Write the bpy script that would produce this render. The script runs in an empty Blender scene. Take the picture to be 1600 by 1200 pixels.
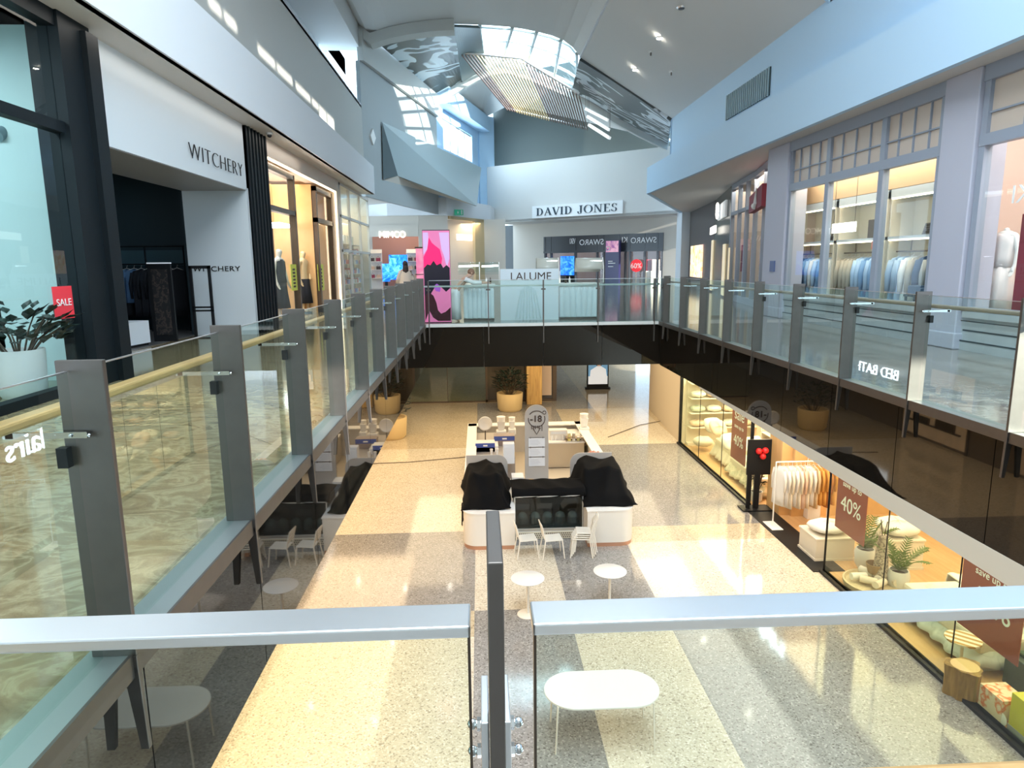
import bpy, bmesh, math, random
from mathutils import Vector, Matrix
random.seed(7)
SC = bpy.context.scene
COL = SC.collection
# ------------------------------------------------------------------ camera
FPX = 1056.0                       # focal length in pixels of the 1600x1200 frame
EYE = Vector((0, 0, 6.8))          # eye height: 1.65 m above the upper deck
U = 5.15                           # upper floor level; the lower floor is z = 0
VX = Vector((0.99882179, -0.01807159, 0.04503837))
VY = Vector((-0.04750189, -0.1741736, 0.98356857))
VZ = Vector((-0.00993015, -0.98454912, -0.17482682))
RM = Matrix((VX, VY, VZ))          # camera axes (right, down, forward) -> world
cd = bpy.data.cameras.new('camera'); cam = bpy.data.objects.new('camera', cd); COL.objects.link(cam)
cd.sensor_width = 36; cd.lens = 36 * FPX / 1600; cd.clip_start = 0.05; cd.clip_end = 300
cam.matrix_world = Matrix.Translation(EYE) @ Matrix(((VX[0], -VX[1], -VX[2]), (VY[0], -VY[1], -VY[2]), (VZ[0], -VZ[1], -VZ[2]))).to_4x4()
SC.camera = cam

def ray(x, y): return RM @ Vector((x - 800, y - 600, FPX))
def at(x, y, X=None, Y=None, Z=None):
    """The place in the mall seen at pixel x, y on the plane X=, Y= or Z=."""
    d = ray(x, y)
    t = (X - EYE.x) / d.x if X is not None else (Y - EYE.y) / d.y if Y is not None else (Z - EYE.z) / d.z
    return EYE + d * t
def at_wall(x, y, p, q):
    d = ray(x, y); n = Vector((q[1] - p[1], p[0] - q[0], 0)); P = Vector((p[0], p[1], 0))
    return EYE + d * ((n.dot(P) - n.dot(EYE)) / n.dot(d))

# ------------------------------------------------------------------ world, sun, daylight, exposure
W = bpy.data.worlds.new('world'); SC.world = W; W.use_nodes = True
W.node_tree.nodes['Background'].inputs[0].default_value = (0.62, 0.82, 1.0, 1)
W.node_tree.nodes['Background'].inputs[1].default_value = 5.0
SC.view_settings.view_transform = 'Standard'; SC.view_settings.look = 'None'
SC.view_settings.exposure = 0.15; SC.view_settings.gamma = 1.0; SC.view_settings.use_curve_mapping = False
def area(name, loc, size, power, col, aim=(0, 0, -1), spread=180):
    l = bpy.data.lights.new(name, 'AREA'); l.shape = 'RECTANGLE'; l.size, l.size_y = size
    l.energy = power; l.color = col; l.spread = math.radians(spread)
    o = bpy.data.objects.new(name, l); COL.objects.link(o); o.location = loc
    o.rotation_euler = Vector(aim).to_track_quat('-Z', 'Y').to_euler(); return o
sun = bpy.data.lights.new('sun', 'SUN'); sun.energy = 12; sun.angle = 0.009; sun.color = (1, 0.95, 0.85)
SUN_DIR = Vector((-0.72, 0.66, -0.22)).normalized()
so = bpy.data.objects.new('sun', sun); COL.objects.link(so); so.rotation_euler = SUN_DIR.to_track_quat('-Z', 'Y').to_euler(); so.location = (20, -20, 30)
COOL = (0.82, 0.92, 1.0); WARM = (1.0, 0.78, 0.48); NEUT = (1.0, 0.92, 0.82)
area('fill_over_bridge', (1.6, 3, 17.2), (9, 16), 3250, COOL)  # added fill light; the roof above it has no opening
area('skylight_vault', (3.5, 40, 19.3), (5, 10), 1300, COOL)
area('clerestory_left', (-7.75, 27.5, 15.9), (9, 2.7), 420, COOL, (1, 0, 0))
area('window_far_left', (-1.95, 51.95, 15.6), (6.4, 2.0), 420, COOL, (0.96, -0.285, 0))
area('lower_ceiling_left', (-4.2, 13, 3.93), (3.2, 22), 930, (1.0, 0.72, 0.42))
area('lower_ceiling_right', (6.3, 13, 3.9), (1.6, 20), 330, NEUT)
area('lower_ceiling_far', (3, 26, 3.93), (12, 9), 800, WARM)
area('soffit_light_left', (-5.2, 14, 10.05), (0.2, 16), 40, NEUT)
area('far_hall_light', (5, 40, 9.95), (8, 6), 10, NEUT)

# ------------------------------------------------------------------ materials
def new_mat(name):
    m = bpy.data.materials.new(name); m.use_nodes = True; nt = m.node_tree
    return m, nt, nt.nodes['Principled BSDF']
def mat(name, col, rough=0.5, metal=0.0, emit=0.0, ecol=None, noise=0.0, scale=8.0, coat=0.0, spec=0.5, alpha=1.0, bump=0.0):
    m, nt, b = new_mat(name)
    b.inputs['Base Color'].default_value = (*col, 1); b.inputs['Roughness'].default_value = rough
    b.inputs['Metallic'].default_value = metal; b.inputs['Specular IOR Level'].default_value = spec
    b.inputs['Coat Weight'].default_value = coat
    if emit: b.inputs['Emission Color'].default_value = (*(ecol or col), 1); b.inputs['Emission Strength'].default_value = emit
    if noise or bump:
        tc = nt.nodes.new('ShaderNodeTexCoord'); n = nt.nodes.new('ShaderNodeTexNoise'); n.inputs['Scale'].default_value = scale; n.inputs['Detail'].default_value = 4
        nt.links.new(tc.outputs['Object'], n.inputs['Vector'])
        if noise:
            r = nt.nodes.new('ShaderNodeMapRange'); r.inputs['To Min'].default_value = 1 - noise; r.inputs['To Max'].default_value = 1 + noise
            nt.links.new(n.outputs['Fac'], r.inputs['Value'])
            mx = nt.nodes.new('ShaderNodeVectorMath'); mx.operation = 'SCALE'; mx.inputs[0].default_value = col
            nt.links.new(r.outputs[0], mx.inputs['Scale']); nt.links.new(mx.outputs[0], b.inputs['Base Color'])
        if bump:
            bp = nt.nodes.new('ShaderNodeBump'); bp.inputs['Strength'].default_value = bump; nt.links.new(n.outputs['Fac'], bp.inputs['Height']); nt.links.new(bp.outputs[0], b.inputs['Normal'])
    return m
def ramp(nt, stops):
    r = nt.nodes.new('ShaderNodeValToRGB'); e = r.color_ramp.elements
    e[0].position, e[0].color = stops[0][0], (*stops[0][1], 1); e[1].position, e[1].color = stops[-1][0], (*stops[-1][1], 1)
    for p, c in stops[1:-1]:
        x = e.new(p); x.color = (*c, 1)
    return r
def glass_mat(name, tint=(0.86, 0.95, 0.93), refl=1.0, ior=1.5, gl=(1, 1, 1)):
    m = bpy.data.materials.new(name); m.use_nodes = True; nt = m.node_tree; nt.nodes.clear()
    o = nt.nodes.new('ShaderNodeOutputMaterial'); t = nt.nodes.new('ShaderNodeBsdfTransparent'); t.inputs[0].default_value = (*tint, 1)
    g = nt.nodes.new('ShaderNodeBsdfGlossy'); g.inputs['Roughness'].default_value = 0.0; g.inputs[0].default_value = (*gl, 1)
    f = nt.nodes.new('ShaderNodeFresnel'); f.inputs[0].default_value = ior
    mu = nt.nodes.new('ShaderNodeMath'); mu.operation = 'MULTIPLY'; mu.inputs[1].default_value = refl; mu.use_clamp = True
    ge = nt.nodes.new('ShaderNodeNewGeometry'); fr = nt.nodes.new('ShaderNodeMath'); fr.operation = 'SUBTRACT'; fr.inputs[0].default_value = 1.0; nt.links.new(ge.outputs['Backfacing'], fr.inputs[1])
    m2 = nt.nodes.new('ShaderNodeMath'); m2.operation = 'MULTIPLY'; nt.links.new(fr.outputs[0], m2.inputs[1]); nt.links.new(mu.outputs[0], m2.inputs[0])
    x = nt.nodes.new('ShaderNodeMixShader'); nt.links.new(f.outputs[0], mu.inputs[0]); nt.links.new(m2.outputs[0], x.inputs[0])
    nt.links.new(t.outputs[0], x.inputs[1]); nt.links.new(g.outputs[0], x.inputs[2]); nt.links.new(x.outputs[0], o.inputs[0]); return m
def terrazzo(name, base, light, dark, rough=0.09):
    m, nt, b = new_mat(name); tc = nt.nodes.new('ShaderNodeTexCoord')
    v = nt.nodes.new('ShaderNodeTexVoronoi'); v.inputs['Scale'].default_value = 42; n = nt.nodes.new('ShaderNodeTexNoise'); n.inputs['Scale'].default_value = 1.2; n.inputs['Detail'].default_value = 3
    nt.links.new(tc.outputs['Object'], v.inputs['Vector']); nt.links.new(tc.outputs['Object'], n.inputs['Vector'])
    r = ramp(nt, [(0.0, dark), (0.22, base), (0.75, base), (1.0, light)]); sp = nt.nodes.new('ShaderNodeSeparateColor'); nt.links.new(v.outputs['Color'], sp.inputs[0]); nt.links.new(sp.outputs[0], r.inputs[0])
    mr = nt.nodes.new('ShaderNodeMapRange'); mr.inputs['To Min'].default_value = 0.9; mr.inputs['To Max'].default_value = 1.08; nt.links.new(n.outputs['Fac'], mr.inputs['Value'])
    s = nt.nodes.new('ShaderNodeVectorMath'); s.operation = 'SCALE'; nt.links.new(r.outputs[0], s.inputs[0]); nt.links.new(mr.outputs[0], s.inputs['Scale']); nt.links.new(s.outputs[0], b.inputs['Base Color'])
    b.inputs['Roughness'].default_value = rough; b.inputs['Specular IOR Level'].default_value = 0.6; return m
def marble(name, cols, rough=0.07, sc=(0.35, 1.6, 1)):
    m, nt, b = new_mat(name); tc = nt.nodes.new('ShaderNodeTexCoord'); mp = nt.nodes.new('ShaderNodeMapping'); mp.inputs['Scale'].default_value = (sc[0], sc[1], sc[2]); mp.inputs['Rotation'].default_value = (0, 0, 0.5)
    n = nt.nodes.new('ShaderNodeTexNoise'); n.inputs['Scale'].default_value = 2.2; n.inputs['Detail'].default_value = 9; n.inputs['Roughness'].default_value = 0.62; n.inputs['Distortion'].default_value = 1.4
    nt.links.new(tc.outputs['Object'], mp.inputs[0]); nt.links.new(mp.outputs[0], n.inputs['Vector'])
    r = ramp(nt, [(0.3, cols[0]), (0.45, cols[1]), (0.52, cols[2]), (0.58, cols[1]), (0.75, cols[3])]); nt.links.new(n.outputs['Fac'], r.inputs[0]); nt.links.new(r.outputs[0], b.inputs['Base Color'])
    b.inputs['Roughness'].default_value = rough; return m
def wood_mat(name, a, c, rough=0.35, sc=(1, 12, 12)):
    m, nt, b = new_mat(name); tc = nt.nodes.new('ShaderNodeTexCoord'); mp = nt.nodes.new('ShaderNodeMapping'); mp.inputs['Scale'].default_value = sc
    n = nt.nodes.new('ShaderNodeTexNoise'); n.inputs['Scale'].default_value = 1.6; n.inputs['Detail'].default_value = 6; n.inputs['Distortion'].default_value = 0.6
    nt.links.new(tc.outputs['Object'], mp.inputs[0]); nt.links.new(mp.outputs[0], n.inputs['Vector']); r = ramp(nt, [(0.3, a), (0.7, c)]); nt.links.new(n.outputs['Fac'], r.inputs[0]); nt.links.new(r.outputs[0], b.inputs['Base Color'])
    b.inputs['Roughness'].default_value = rough; return m
def art_mat(name, ground, motif, scale=0.5, thr=0.56):
    """mirror-dark ceiling panel with pale branch and leaf shapes"""
    m, nt, b = new_mat(name); tc = nt.nodes.new('ShaderNodeTexCoord'); n = nt.nodes.new('ShaderNodeTexNoise'); n.inputs['Scale'].default_value = scale; n.inputs['Detail'].default_value = 1.2; n.inputs['Distortion'].default_value = 1.1
    nt.links.new(tc.outputs['Object'], n.inputs['Vector']); r = ramp(nt, [(thr - 0.015, ground), (thr, motif), (thr + 0.10, motif), (thr + 0.115, ground)])
    nt.links.new(n.outputs['Fac'], r.inputs[0]); nt.links.new(r.outputs[0], b.inputs['Base Color']); b.inputs['Roughness'].default_value = 0.4; b.inputs['Specular IOR Level'].default_value = 0.35; return m
M = {}
M['white'] = mat('white_plaster', (0.72, 0.75, 0.78), 0.6)
M['wall_blue'] = mat('pale_blue_plaster', (0.47, 0.67, 0.86), 0.55)
M['wall_grey'] = mat('warm_grey_plaster', (0.47, 0.47, 0.44), 0.55)
M['wall_mid'] = mat('grey_panel', (0.36, 0.40, 0.41), 0.5)
M['beige'] = mat('beige_plaster', (0.62, 0.58, 0.52), 0.6)
M['dark_wall'] = mat('slate_blue_wall', (0.10, 0.125, 0.12), 0.6)
M['ceil'] = mat('ceiling_paint', (0.70, 0.70, 0.68), 0.6)
M['soffit'] = mat('soffit_paint', (0.62, 0.60, 0.58), 0.6)
M['steel'] = mat('brushed_steel', (0.17, 0.152, 0.14), 0.45, 1.0, noise=0.08, scale=14)
M['steel_bright'] = mat('satin_steel', (0.86, 0.88, 0.90), 0.30, 1.0)
M['steel_pale'] = mat('pale_steel_channel', (0.34, 0.38, 0.38), 0.38, 0.8)
M['bolt'] = mat('polished_bolt', (0.7, 0.7, 0.7), 0.12, 1.0)
M['glass'] = glass_mat('balustrade_glass', (0.90, 0.965, 0.945), 1.0)
M['glass_near'] = glass_mat('near_balustrade_glass', (0.905, 0.95, 0.915), 0.8)
M['shop_glass'] = glass_mat('shop_glass', (0.93, 0.97, 0.97), 0.5)
M['shop_glass_green'] = glass_mat('greenish_shop_glass', (0.93, 0.97, 0.90), 0.7)
M['glass_edge'] = mat('polished_glass_edge', (0.35, 0.55, 0.50), 0.15, 0, spec=0.8)
M['hand_wood'] = wood_mat('oak_handrail', (0.40, 0.23, 0.09), (0.52, 0.32, 0.13), 0.3, (8, 1, 8))
M['fascia'] = mat('black_glass_fascia', (0.010, 0.008, 0.006), 0.02, 0.0, spec=0.5)
M['black'] = mat('black_metal', (0.008, 0.009, 0.011), 0.5, spec=0.3)
M['blackteal'] = mat('black_teal_frame', (0.004, 0.008, 0.011), 0.6, spec=0.25)
M['black_cloth'] = mat('black_cloth', (0.003, 0.003, 0.0035), 0.9, bump=0.15, scale=30, spec=0.15)
M['dark_bronze'] = mat('dark_bronze', (0.10, 0.075, 0.055), 0.35, 0.5)
M['marble_l'] = marble('brown_veined_marble', [(0.15, 0.11, 0.06), (0.23, 0.175, 0.10), (0.33, 0.27, 0.165), (0.19, 0.14, 0.08)], .09, (1.1, 1.5, 1))
M['marble_r'] = marble('grey_veined_marble', [(0.14, 0.135, 0.125), (0.20, 0.19, 0.175), (0.28, 0.27, 0.25), (0.17, 0.165, 0.15)], .1, (1.0, 1.4, 1))
M['tz_cream'] = terrazzo('cream_terrazzo', (0.62, 0.56, 0.45), (0.80, 0.75, 0.65), (0.36, 0.31, 0.24))
M['tz_grey'] = terrazzo('grey_terrazzo', (0.27, 0.26, 0.25), (0.42, 0.41, 0.39), (0.13, 0.12, 0.11))
M['tz_sand'] = terrazzo('sand_terrazzo', (0.52, 0.44, 0.31), (0.66, 0.58, 0.44), (0.30, 0.24, 0.16))
M['oak_floor'] = wood_mat('oak_shop_floor', (0.55, 0.33, 0.15), (0.66, 0.43, 0.22), 0.3, (6, 0.8, 1))
M['oak_panel'] = wood_mat('oak_panelling', (0.62, 0.36, 0.14), (0.72, 0.45, 0.2), 0.45, (1, 6, 0.6))
M['kiosk_white'] = mat('kiosk_white', (0.76, 0.73, 0.68), 0.35)
M['counter_top'] = mat('kiosk_counter_top', (0.82, 0.81, 0.79), 0.25)
M['copper'] = mat('copper_kickplate', (0.60, 0.33, 0.22), 0.3, 0.6)
M['grey_board'] = mat('grey_board', (0.45, 0.42, 0.39), 0.5)
M['ink'] = mat('dark_ink', (0.06, 0.035, 0.025), 0.6)
M['paper'] = mat('white_paper', (0.72, 0.75, 0.80), 0.6)
M['chair'] = mat('cream_metal', (0.80, 0.76, 0.68), 0.35)
M['table'] = mat('white_table_top', (0.80, 0.78, 0.74), 0.3)
M['stone'] = mat('plinth_stone', (0.42, 0.45, 0.47), 0.45, noise=0.12, scale=3)
M['frame_lilac'] = mat('blue_grey_frame', (0.30, 0.34, 0.42), 0.4)
M['column_lilac'] = mat('lilac_column', (0.46, 0.47, 0.56), 0.5)
M['pink'] = mat('pale_pink_wall', (0.74, 0.58, 0.50), 0.6)
M['tan'] = mat('tan_shop_wall', (0.62, 0.40, 0.24), 0.6)
M['cream'] = mat('cream_joinery', (0.76, 0.70, 0.58), 0.5)
M['led_white'] = mat('led_white', (1, 1, 1), 0.5, emit=9, ecol=(0.95, 0.97, 1))
M['led_warm'] = mat('led_warm', (1, 0.9, 0.7), 0.5, emit=4.5, ecol=(1, 0.82, 0.55))
M['down'] = mat('downlight_lens', (1, 1, 1), 0.5, emit=40, ecol=(1, 0.93, 0.8))
M['sky_glass'] = glass_mat('skylight_glass', (0.93, 0.98, 1.0), 0.7)
M['skin'] = mat('skin', (0.62, 0.40, 0.30), 0.5)
M['hair'] = mat('dark_hair', (0.03, 0.018, 0.015), 0.5)
M['mannequin'] = mat('mannequin_gloss', (0.72, 0.66, 0.60), 0.3)
M['leaf'] = mat('dark_leaf', (0.010, 0.024, 0.018), 0.35, noise=0.3, scale=6)
M['leaf_pale'] = mat('palm_leaf', (0.12, 0.20, 0.045), 0.5, noise=0.3, scale=6)
M['pot_tan'] = mat('tan_pot', (0.66, 0.50, 0.26), 0.6)
M['pot_white'] = mat('white_pot', (0.72, 0.74, 0.72), 0.5)
M['soil'] = mat('potting_soil', (0.03, 0.02, 0.012), 0.9)
M['maroon'] = mat('maroon', (0.26, 0.03, 0.05), 0.6)
M['poster_red'] = mat('brick_red_poster', (0.27, 0.055, 0.035), 0.55)
M['red'] = mat('sale_red', (0.80, 0.04, 0.06), 0.5)
M['lettering_white'] = mat('white_lettering', (0.85, 0.85, 0.83), 0.5)
def C(name, col, rough=0.6, **k):
    if name not in M: M[name] = mat(name, col, rough, **k)
    return M[name]

# ------------------------------------------------------------------ mesh builder and object helpers
class MB:
    def __init__(s): s.v = []; s.f = []
    def add(s, vs, fs):
        b = len(s.v); s.v += [tuple(x) for x in vs]; s.f += [[b + i for i in f] for f in fs]; return s
    def box(s, x0, y0, z0, x1, y1, z1):
        x0, x1 = sorted((x0, x1)); y0, y1 = sorted((y0, y1)); z0, z1 = sorted((z0, z1))
        return s.add([(x, y, z) for z in (z0, z1) for y in (y0, y1) for x in (x0, x1)], [(0, 2, 3, 1), (4, 5, 7, 6), (0, 1, 5, 4), (2, 6, 7, 3), (0, 4, 6, 2), (1, 3, 7, 5)])
    def hexa(s, p):  # 8 corners: bottom ring then top ring
        return s.add(p, [(3, 2, 1, 0), (4, 5, 6, 7), (0, 1, 5, 4), (1, 2, 6, 5), (2, 3, 7, 6), (3, 0, 4, 7)])
    def seg(s, p, q, z0, z1, th, off=0.0):
        """upright slab from plan point p to q; off shifts it to the left of the p->q direction"""
        d = Vector((q[0] - p[0], q[1] - p[1])); n = Vector((-d.y, d.x)).normalized()
        a, b = off - th / 2, off + th / 2
        r = [(p[0] + n.x * a, p[1] + n.y * a), (q[0] + n.x * a, q[1] + n.y * a), (q[0] + n.x * b, q[1] + n.y * b), (p[0] + n.x * b, p[1] + n.y * b)]
        return s.hexa([(*k, z0) for k in r] + [(*k, z1) for k in r])
    def prism(s, pts, z0, z1):
        n = len(pts); s.add([(*p[:2], z0) for p in pts] + [(*p[:2], z1) for p in pts], [tuple(range(n))[::-1], tuple(range(n, 2 * n))] + [(i, (i + 1) % n, n + (i + 1) % n, n + i) for i in range(n)]); return s
    def slab(s, pts, d):
        """polygon of 3D points given a thickness vector d"""
        n = len(pts); d = Vector(d); pts = [Vector(p) for p in pts]
        s.add(pts + [p + d for p in pts], [tuple(range(n))[::-1], tuple(range(n, 2 * n))] + [(i, (i + 1) % n, n + (i + 1) % n, n + i) for i in range(n)]); return s
    def lathe(s, c, prof, n=20, sx=1, sy=1, cap=True):
        vs = []; fs = []
        for r, z in prof:
            for i in range(n):
                a = 2 * math.pi * i / n; vs.append((c[0] + r * sx * math.cos(a), c[1] + r * sy * math.sin(a), c[2] + z))
        for k in range(len(prof) - 1):
            for i in range(n):
                j = (i + 1) % n; fs.append((k * n + i, k * n + j, (k + 1) * n + j, (k + 1) * n + i))
        if cap: fs += [tuple(range(n))[::-1], tuple(range((len(prof) - 1) * n, len(prof) * n))]
        return s.add(vs, fs)
    def cyl(s, c, r, h, n=16, r2=None): return s.lathe(c, [(r, 0), (r if r2 is None else r2, h)], n)
    def ball(s, c, r, n=14, m=8):
        r = r if isinstance(r, (tuple, list)) else (r, r, r)
        prof = [(math.sin(math.pi * k / m) + 1e-4, -math.cos(math.pi * k / m) * r[2]) for k in range(m + 1)]
        return s.lathe(c, prof, n, r[0], r[1])
    def tube(s, pts, r, n=8, closed=False):
        pts = [Vector(p) for p in pts]; rr = r if isinstance(r, list) else [r] * len(pts); rings = []
        up = Vector((0, 0, 1))
        for i, p in enumerate(pts):
            a = pts[i - 1] if i else (pts[-1] if closed else p); b = pts[(i + 1) % len(pts)] if i < len(pts) - 1 or closed else p
            t = (b - a).normalized(); u = up if abs(t.dot(up)) < 0.95 else Vector((1, 0, 0)); x = t.cross(u).normalized(); y = x.cross(t)
            rings.append([p + (x * math.cos(2 * math.pi * k / n) + y * math.sin(2 * math.pi * k / n)) * rr[i] for k in range(n)])
        vs = [v for g in rings for v in g]; fs = []; L = len(rings)
        for i in range(L if closed else L - 1):
            for k in range(n):
                j = (k + 1) % n; i2 = (i + 1) % L; fs.append((i * n + k, i * n + j, i2 * n + j, i2 * n + k))
        if not closed: fs += [tuple(range(n))[::-1], tuple(range((L - 1) * n, L * n))]
        return s.add(vs, fs)
    def bar(s, a, b, w, h):
        """square-section bar between two points"""
        a, b = Vector(a), Vector(b); t = (b - a).normalized(); u = Vector((0, 0, 1)) if abs(t.z) < 0.95 else Vector((0, 1, 0)); x = t.cross(u).normalized() * w / 2; y = x.cross(t).normalized() * h / 2
        return s.hexa([a - x - y, a + x - y, a + x + y, a - x + y, b - x - y, b + x - y, b + x + y, b - x + y])
    def rings(s, rg, cap=True):
        n = len(rg[0]); vs = [p for g in rg for p in g]; fs = []
        for k in range(len(rg) - 1):
            for i in range(n):
                j = (i + 1) % n; fs.append((k * n + i, k * n + j, (k + 1) * n + j, (k + 1) * n + i))
        if cap: fs += [tuple(range(n))[::-1], tuple(range((len(rg) - 1) * n, len(rg) * n))]
        return s.add(vs, fs)
    def grid(s, fn, nu, nv):
        s.add([fn(i / nu, j / nv) for j in range(nv + 1) for i in range(nu + 1)], [(j * (nu + 1) + i, j * (nu + 1) + i + 1, (j + 1) * (nu + 1) + i + 1, (j + 1) * (nu + 1) + i) for j in range(nv) for i in range(nu)]); return s
    def obj(s, name, m, parent=None, world=True, smooth=False, bevel=0, sub=0, solid=0):
        me = bpy.data.meshes.new(name); vs = s.v
        if parent is not None and world:
            inv = wmat(parent).inverted(); vs = [inv @ Vector(v) for v in s.v]
        org = Vector((0, 0, 0))
        if parent is None and world and vs:
            xs = list(zip(*vs)); org = Vector(((min(xs[0]) + max(xs[0])) / 2, (min(xs[1]) + max(xs[1])) / 2, min(xs[2]))); vs = [Vector(v) - org for v in vs]
        me.from_pydata([tuple(v) for v in vs], [], s.f); me.validate()
        bm = bmesh.new(); bm.from_mesh(me); bmesh.ops.recalc_face_normals(bm, faces=bm.faces); bm.to_mesh(me); bm.free()
        me.materials.append(M[m] if isinstance(m, str) else m)
        o = bpy.data.objects.new(name, me); COL.objects.link(o); o.location = org
        if parent is not None: o.parent = parent
        if smooth:
            for p in me.polygons: p.use_smooth = True
            if smooth != 2:
                try: me.set_sharp_from_angle(angle=math.radians(40))
                except Exception: pass
        if bevel:
            b = o.modifiers.new('bevel', 'BEVEL'); b.width = bevel; b.segments = 2; b.limit_method = 'ANGLE'
        if solid:
            b = o.modifiers.new('solid', 'SOLIDIFY'); b.thickness = solid
        if sub:
            b = o.modifiers.new('sub', 'SUBSURF'); b.levels = b.render_levels = sub
        return o
def wmat(o):
    m = Matrix.Translation(o.location) @ o.rotation_euler.to_matrix().to_4x4()
    return (wmat(o.parent) @ m) if o.parent else m
def tag(o, label=None, cat=None, group=None, kind=None):
    if label: o['label'] = label
    if cat: o['category'] = cat
    if group: o['group'] = group
    if kind: o['kind'] = kind
    return o
def thing(name, label, cat, loc=(0, 0, 0), rz=0.0, group=None):
    o = bpy.data.objects.new(name, None); COL.objects.link(o); o.location = loc; o.rotation_euler = (0, 0, rz); o.empty_display_size = 0.1
    return tag(o, label, cat, group)
def dup(o, loc, rz=None, label=None, group=None, parent=None):
    c = o.copy(); COL.objects.link(c); c.parent = parent
    if parent is None:
        c.location = loc
        if rz is not None: c.rotation_euler = (0, 0, rz)
    if label: c['label'] = label
    if group: c['group'] = group
    for ch in [x for x in bpy.data.objects if x.parent == o]: dup(ch, None, parent=c)
    return c
def S(name, mb, m, parent=None, **k):
    o = mb.obj(name, m, parent, **k)
    if parent is None: o['kind'] = 'structure'
    return o
def text(name, body, org, u, size, m, parent=None, ext=0.01, up=(0, 0, 1), sx=1.0, align='LEFT', off=0.0, space=1.0, fit=None):
    """lettering whose baseline starts at org and runs along u"""
    c = bpy.data.curves.new(name, 'FONT'); c.body = body; c.size = size; c.extrude = ext; c.align_x = align; c.offset = off; c.space_character = space
    c.materials.append(M[m] if isinstance(m, str) else m)
    o = bpy.data.objects.new(name, c); COL.objects.link(o)
    u = Vector(u).normalized(); up = Vector(up).normalized(); n = u.cross(up)
    mw = Matrix((( u.x * sx, up.x, n.x), (u.y * sx, up.y, n.y), (u.z * sx, up.z, n.z))).to_4x4(); mw.translation = Vector(org)
    if parent is not None:
        o.parent = parent; mw = wmat(parent).inverted() @ mw
    dg = bpy.context.evaluated_depsgraph_get(); me = bpy.data.meshes.new_from_object(o.evaluated_get(dg)); bpy.data.objects.remove(o)
    if fit:
        xs_ = [v.co.x for v in me.vertices]; me.transform(Matrix.Diagonal((fit / (max(xs_) - min(xs_)), 1, 1, 1)))
    o = bpy.data.objects.new(name, me); COL.objects.link(o)
    if parent is not None: o.parent = parent
    o.matrix_local = mw
    return o
# ================================================================== SETTING
LX = -5.52; RX = 8.93              # shopfront planes of the upper level
# --- lower floor: terrazzo laid in large cream and grey blocks
def rects(lst, m, nm):
    mb = MB()
    for x0, x1, y0, y1 in lst: mb.add([(x0, y0, 0), (x1, y0, 0), (x1, y1, 0), (x0, y1, 0)], [(0, 1, 2, 3)])
    return S(nm, mb, m)
cream = [(-7, -0.22, -6, 11.55), (-0.22, 1.65, 12.5, 15.6), (1.65, 3.5, -6, 11.55), (3.5, 7.55, 12.5, 15.6), (-7, -0.22, 16.6, 24.7), (5.3, 7.55, 24.7, 31.2), (-0.22, 5.3, 24.7, 28.5)]
grey = [(-7, -0.22, 12.5, 16.6), (-0.22, 1.65, -6, 12.5), (1.65, 3.5, 11.55, 16.6), (3.5, 7.55, -6, 12.5), (3.5, 7.55, 16.6, 24.7), (-0.22, 1.65, 15.6, 16.6), (3.5, 5.3, 31.2, 46), (-0.22, 3.5, 28.5, 33)]
sand = [(-7, -0.22, 11.55, 12.5), (3.5, 7.55, 15.6, 16.6), (-0.22, 3.5, 16.6, 24.7), (-7, -0.22, 24.7, 60), (-0.22, 3.5, 33, 60), (3.5, 5.3, 28.5, 31.2), (5.3, 14, 31.2, 60), (3.5, 5.3, 46, 60), (7.55, 14, 24.7, 31.2)]
rects(cream, 'tz_cream', 'floor'); rects(grey, 'tz_grey', 'floor'); rects(sand, 'tz_sand', 'floor')
S('floor', MB().box(7.55, 6, -0.2, 13.2, 24.7, 0.0), 'oak_floor')
S('trim_1', MB().box(7.4, 6.0, 0.0, 7.56, 13.7, 0.06).box(7.4, 17.9, 0, 7.56, 24.7, 0.06).box(7.28, 13.7, 0, 8.0, 17.9, 0.012), 'black')
S('wall_lower_left', MB().box(-7.3, -6, 0, -7.0, 60, 4.0), mat('lower_left_wall', (0.16, 0.12, 0.085)))
for i, y in enumerate((2, 7, 12.5, 18, 24)):
    w = S('window_%d' % (20 + i), MB().box(-7.0, y - 1.9, 0, -6.95, y - 1.8, 2.9).box(-7.0, y + 1.8, 0, -6.95, y + 1.9, 2.9).box(-7.0, y - 1.9, 2.8, -6.95, y + 1.9, 2.9), 'dark_bronze')
    S('lit_window', MB().box(-6.99, y - 1.8, .1, -6.98, y + 1.8, 2.8), mat('lit_window_%d' % i, (.5, .35, .2), .5, emit=.55, ecol=((1, .7, .4), (.9, .6, .35))[i % 2], noise=.5, scale=2), w)
    mb = MB()
    for z in (.6, 1.2, 1.8): mb.box(-6.98, y - 1.5, z, -6.9, y + 1.5, z + .05).box(-6.98, y - 1.2, z + .05, -6.9, y - .2, z + .35).box(-6.98, y + .2, z + .05, -6.9, y + 1.1, z + .28)
    S('display_shelf', mb, 'dark_bronze', w)
S('wall_lower_far', MB().box(-7.3, 60, 0, 14, 60.3, 4.0), C('lower_wall', (0.55, 0.47, 0.36)))
S('wall_lower_near', MB().box(-7.3, -6.3, 0, 14, -6, 4.0), C('lower_wall', (0.55, 0.47, 0.36)))
# --- upper deck slabs around the void
VL, VR, VF = -1.56, 5.0, 18.55
S('floor_upper_left', MB().box(-14, -6, 4.0, VL - 0.1, 66, U), 'marble_l')
S('floor_upper_right', MB().box(VR + 0.1, -6, 4.0, 22, 66, U), 'marble_r')
S('floor_upper_far', MB().box(VL - 0.1, VF + 0.1, 4.0, VR + 0.1, 66, U), 'marble_r')
S('floor_bridge', MB().box(VL - 0.1, -6, 4.0, VR + 0.1, 0.72, U), 'marble_r')
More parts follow.
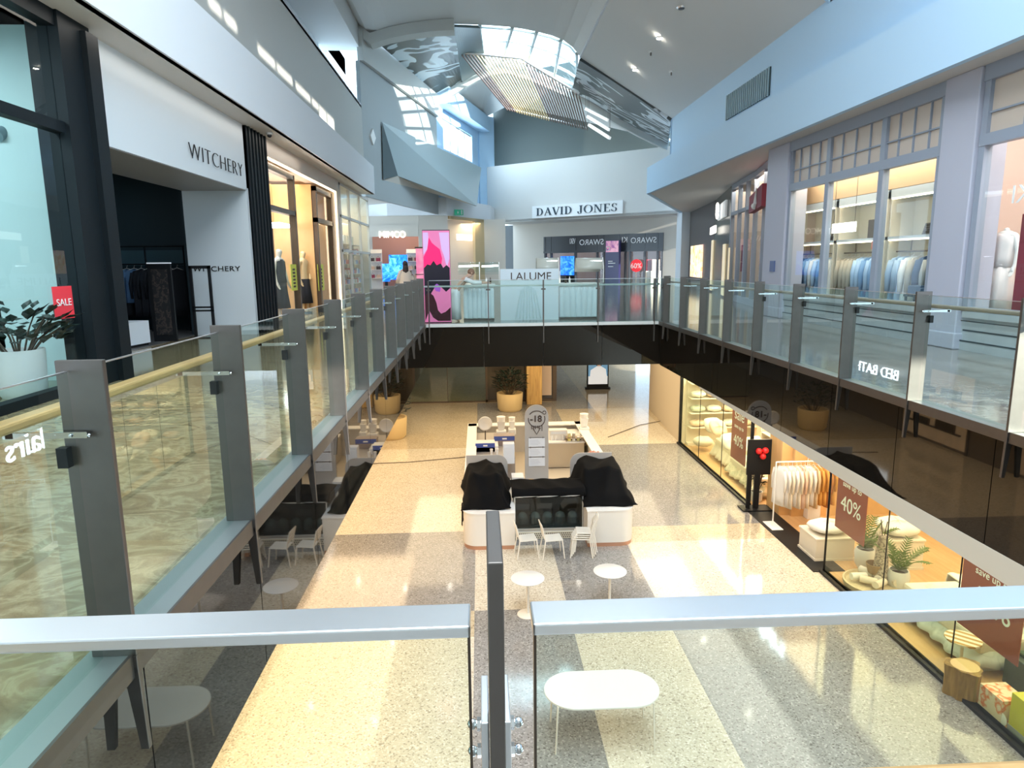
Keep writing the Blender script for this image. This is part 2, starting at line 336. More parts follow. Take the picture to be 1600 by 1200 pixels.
# black glass fascias with thin joints under each post
def fascia(name, p, q, off, n, z0=4.05, z1=5.12):
    mb = MB(); d = (Vector(q) - Vector(p)) / n
    for i in range(n):
        a = Vector(p) + d * i; b = a + d; e = d.normalized() * 0.006
        mb.seg(a + e, b - e, z0, z1, 0.03, off)
    return S(name, mb, 'fascia')
E0 = 1.15; PS = 1.525              # first post and post pitch
fascia('trim_2', (VL, E0 - 3 * PS), (VL, E0 + 12 * PS - 0.9), 0.0, 14)
fascia('trim_3', (VR, 1.40 - 3 * 1.51), (VR, VF - .05), 0.0, 14, 3.985)
fascia('trim_4', (VL, VF), (VR, VF), 0.0, 4, 4.0)
S('trim_5', MB().hexa([(4.98, -4, 3.48), (5.06, -4, 3.48), (5.06, 15, 3.96), (4.98, 15, 3.96), (4.98, -4, 3.995), (5.06, -4, 3.995), (5.06, 15, 3.995), (4.98, 15, 3.995)]), mat('soffit_white', (0.66, 0.60, 0.50), 0.5))
S('ceiling_lower_right', MB().box(5.06, -4, 3.975, 7.42, 24.7, 3.995), 'soffit')
# --- shopfront walls of the upper level, left
zt = at(60, 188, X=LX).z
w = S('window_1', MB().box(LX - .12, 2, 9.9, LX + .08, 9.7, 10.1).box(LX - .1, 2, zt - .07, LX + .06, 9.7, zt + .07).box(LX - .1, 2, U, LX + .06, 9.7, U + .12).box(LX - .08, 7.58, U, LX + .02, 7.6, zt), 'blackteal')
S('pane', MB().box(LX - .03, 2, U + .1, LX - .015, 9.7, 9.95), 'shop_glass', w)
S('wall_window_shop', MB().box(-9.2, 1, U, -9, 10.4, 10.3).box(-9, 10.3, U, LX - .3, 10.4, 10.3).box(-9.2, 1, 10.1, LX, 10.4, 10.3), C('teal_wall', (0.50, 0.66, 0.66)))
area('window_shop_light', (-7.4, 6.5, 10.0), (2, 5), 260, (0.75, 0.93, 1.0))
S('trim_6', MB().box(LX - .3, 9.7, U, LX + .12, 10.44, 10.1).box(LX - .1, 10.2, U, LX + .2, 10.5, 10.0), 'blackteal')
S('wall_left', MB().box(-7.03, 10.46, 8.6, LX, 17.0, 10.12).box(-7.03, 16.95, U, LX, 17.1, 8.65), C('shop_white', (0.60, 0.65, 0.68), 0.55))
S('trim_7', MB().box(-7.0, 10.5, 8.585, LX - .02, 16.96, 8.6), mat('reveal_grey', (0.30, 0.30, 0.30), 0.5))
S('wall_dark_shop', MB().box(-13, 10.4, U, -12.8, 18.7, 9.3).box(-13, 18.6, U, -7.0, 18.75, 9.3).box(-13, 10.3, U, -7.03, 10.46, 9.3).box(-13, 10.4, 9.2, -7.03, 18.7, 9.3).box(-7.15, 17.1, U, -7.03, 18.6, 9.3), mat('dark_teal_wall', (0.025, 0.05, 0.062), 0.6))
S('floor_dark_shop', MB().box(-12.8, 10.46, U, -7.03, 18.6, U + .004), mat('dark_floor', (0.10, 0.10, 0.10), 0.3))
S('trim_8', MB().box(-12.7, 18.56, 6.85, -7.2, 18.6, 7.25), mat('teal_band', (0.06, 0.13, 0.16), 0.6))
area('dark_shop_light', (-9, 15, 9.1), (1.5, 3), 18, (0.7, 0.85, 1))
mb = MB()
for i in range(12): mb.box(LX - .1, 17.1 + i * .125, U, LX + .05 + .03 * (i % 2), 17.19 + i * .125, 10.1)
S('trim_9', mb.box(LX - .2, 17.1, U, LX + .03, 18.58, 10.1), 'blackteal')
# portal shop with a lit surround
PY0, PY1, PZ = 18.75, 27.5, 9.6
S('trim_10', MB().box(LX - .5, 18.6, PZ + .05, LX + .02, 27.9, 10.12).box(LX - .5, 18.6, U, LX + .02, PY0, PZ + .06).box(LX - .5, PY1, U, LX + .02, 27.9, PZ + .06), mat('peach_surround', (0.66, 0.56, 0.47), 0.5))
S('trim_11', MB().box(LX - .06, PY0, PZ, LX - .01, PY1, PZ + .05).box(LX - .06, PY0, U, LX - .01, PY0 + .05, PZ).box(LX - .06, PY1 - .05, U, LX - .01, PY1, PZ), 'led_warm')
Y1, Y2 = at(460, 360, X=LX - .25).Y if False else at(460, 360, X=LX - .25).y, at(492, 360, X=LX - .25).y
def frame_window(name, x, ya, yb, za, zb, fr, gl, t=.09, mull=(), trans=(), dx=.1):
    mb = MB().box(x - dx, ya, za, x + dx, ya + t, zb).box(x - dx, yb - t, za, x + dx, yb, zb).box(x - dx, ya, zb - t, x + dx, yb, zb).box(x - dx, ya, za, x + dx, yb, za + t)
    for m_ in mull: mb.box(x - dx, m_ - t / 2, za, x + dx, m_ + t / 2, zb)
    for z_ in trans: mb.box(x - dx, ya, z_ - t / 2, x + dx, yb, z_ + t / 2)
    o = S(name, mb, fr); S('pane', MB().box(x - .01, ya + t, za + t, x + .01, yb - t, zb - t), gl, o); return o
frame_window('window_2', LX - .25, PY0 + .1, Y1, U, PZ - .05, 'dark_bronze', 'shop_glass', .14, (), (8.4,))
frame_window('window_3', LX - .25, Y2, PY1 - .1, U, PZ - .05, 'dark_bronze', 'shop_glass', .16, (), (8.4,))
S('wall_portal_shop', MB().box(-9.5, 18.9, U, -9.4, 27.9, 10).box(-9.5, 27.8, U, LX - .4, 27.95, 10).box(-9.5, 18.76, U, LX - .4, 18.82, 10).box(-9.5, 18.8, 9.7, LX - .3, 27.9, 9.8), C('peach_wall', (0.60, 0.46, 0.34)))
S('wall_entry_return', MB().box(-7.2, Y2 - .05, U, LX - .3, Y2 + .05, 9.6).box(-7.25, Y1, 8.2, -7.15, Y2, 9.6), 'oak_panel')
area('portal_shop_light', (-7.4, 23, 9.6), (2.4, 7), 230, (1.0, 0.80, 0.58))
# pale grid shop
ms = [at(x, 330, X=LX).y for x in (545, 561)]
frame_window('window_4', LX, 28.0, 35.0, U, 10.05, C('white_frame', (0.66, 0.66, 0.64)), 'shop_glass', .10, ms, (at(545, 342, X=LX).z, 7.4), .05)
S('wall_grid_shop', MB().box(-9, 28, U, -8.9, 35.1, 10.1).box(-9, 35, U, LX, 35.15, 10.1), C('cream_wall', (0.66, 0.58, 0.45)))
area('grid_shop_light', (-7, 31.5, 9.9), (2, 6), 170, (1.0, 0.88, 0.68))
# soffit, band and upper wall, left
S('ceiling_left', MB().box(-14, -6, 10.1, -4.9, 33.2, 10.3), 'soffit')
S('trim_12', MB().box(-5.0, -6, 10.1, -4.86, 33.2, 11.36).box(-5.6, 33.05, 10.11, -5.0, 33.19, 11.35).box(-5.6, -6, 11.22, -5.0, 33.05, 11.35), 'white')
S('wall_left_upper', MB().box(-5.7, -6, 11.3, LX, 34.7, 14.35), 'wall_grey')
S('trim_13', MB().box(-7.6, -6, 14.25, LX, 34.7, 14.4), 'white')
# clerestory left, window openings set back
wy0 = at(497, 60, X=-7.3).y; wy1 = at(540, 110, X=-7.3).y
S('wall_clerestory', MB().box(-7.5, -6, 14.4, -7.3, wy0, 18.2).box(-7.5, wy1, 14.4, -7.3, 36, 18.2).box(-7.5, wy0, 17.3, -7.3, wy1, 18.2).box(-7.4, wy1 + 1.2, 14.4, LX + .02, wy1 + 1.35, 18.0), 'white')
frame_window('window_5', -7.4, wy0, wy1, 14.4, 17.3, C('white_frame', (0.66, 0.66, 0.64)), 'sky_glass', .12, [(wy0 + wy1) / 2 - .25, (wy0 + wy1) / 2 + .25], (), .06)
S('trim_14', MB().box(-7.5, -6, 17.0, LX + .0, 35.2, 18.3), 'ceil')
# angled grey wall beyond, and its cornice beam
A0 = (-5.52, 34.6); A1 = (-2.66, 47.2); A2 = (0.2, 56.9)
S('wall_angled', MB().seg(A0, A1, U + 5.0, 16.4, .2, .1), 'wall_mid')
S('trim_15', MB().seg(A0, A1, 16.4, 17.75, .3, -.05), C('cornice', (0.60, 0.61, 0.58)))
S('wall_far_left', MB().seg(A1, (-2.3, 48.6), 11.2, 16.5, .2, .1).seg((-2.3, 48.6), A2, 11.2, 14.6, .2, .1).seg((-0.4, 55.0), A2, 14.6, 17.2, .2, .1).seg((-2.3, 48.6), A2, 16.6, 17.4, .2, .1).seg((0.1, 56.5), (1.6, 58.0), 10.1, 18.5, .2, 0), 'wall_blue')
f = S('window_6', MB().seg((-2.3, 48.6), (-0.4, 55.0), 14.6, 14.7, .1, .15).seg((-2.3, 48.6), (-0.4, 55.0), 16.5, 16.6, .1, .15), C('white_frame', (0.66, 0.66, 0.64)))
mb = MB()
for i in range(5):
    p = Vector((-2.3, 48.6)).lerp(Vector((-0.4, 55.0)), i / 4); q = p + Vector((.05, .17)); mb.seg(p, q, 14.6, 16.6, .1, .15)
S('mullion', mb, C('white_frame', (0.66, 0.66, 0.64)), f)
S('pane', MB().seg((-2.3, 48.6), (-0.4, 55.0), 14.6, 16.6, .02, .15), 'sky_glass', f)
S('trim_16', MB().seg(A1, A2, 17.2, 18.3, .9, -.45), 'wall_blue')
# faceted bulkhead leaning out of the angled wall
wt = at_wall(596, 190, A0, A1); w1 = at(622, 275, Y=39.0); w0 = at_wall(598, 281, A0, A1); w2 = at(745, 322, Y=48.5); w3 = at_wall(668, 300, A0, A1); wt2 = at_wall(686, 232, A0, A1)
S('trim_17', MB().slab([wt, w1, w2, at(752, 262, Y=52), wt2], (-.1, .1, 0)), C('wedge_panel', (0.36, 0.44, 0.46), 0.35))
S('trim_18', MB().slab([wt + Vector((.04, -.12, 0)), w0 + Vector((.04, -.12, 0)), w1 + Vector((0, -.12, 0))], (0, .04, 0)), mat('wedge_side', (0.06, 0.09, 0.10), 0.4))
S('trim_19', MB().slab([w0, w1, w2, w3], (0, 0, .06)), 'beige')
# --- far end: octagonal bulkhead, row of small shops
bk = [at(x, y, Z=10.1) for x, y in ((577, 339), (605, 337), (672, 336), (698, 336), (767, 345))]
bk2 = [(b.x, b.y) for b in bk]
S('trim_20', MB().prism(bk2 + [(1.5, 58), (-13, 58), (-13, 50)], 10.1, 11.25), 'white')
S('ceiling_far_left', MB().prism([(-13, 35.1), (-5.5, 35.1), (-4.2, 41), bk2[2], bk2[1], bk2[0], (-13, 50)], 10.9, 11.0), 'soffit')
def fp(x, Y=47.6): a = at(x, 400, Y=Y); return (a.x, a.y)
a0, a1 = fp(576), fp(655)
S('wall_far_shop', MB().seg((-12, 47.9), a0, U, 10.1, .2).seg((a0[0], 47.7), (a1[0], 47.7), 8.75, 10.1, .2).seg(a1, (bk2[3][0], 47.9), U, 10.1, .2).box(-13, 52, U, 2, 52.2, 10.1), 'beige')
S('wall_far_shop_back', MB().box(a0[0] - .3, 51.5, U, a1[0] + .3, 51.7, 10), mat('rust_panelling', (0.36, 0.18, 0.13), 0.5))
area('far_shop_light', (-5.5, 49.5, 9.9), (3, 2), 110, (1.0, 0.82, 0.7))
b0, b1 = (bk2[3][0] + .2, 47.9), (bk2[4][0] - .2, 52.6)
S('wall_far_shop_right', MB().seg(Vector(b0).lerp(Vector(b1), .62), b1, U, 10.1, .2, .1).seg(b0, b1, 9.9, 10.1, .2, .1).seg((-2.6, 52.3), (1.5, 54.5), U, 10.1, .2), C('gold_wall', (0.60, 0.46, 0.26)))
area('far_shop_light_right', (-0.6, 51.3, 9.8), (1.5, 2), 90, (1.0, 0.80, 0.5))
# --- department store wall
DA, DB = Vector((0.75, 57.0)), Vector((13.7, 46.7)); DD = (DB - DA).normalized(); DN = Vector((-DD.y, DD.x))
if DN.y < 0: DN = -DN
S('wall_far', MB().seg(DA, DB, 10.1, 14.55, .3, .15), C('far_white', (0.74, 0.73, 0.70)))
S('wall_far_upper', MB().seg(DA + DN * .9, DB + DN * .9, 14.2, 21.5, .3, .15), 'dark_wall')
S('wall_far_inner', MB(), 'beige') if False else None
DP = DN * 3.6
def dj(x): a = at_wall(x, 400, DA + DP, DB + DP); return (a.x, a.y)
S('ceiling_far', MB().prism([DA, DB, DB + DP * 1.1, DA + DP * 1.1], 10.12, 10.3), 'soffit')
zo = at_wall(860, 370, DA + DP, DB + DP).z
S('wall_far_inner', MB().seg(dj(770), dj(786), U, 10.15, .2).seg(dj(803), dj(851), U, 10.15, .2).seg(dj(851), dj(1037), zo, 10.15, .2).seg(dj(1037), dj(1090), U, 10.15, .2), 'beige')
S('trim_21', MB().seg(dj(786), dj(803), U, 10.1, .1, -.05), mat('charcoal_window', (0.05, 0.06, 0.065), 0.25))
S('wall_store_back', MB().seg(Vector(dj(760)) + DN * 5, Vector(dj(1100)) + DN * 5, U, 10.1, .2), mat('store_dark', (0.16, 0.11, 0.10), 0.5))
area('store_light', (8, 60, 9.8), (6, 3), 60, WARM, (0, 0, -1))
fr = MB()
for x in (853, 862, 900, 934, 944, 968, 978, 985, 1008, 1028, 1036): fr.seg(dj(x - 1), dj(x + 1), U, zo, .25, -.05)
fr.seg(dj(851), dj(1037), zo - 1.25, zo, .2, -.05).seg(dj(851), dj(1037), zo - 1.35, zo - 1.2, .26, -.06)
w = S('window_8', fr, mat('charcoal_frame', (0.055, 0.06, 0.07), 0.3))
S('pane', MB().seg(dj(853), dj(1036), U, zo - 1.3, .02, .1), glass_mat('store_glass', (0.85, 0.86, 0.86), 1.0), w)
S('column_far', MB().box(13.7, 46.2, U, 14.6, 47.4, 10.2), 'white')
# --- right side shops of the upper level
S('wall_plinth_right', MB().box(RX, -2, U, RX + .5, 12.15, 5.83).box(RX, 13.05, U, RX + .5, 19.6, 5.83).box(RX - .05, -2, 5.75, RX + .5, 12.1, 5.86).box(RX - .05, 13.1, 5.75, RX + .5, 19.55, 5.86).box(RX - .04, -2, U, RX, 12.1, U + .18).box(RX - .04, 13.1, U, RX, 19.55, U + .18), 'stone')
S('column_right', MB().box(RX - .12, 12.15, U, RX + .5, 13.07, 10.12).box(RX - .16, 12.1, U, RX + .5, 13.12, U + .3), 'column_lilac', bevel=.02)
S('column_right_far', MB().box(RX - .12, 19.6, U, RX + .5, 21.0, 10.12).box(RX - .16, 19.55, U, RX + .5, 21.05, U + .3), 'column_lilac', bevel=.02)
S('trim_27', MB().box(RX - .058, -2, 5.68, RX - .05, 12.1, 5.70).box(RX - .058, 13.1, 5.68, RX - .05, 19.55, 5.70).box(RX - .006, -2, 5.50, RX, 12.1, 5.53).box(RX - .006, 13.1, 5.50, RX, 19.55, 5.53).box(RX - .048, -2, 5.31, RX - .03, 12.1, 5.335).box(RX - .048, 13.1, 5.31, RX - .03, 19.55, 5.335), mat('stone_joint', (0.05, 0.065, 0.075), .6))
TZ = 8.86
def grid_window(name, ya, yb, mull, nx, lead='frame_lilac'):
    mb = MB().box(RX - .05, ya, 5.86, RX + .1, ya + .14, 10.0).box(RX - .05, yb - .14, 5.86, RX + .1, yb, 10.0).box(RX - .08, ya, 9.85, RX + .1, yb, 10.12).box(RX - .06, ya, TZ - .1, RX + .1, yb, TZ + .1).box(RX - .05, ya, 5.86, RX + .1, yb, 5.95)
    for m_ in mull: mb.box(RX - .05, m_ - .09, 5.86, RX + .1, m_ + .09, 10.0)
    o = S(name, mb, 'frame_lilac'); S('pane', MB().box(RX, ya, 5.9, RX + .012, yb, TZ), 'shop_glass', o)
    ed = [ya] + list(mull) + [yb]; lb = MB()
    for a, b in zip(ed, ed[1:]):
        for k in range(1, nx): y = a + (b - a) * k / nx; lb.box(RX - .02, y - .012, TZ, RX + .02, y + .012, 9.9)
        lb.box(RX - .02, a, 9.3, RX + .02, b, 9.33)
    S('glazing_bar', lb, lead, o); S('transom_pane', MB().box(RX + .02, ya, TZ, RX + .03, yb, 9.9), C('opal_glass', (0.62, 0.52, 0.44), 0.3), o); return o
grid_window('window_9', 13.1, 19.6, (15.09, 17.46), 4)
grid_window('window_10', 4.5, 12.12, (8.4,), 4)
S('wall_boutique', MB().box(11.4, 13, U, 11.5, 21.0, 9.2).box(RX + .1, 13.0, U, 11.5, 13.1, 9.2).box(RX + .5, 20.9, U, 11.5, 21.0, 9.2), C('boutique_wall', (0.70, 0.60, 0.46)))
S('ceiling_boutique', MB().box(RX + .12, 13, 9.2, 11.5, 21.0, 9.3).box(9.75, 13.1, 8.45, 11.4, 20.9, 9.2), mat('boutique_bulkhead', (0.60, 0.42, 0.26), 0.5))
S('wall_pink_shop', MB().box(11.3, 3, U, 11.4, 13, 10).box(RX, 12.9, U, 11.4, 13, 10).box(RX, 3, 9.95, 11.4, 13, 10.05), 'pink')
area('boutique_light', (9.35, 16.8, 9.15), (.5, 6.5), 105, (1.0, 0.86, 0.68))
area('pink_shop_light', (10, 9.5, 9.9), (1.5, 5), 190, (1.0, 0.88, 0.82))
Q = [Vector(at(x, y, Z=10.1).xy) for x, y in ((1184, 267), (1147, 289), (1120, 313), (1078, 333))]
Q0 = Vector((RX + .3, 21.0)); Q1, Q2, Q3, Q4 = Q
def front(name, p, q, m, mull=(0, .5, 1), trans=(TZ,), t=.14, gl='shop_glass'):
    mb = MB(); L = (q - p).length; d = (q - p) / L
    for u in mull: c = p + d * L * u; mb.seg(c - d * t / 2, c + d * t / 2, U, 10.1, .16)
    mb.seg(p, q, 9.9, 10.1, .16).seg(p, q, U, U + .25, .16)
    for z in trans: mb.seg(p, q, z - .07, z + .07, .14)
    o = S(name, mb, m); S('pane', MB().seg(p, q, U + .2, 9.95, .015), gl, o); return o
front('window_11', Q0, Q1, 'frame_lilac', (0, .55, 1))
front('window_12', Q1, Q2, 'frame_lilac', (0, .33, .66, 1))
nQ = Vector(((Q2 - Q1).y, -(Q2 - Q1).x)).normalized()
S('wall_right_shops', MB().seg(Q0 + nQ * 2.2, Q1 + nQ * 2.2, U, 10.1, .1).seg(Q1, Q1 + nQ * 2.5, U, 10.1, .1).seg(Q2, Q2 + nQ * 2.5, U, 10.1, .1).seg(Q1 + nQ * 2.2, Q2 + nQ * 2.2, U, 10.1, .1).seg(Q0, Q0 + nQ * 2.5, U, 10.1, .1), C('shop_tan', (0.62, 0.50, 0.42)))
area('right_shops_light', ((Q0 + nQ).x, 24, 9.8), (1, 4), 90, (1, .85, .7)); area('right_shops_light_far', ((Q1 + nQ * 1.1).x, 28, 9.8), (1, 4), 60, (1, .9, .8))
S('wall_green_panel', MB().seg(Q2, Q3, U, 10.1, .12), mat('bottle_green', (0.035, 0.055, 0.05), 0.25))
S('wall_right_end', MB().seg(Q3, Q4, U, 10.1, .12).seg(Q4, (14.5, 49), U, 10.1, .12), mat('dark_taupe', (0.10, 0.085, 0.08), 0.45))
# soffit, band and high wall, right
S('ceiling_right', MB().prism([(8.25, -6), (22, -6), (22, 50), (14, 47.2), (8.25, 33.7)], 10.12, 10.3), 'soffit')
S('trim_22', MB().box(8.2, -6, 10.1, 8.34, 33.7, 11.32).hexa([(8.2, 33.7, 10.1), (8.34, 33.6, 10.1), (14.1, 47.1, 10.1), (13.9, 47.3, 10.1), (8.2, 33.7, 11.32), (8.34, 33.6, 11.32), (14.1, 47.1, 11.32), (13.9, 47.3, 11.32)]).box(8.34, -6, 11.2, 9.1, 32.4, 11.31), 'wall_blue')
S('wall_right_upper', MB().box(RX, -6, 11.2, RX + .2, 32.2, 13.3), 'wall_blue')
S('wall_right_far_upper', MB().seg((RX + .05, 32.2), (13.2, 47.4), 11.2, 15.0, .2, 0), 'wall_blue')
# --- roof
def ar(x, y): return at_wall(x, y, (-5.3, 35.5), (8.93, 32.2))
near = [ar(*p) for p in ((582, 60), (610, 51), (640, 45), (675, 40), (710, 38), (760, 40), (800, 43), (830, 48), (865, 57), (890, 68), (907, 90))]
rcor = ar(1050, 185)
far_px = ((682, 147), (705, 136), (722, 125), (745, 112), (768, 103), (790, 100), (830, 112), (871, 130), (905, 146), (930, 160), (960, 178), (1000, 200), (1045, 222))
farc = [at(x, y, Y=47.35) for x, y in far_px]
def lerp_curve(c, u):
    k = u * (len(c) - 1); i = min(int(k), len(c) - 2); return c[i].lerp(c[i + 1], k - i)
def patch(name, u0, u1, v0, v1, m, w0=None, w1=None, th=.12, kind=None):
    """piece of the vault between the near arch (u range) and the far arch (v range)"""
    N = 12; a = w0 or near; b = w1 or farc; mb = MB()
    mb.grid(lambda s, t: lerp_curve(a, u0 + (u1 - u0) * s).lerp(lerp_curve(b, v0 + (v1 - v0) * s), t), N, 6)
    return S(name, mb, m, solid=th)
patch('ceiling_vault_left', 0, .40, 0, .16, art_mat('leaf_ceiling_panel', (0.045, 0.06, 0.055), (0.70, 0.82, 0.88), .42, .50))
patch('ceiling_vault_strip', .40, .48, .16, .30, mat('grey_ceiling_strip', (0.16, 0.22, 0.23), .4))
sk = patch('window_13', .48, .97, .30, .66, 'sky_glass', th=.05)
mb = MB()
def skp(s, t): return lerp_curve(near, .48 + .49 * s).lerp(lerp_curve(farc, .30 + .36 * s), t)
for k in range(0, 5): mb.tube([skp(k / 4, t) for t in (0, .3, .6, 1)], .09, 6)
for t in (0.02, .28, .55, .8, .98): mb.tube([skp(s / 8, t) for s in range(9)], .08, 6)
S('frame', mb, C('sky_frame', (0.62, 0.72, 0.74)), sk)
nr2 = [ar(907, 90), ar(955, 120), ar(1000, 150), rcor]
patch('ceiling_vault_right', 0, 1, .64, 1, art_mat('branch_ceiling_panel', (0.045, 0.06, 0.06), (0.60, 0.64, 0.66), .5, .53), w0=nr2)
# far arch beam, near arch beam
def beam(name, c, w, h, m, dy=.35):
    mb = MB(); rg = []
    for p in c: rg.append([p + Vector(k) for k in ((0, 0, 0), (0, dy, 0), (0, dy, -h), (0, 0, -h))])
    return S(name, mb.rings(rg), m)
beam('trim_23', farc, .3, .55, C('cornice', (0.60, 0.61, 0.58)))
beam('trim_24', [ar(562, 45)] + near[:5], .3, .5, C('cornice', (0.60, 0.61, 0.58)), -.8)
# ceiling between the far arch and the store wall
S('ceiling_vault_far', MB().slab([farc[0], farc[2], farc[4], farc[5], farc[7], farc[10], farc[12], Vector((13.2, 47.6, 14.9)), Vector((3, 57, 20.6)), Vector((1.5, 57, 19.6)), Vector((0.2, 57, 18.0))], (0, 0, .15)), 'ceil')
# near roof: raised vault left of the ridge, flat slope right of it
ROOF0 = 18.0
def back(p, up=0.0): return Vector((p.x, ROOF0, p.z + up))
nv = [ar(562, 45)] + near
S('ceiling_near_left', MB().grid(lambda s, t: lerp_curve(nv, s).lerp(back(lerp_curve(nv, s)), t) + Vector((0, 0, .02)), 16, 1), 'ceil', solid=.1)
rd = near[-1]
S('ceiling_near_right', MB().slab([rcor, rd, back(rd), Vector((RX, ROOF0, 13.29)), Vector((RX, 32.2, 13.29))], (0, 0, .15)), 'ceil')
S('trim_25', MB().slab([rd + Vector((-.05, 0, -.02)), rd + Vector((-.05, 0, .6)), back(rd, .6), back(rd, -.02)], (.12, 0, 0)), 'white')
# closed, unseen roof over the bridge, above the added fill light
S('ceiling_over_bridge', MB().box(-8, -6, 18.2, 9.2, ROOF0 + .3, 18.4), 'ceil')
S('wall_near', MB().box(-8, -6.2, U, 12, -6, 18.4), 'wall_grey')
S('wall_roof_gable', MB().slab([(RX, ROOF0, 13.2), (4.8, ROOF0, 16.1), (4.8, ROOF0, 18.3), (RX + .1, ROOF0, 18.3)], (0, .1, 0)), 'wall_blue')
# unseen right wall with slots added to throw sun strips onto the left wall
mb = MB().box(RX, -6, 13.2, RX + .04, ROOF0, 16.2).box(RX, -6, 16.78, RX + .04, ROOF0, 18.4).box(RX, -6, 16.2, RX + .04, 12.05, 16.57).box(RX, 14.6, 16.2, RX + .04, ROOF0, 16.78).box(RX, 13.25, 16.2, RX + .04, 13.35, 16.78)
e = [-6, 2.2, 2.95, 3.1, 3.9, 5.4, 6.9, 7.04, 8.65, 9.0, 10.85, 11.03, 12.0, 12.1]
for i in range(0, len(e), 2): mb.box(RX, e[i], 16.57, RX + .04, e[i + 1], 16.78)
S('wall_sun_slots', mb, 'wall_blue')
# ================================================================== BALUSTRADES
def side_balustrade(side, n, y0, pitch, yend, rail_z, label):
    sg = 1 if side == 'left' else -1            # the void lies towards +X of the left run, -X of the right one
    base = VL if side == 'left' else VR
    t = thing('glass_balustrade', label, 'balustrade', (base, 9, U - .05))
    X = lambda a: base + sg * a
    lo = y0 - 3 * pitch
    MB().box(X(-.12), lo, U - .03, X(.075), yend, U + .05).obj('bottom_channel', 'steel_pale', t)
    MB().box(X(.066), lo, U - .05, X(.08), yend, U + .055).obj('channel_lip', 'steel', t)
    MB().box(X(-.31), lo, rail_z - .02, X(-.23), yend, rail_z + .022).obj('handrail', 'hand_wood' if side == 'left' else C('shaded_rail', (0.22, 0.18, 0.14), .4), t, bevel=.012)  # right handrail is coloured darker to stand for shade
    ys = [y0 + pitch * k for k in range(n)]
    for i, y in enumerate(ys):
        p = MB().box(X(-.085), y - .014, U + .05, X(.095), y + .014, U + 1.30).box(X(-.02), y - .014, U - .03, X(.095), y + .014, U + .05).hexa([(X(.07), y - .014, U - .39), (X(.105), y - .014, U - .39), (X(.105), y + .014, U - .39), (X(.07), y + .014, U - .39), (X(.03), y - .014, U), (X(.095), y - .014, U), (X(.095), y + .014, U), (X(.03), y + .014, U)]).obj('post', 'steel', t, bevel=.003)
        if y < 12:
            b = MB().box(X(-.30), y - .04, rail_z - .052, X(.02), y - .028, rail_z - .028).box(X(-.29), y - .04, rail_z - .05, X(-.26), y - .028, rail_z - .01).obj('rail_bracket', 'bolt', p)
            for k in (0, .07): MB().ball((X(-.04 + k), y - .042, rail_z - .04), .008, 8, 5).obj('bolt', 'bolt', b)
            MB().box(X(-.1), y - .05, rail_z - .17, X(-.06), y - .012, rail_z - .09).obj('glass_clamp', 'black', p)
        else:
            MB().box(X(-.30), y - .035, rail_z - .052, X(.02), y - .02, rail_z - .028).obj('rail_bracket', 'bolt', p)
    yy = [y0 - pitch] + ys + [yend + .05]
    for a, b in zip(yy, yy[1:]):
        if b - a < .3: continue
        g = MB().box(X(-.046), a + .025, U + .05, X(-.034), b - .025, U + 1.255).obj('glass_panel', 'glass', t)
        MB().box(X(-.047), a + .025, U + 1.255, X(-.033), b - .025, U + 1.26).obj('glass_edge', 'steel_bright', g)
    return t
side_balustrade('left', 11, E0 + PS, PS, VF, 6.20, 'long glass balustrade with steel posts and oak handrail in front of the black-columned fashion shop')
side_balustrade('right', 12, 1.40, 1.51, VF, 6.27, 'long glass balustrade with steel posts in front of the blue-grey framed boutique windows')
t = thing('glass_balustrade', 'short glass balustrade with thin uprights across the far end of the void', 'balustrade', (1.7, VF, U - .05))
MB().box(VL, VF - .07, U - .03, VR, VF + .1, U + .05).obj('bottom_channel', C('pale_ledge', (0.66, 0.68, 0.66), .4), t)
MB().box(VL, VF + .22, 6.19, VR, VF + .28, 6.235).obj('handrail', 'steel_bright', t)
fx = [at(x, 480, Y=VF).x for x in (670, 763, 849, 934, 1022, 1035)]
for x in fx:
    p = MB().box(x - .014, VF - .08, U - .5, x + .014, VF + .08, U + 1.22).obj('post', 'steel', t)
    MB().box(x - .06, VF - .03, U + .95, x + .06, VF + .02, U + .99).obj('glass_clamp', 'steel', p)
for a, b in zip(fx, fx[1:]): MB().box(a + .02, VF + .03, U + .05, b - .02, VF + .042, U + 1.22).obj('glass_panel', 'glass', t); MB().box(a + .02, VF + .029, U + 1.22, b - .02, VF + .043, U + 1.235).obj('glass_edge', 'steel_bright', t)
t = thing('glass_balustrade', 'nearest glass balustrade with a bright steel cap rail and one post with bolted clamps', 'balustrade', (0.02, .9, U - .05))
PXC = .0125; pp = MB().box(PXC - .0097, .755, U - .3, PXC + .0097, .93, 6.45).obj('post', 'steel', t, bevel=.002)
for sx in (-1, 1):
    c = MB().box(PXC + sx * .0105, .90, 5.3, PXC + sx * .0225, 1.02, 6.13).box(PXC + sx * .0105, .95, 5.2, PXC + sx * .056, 1.0, 5.96).obj('clamp_plate', 'steel_bright', pp, bevel=.002)
    for z in (6.092, 6.045, 5.85):
        MB().tube([(PXC + sx * .022, .95, z), (PXC + sx * .037, .95, z)], .006, 8).tube([(PXC + sx * .0235, .95, z), (PXC + sx * .029, .95, z)], .0105, 6).ball((PXC + sx * .036, .95, z), .0085, 10, 6).obj('bolt', 'bolt', c, smooth=True)
for a, b in ((VL + .1, -.022), (.066, VR)):
    MB().box(a, .872, 6.284, b, .94, 6.302).obj('cap_rail', 'steel_bright', t, bevel=.003)
    g = MB().box(a + .005, .90, U + .02, b - .003, .912, 6.272).obj('glass_panel', 'glass_near', t)
    e = b - .003 if b < 1 else a + .005
    MB().box(e - .002, .899, U + .02, e + .002, .913, 6.272).obj('glass_edge', 'dark_bronze', g)
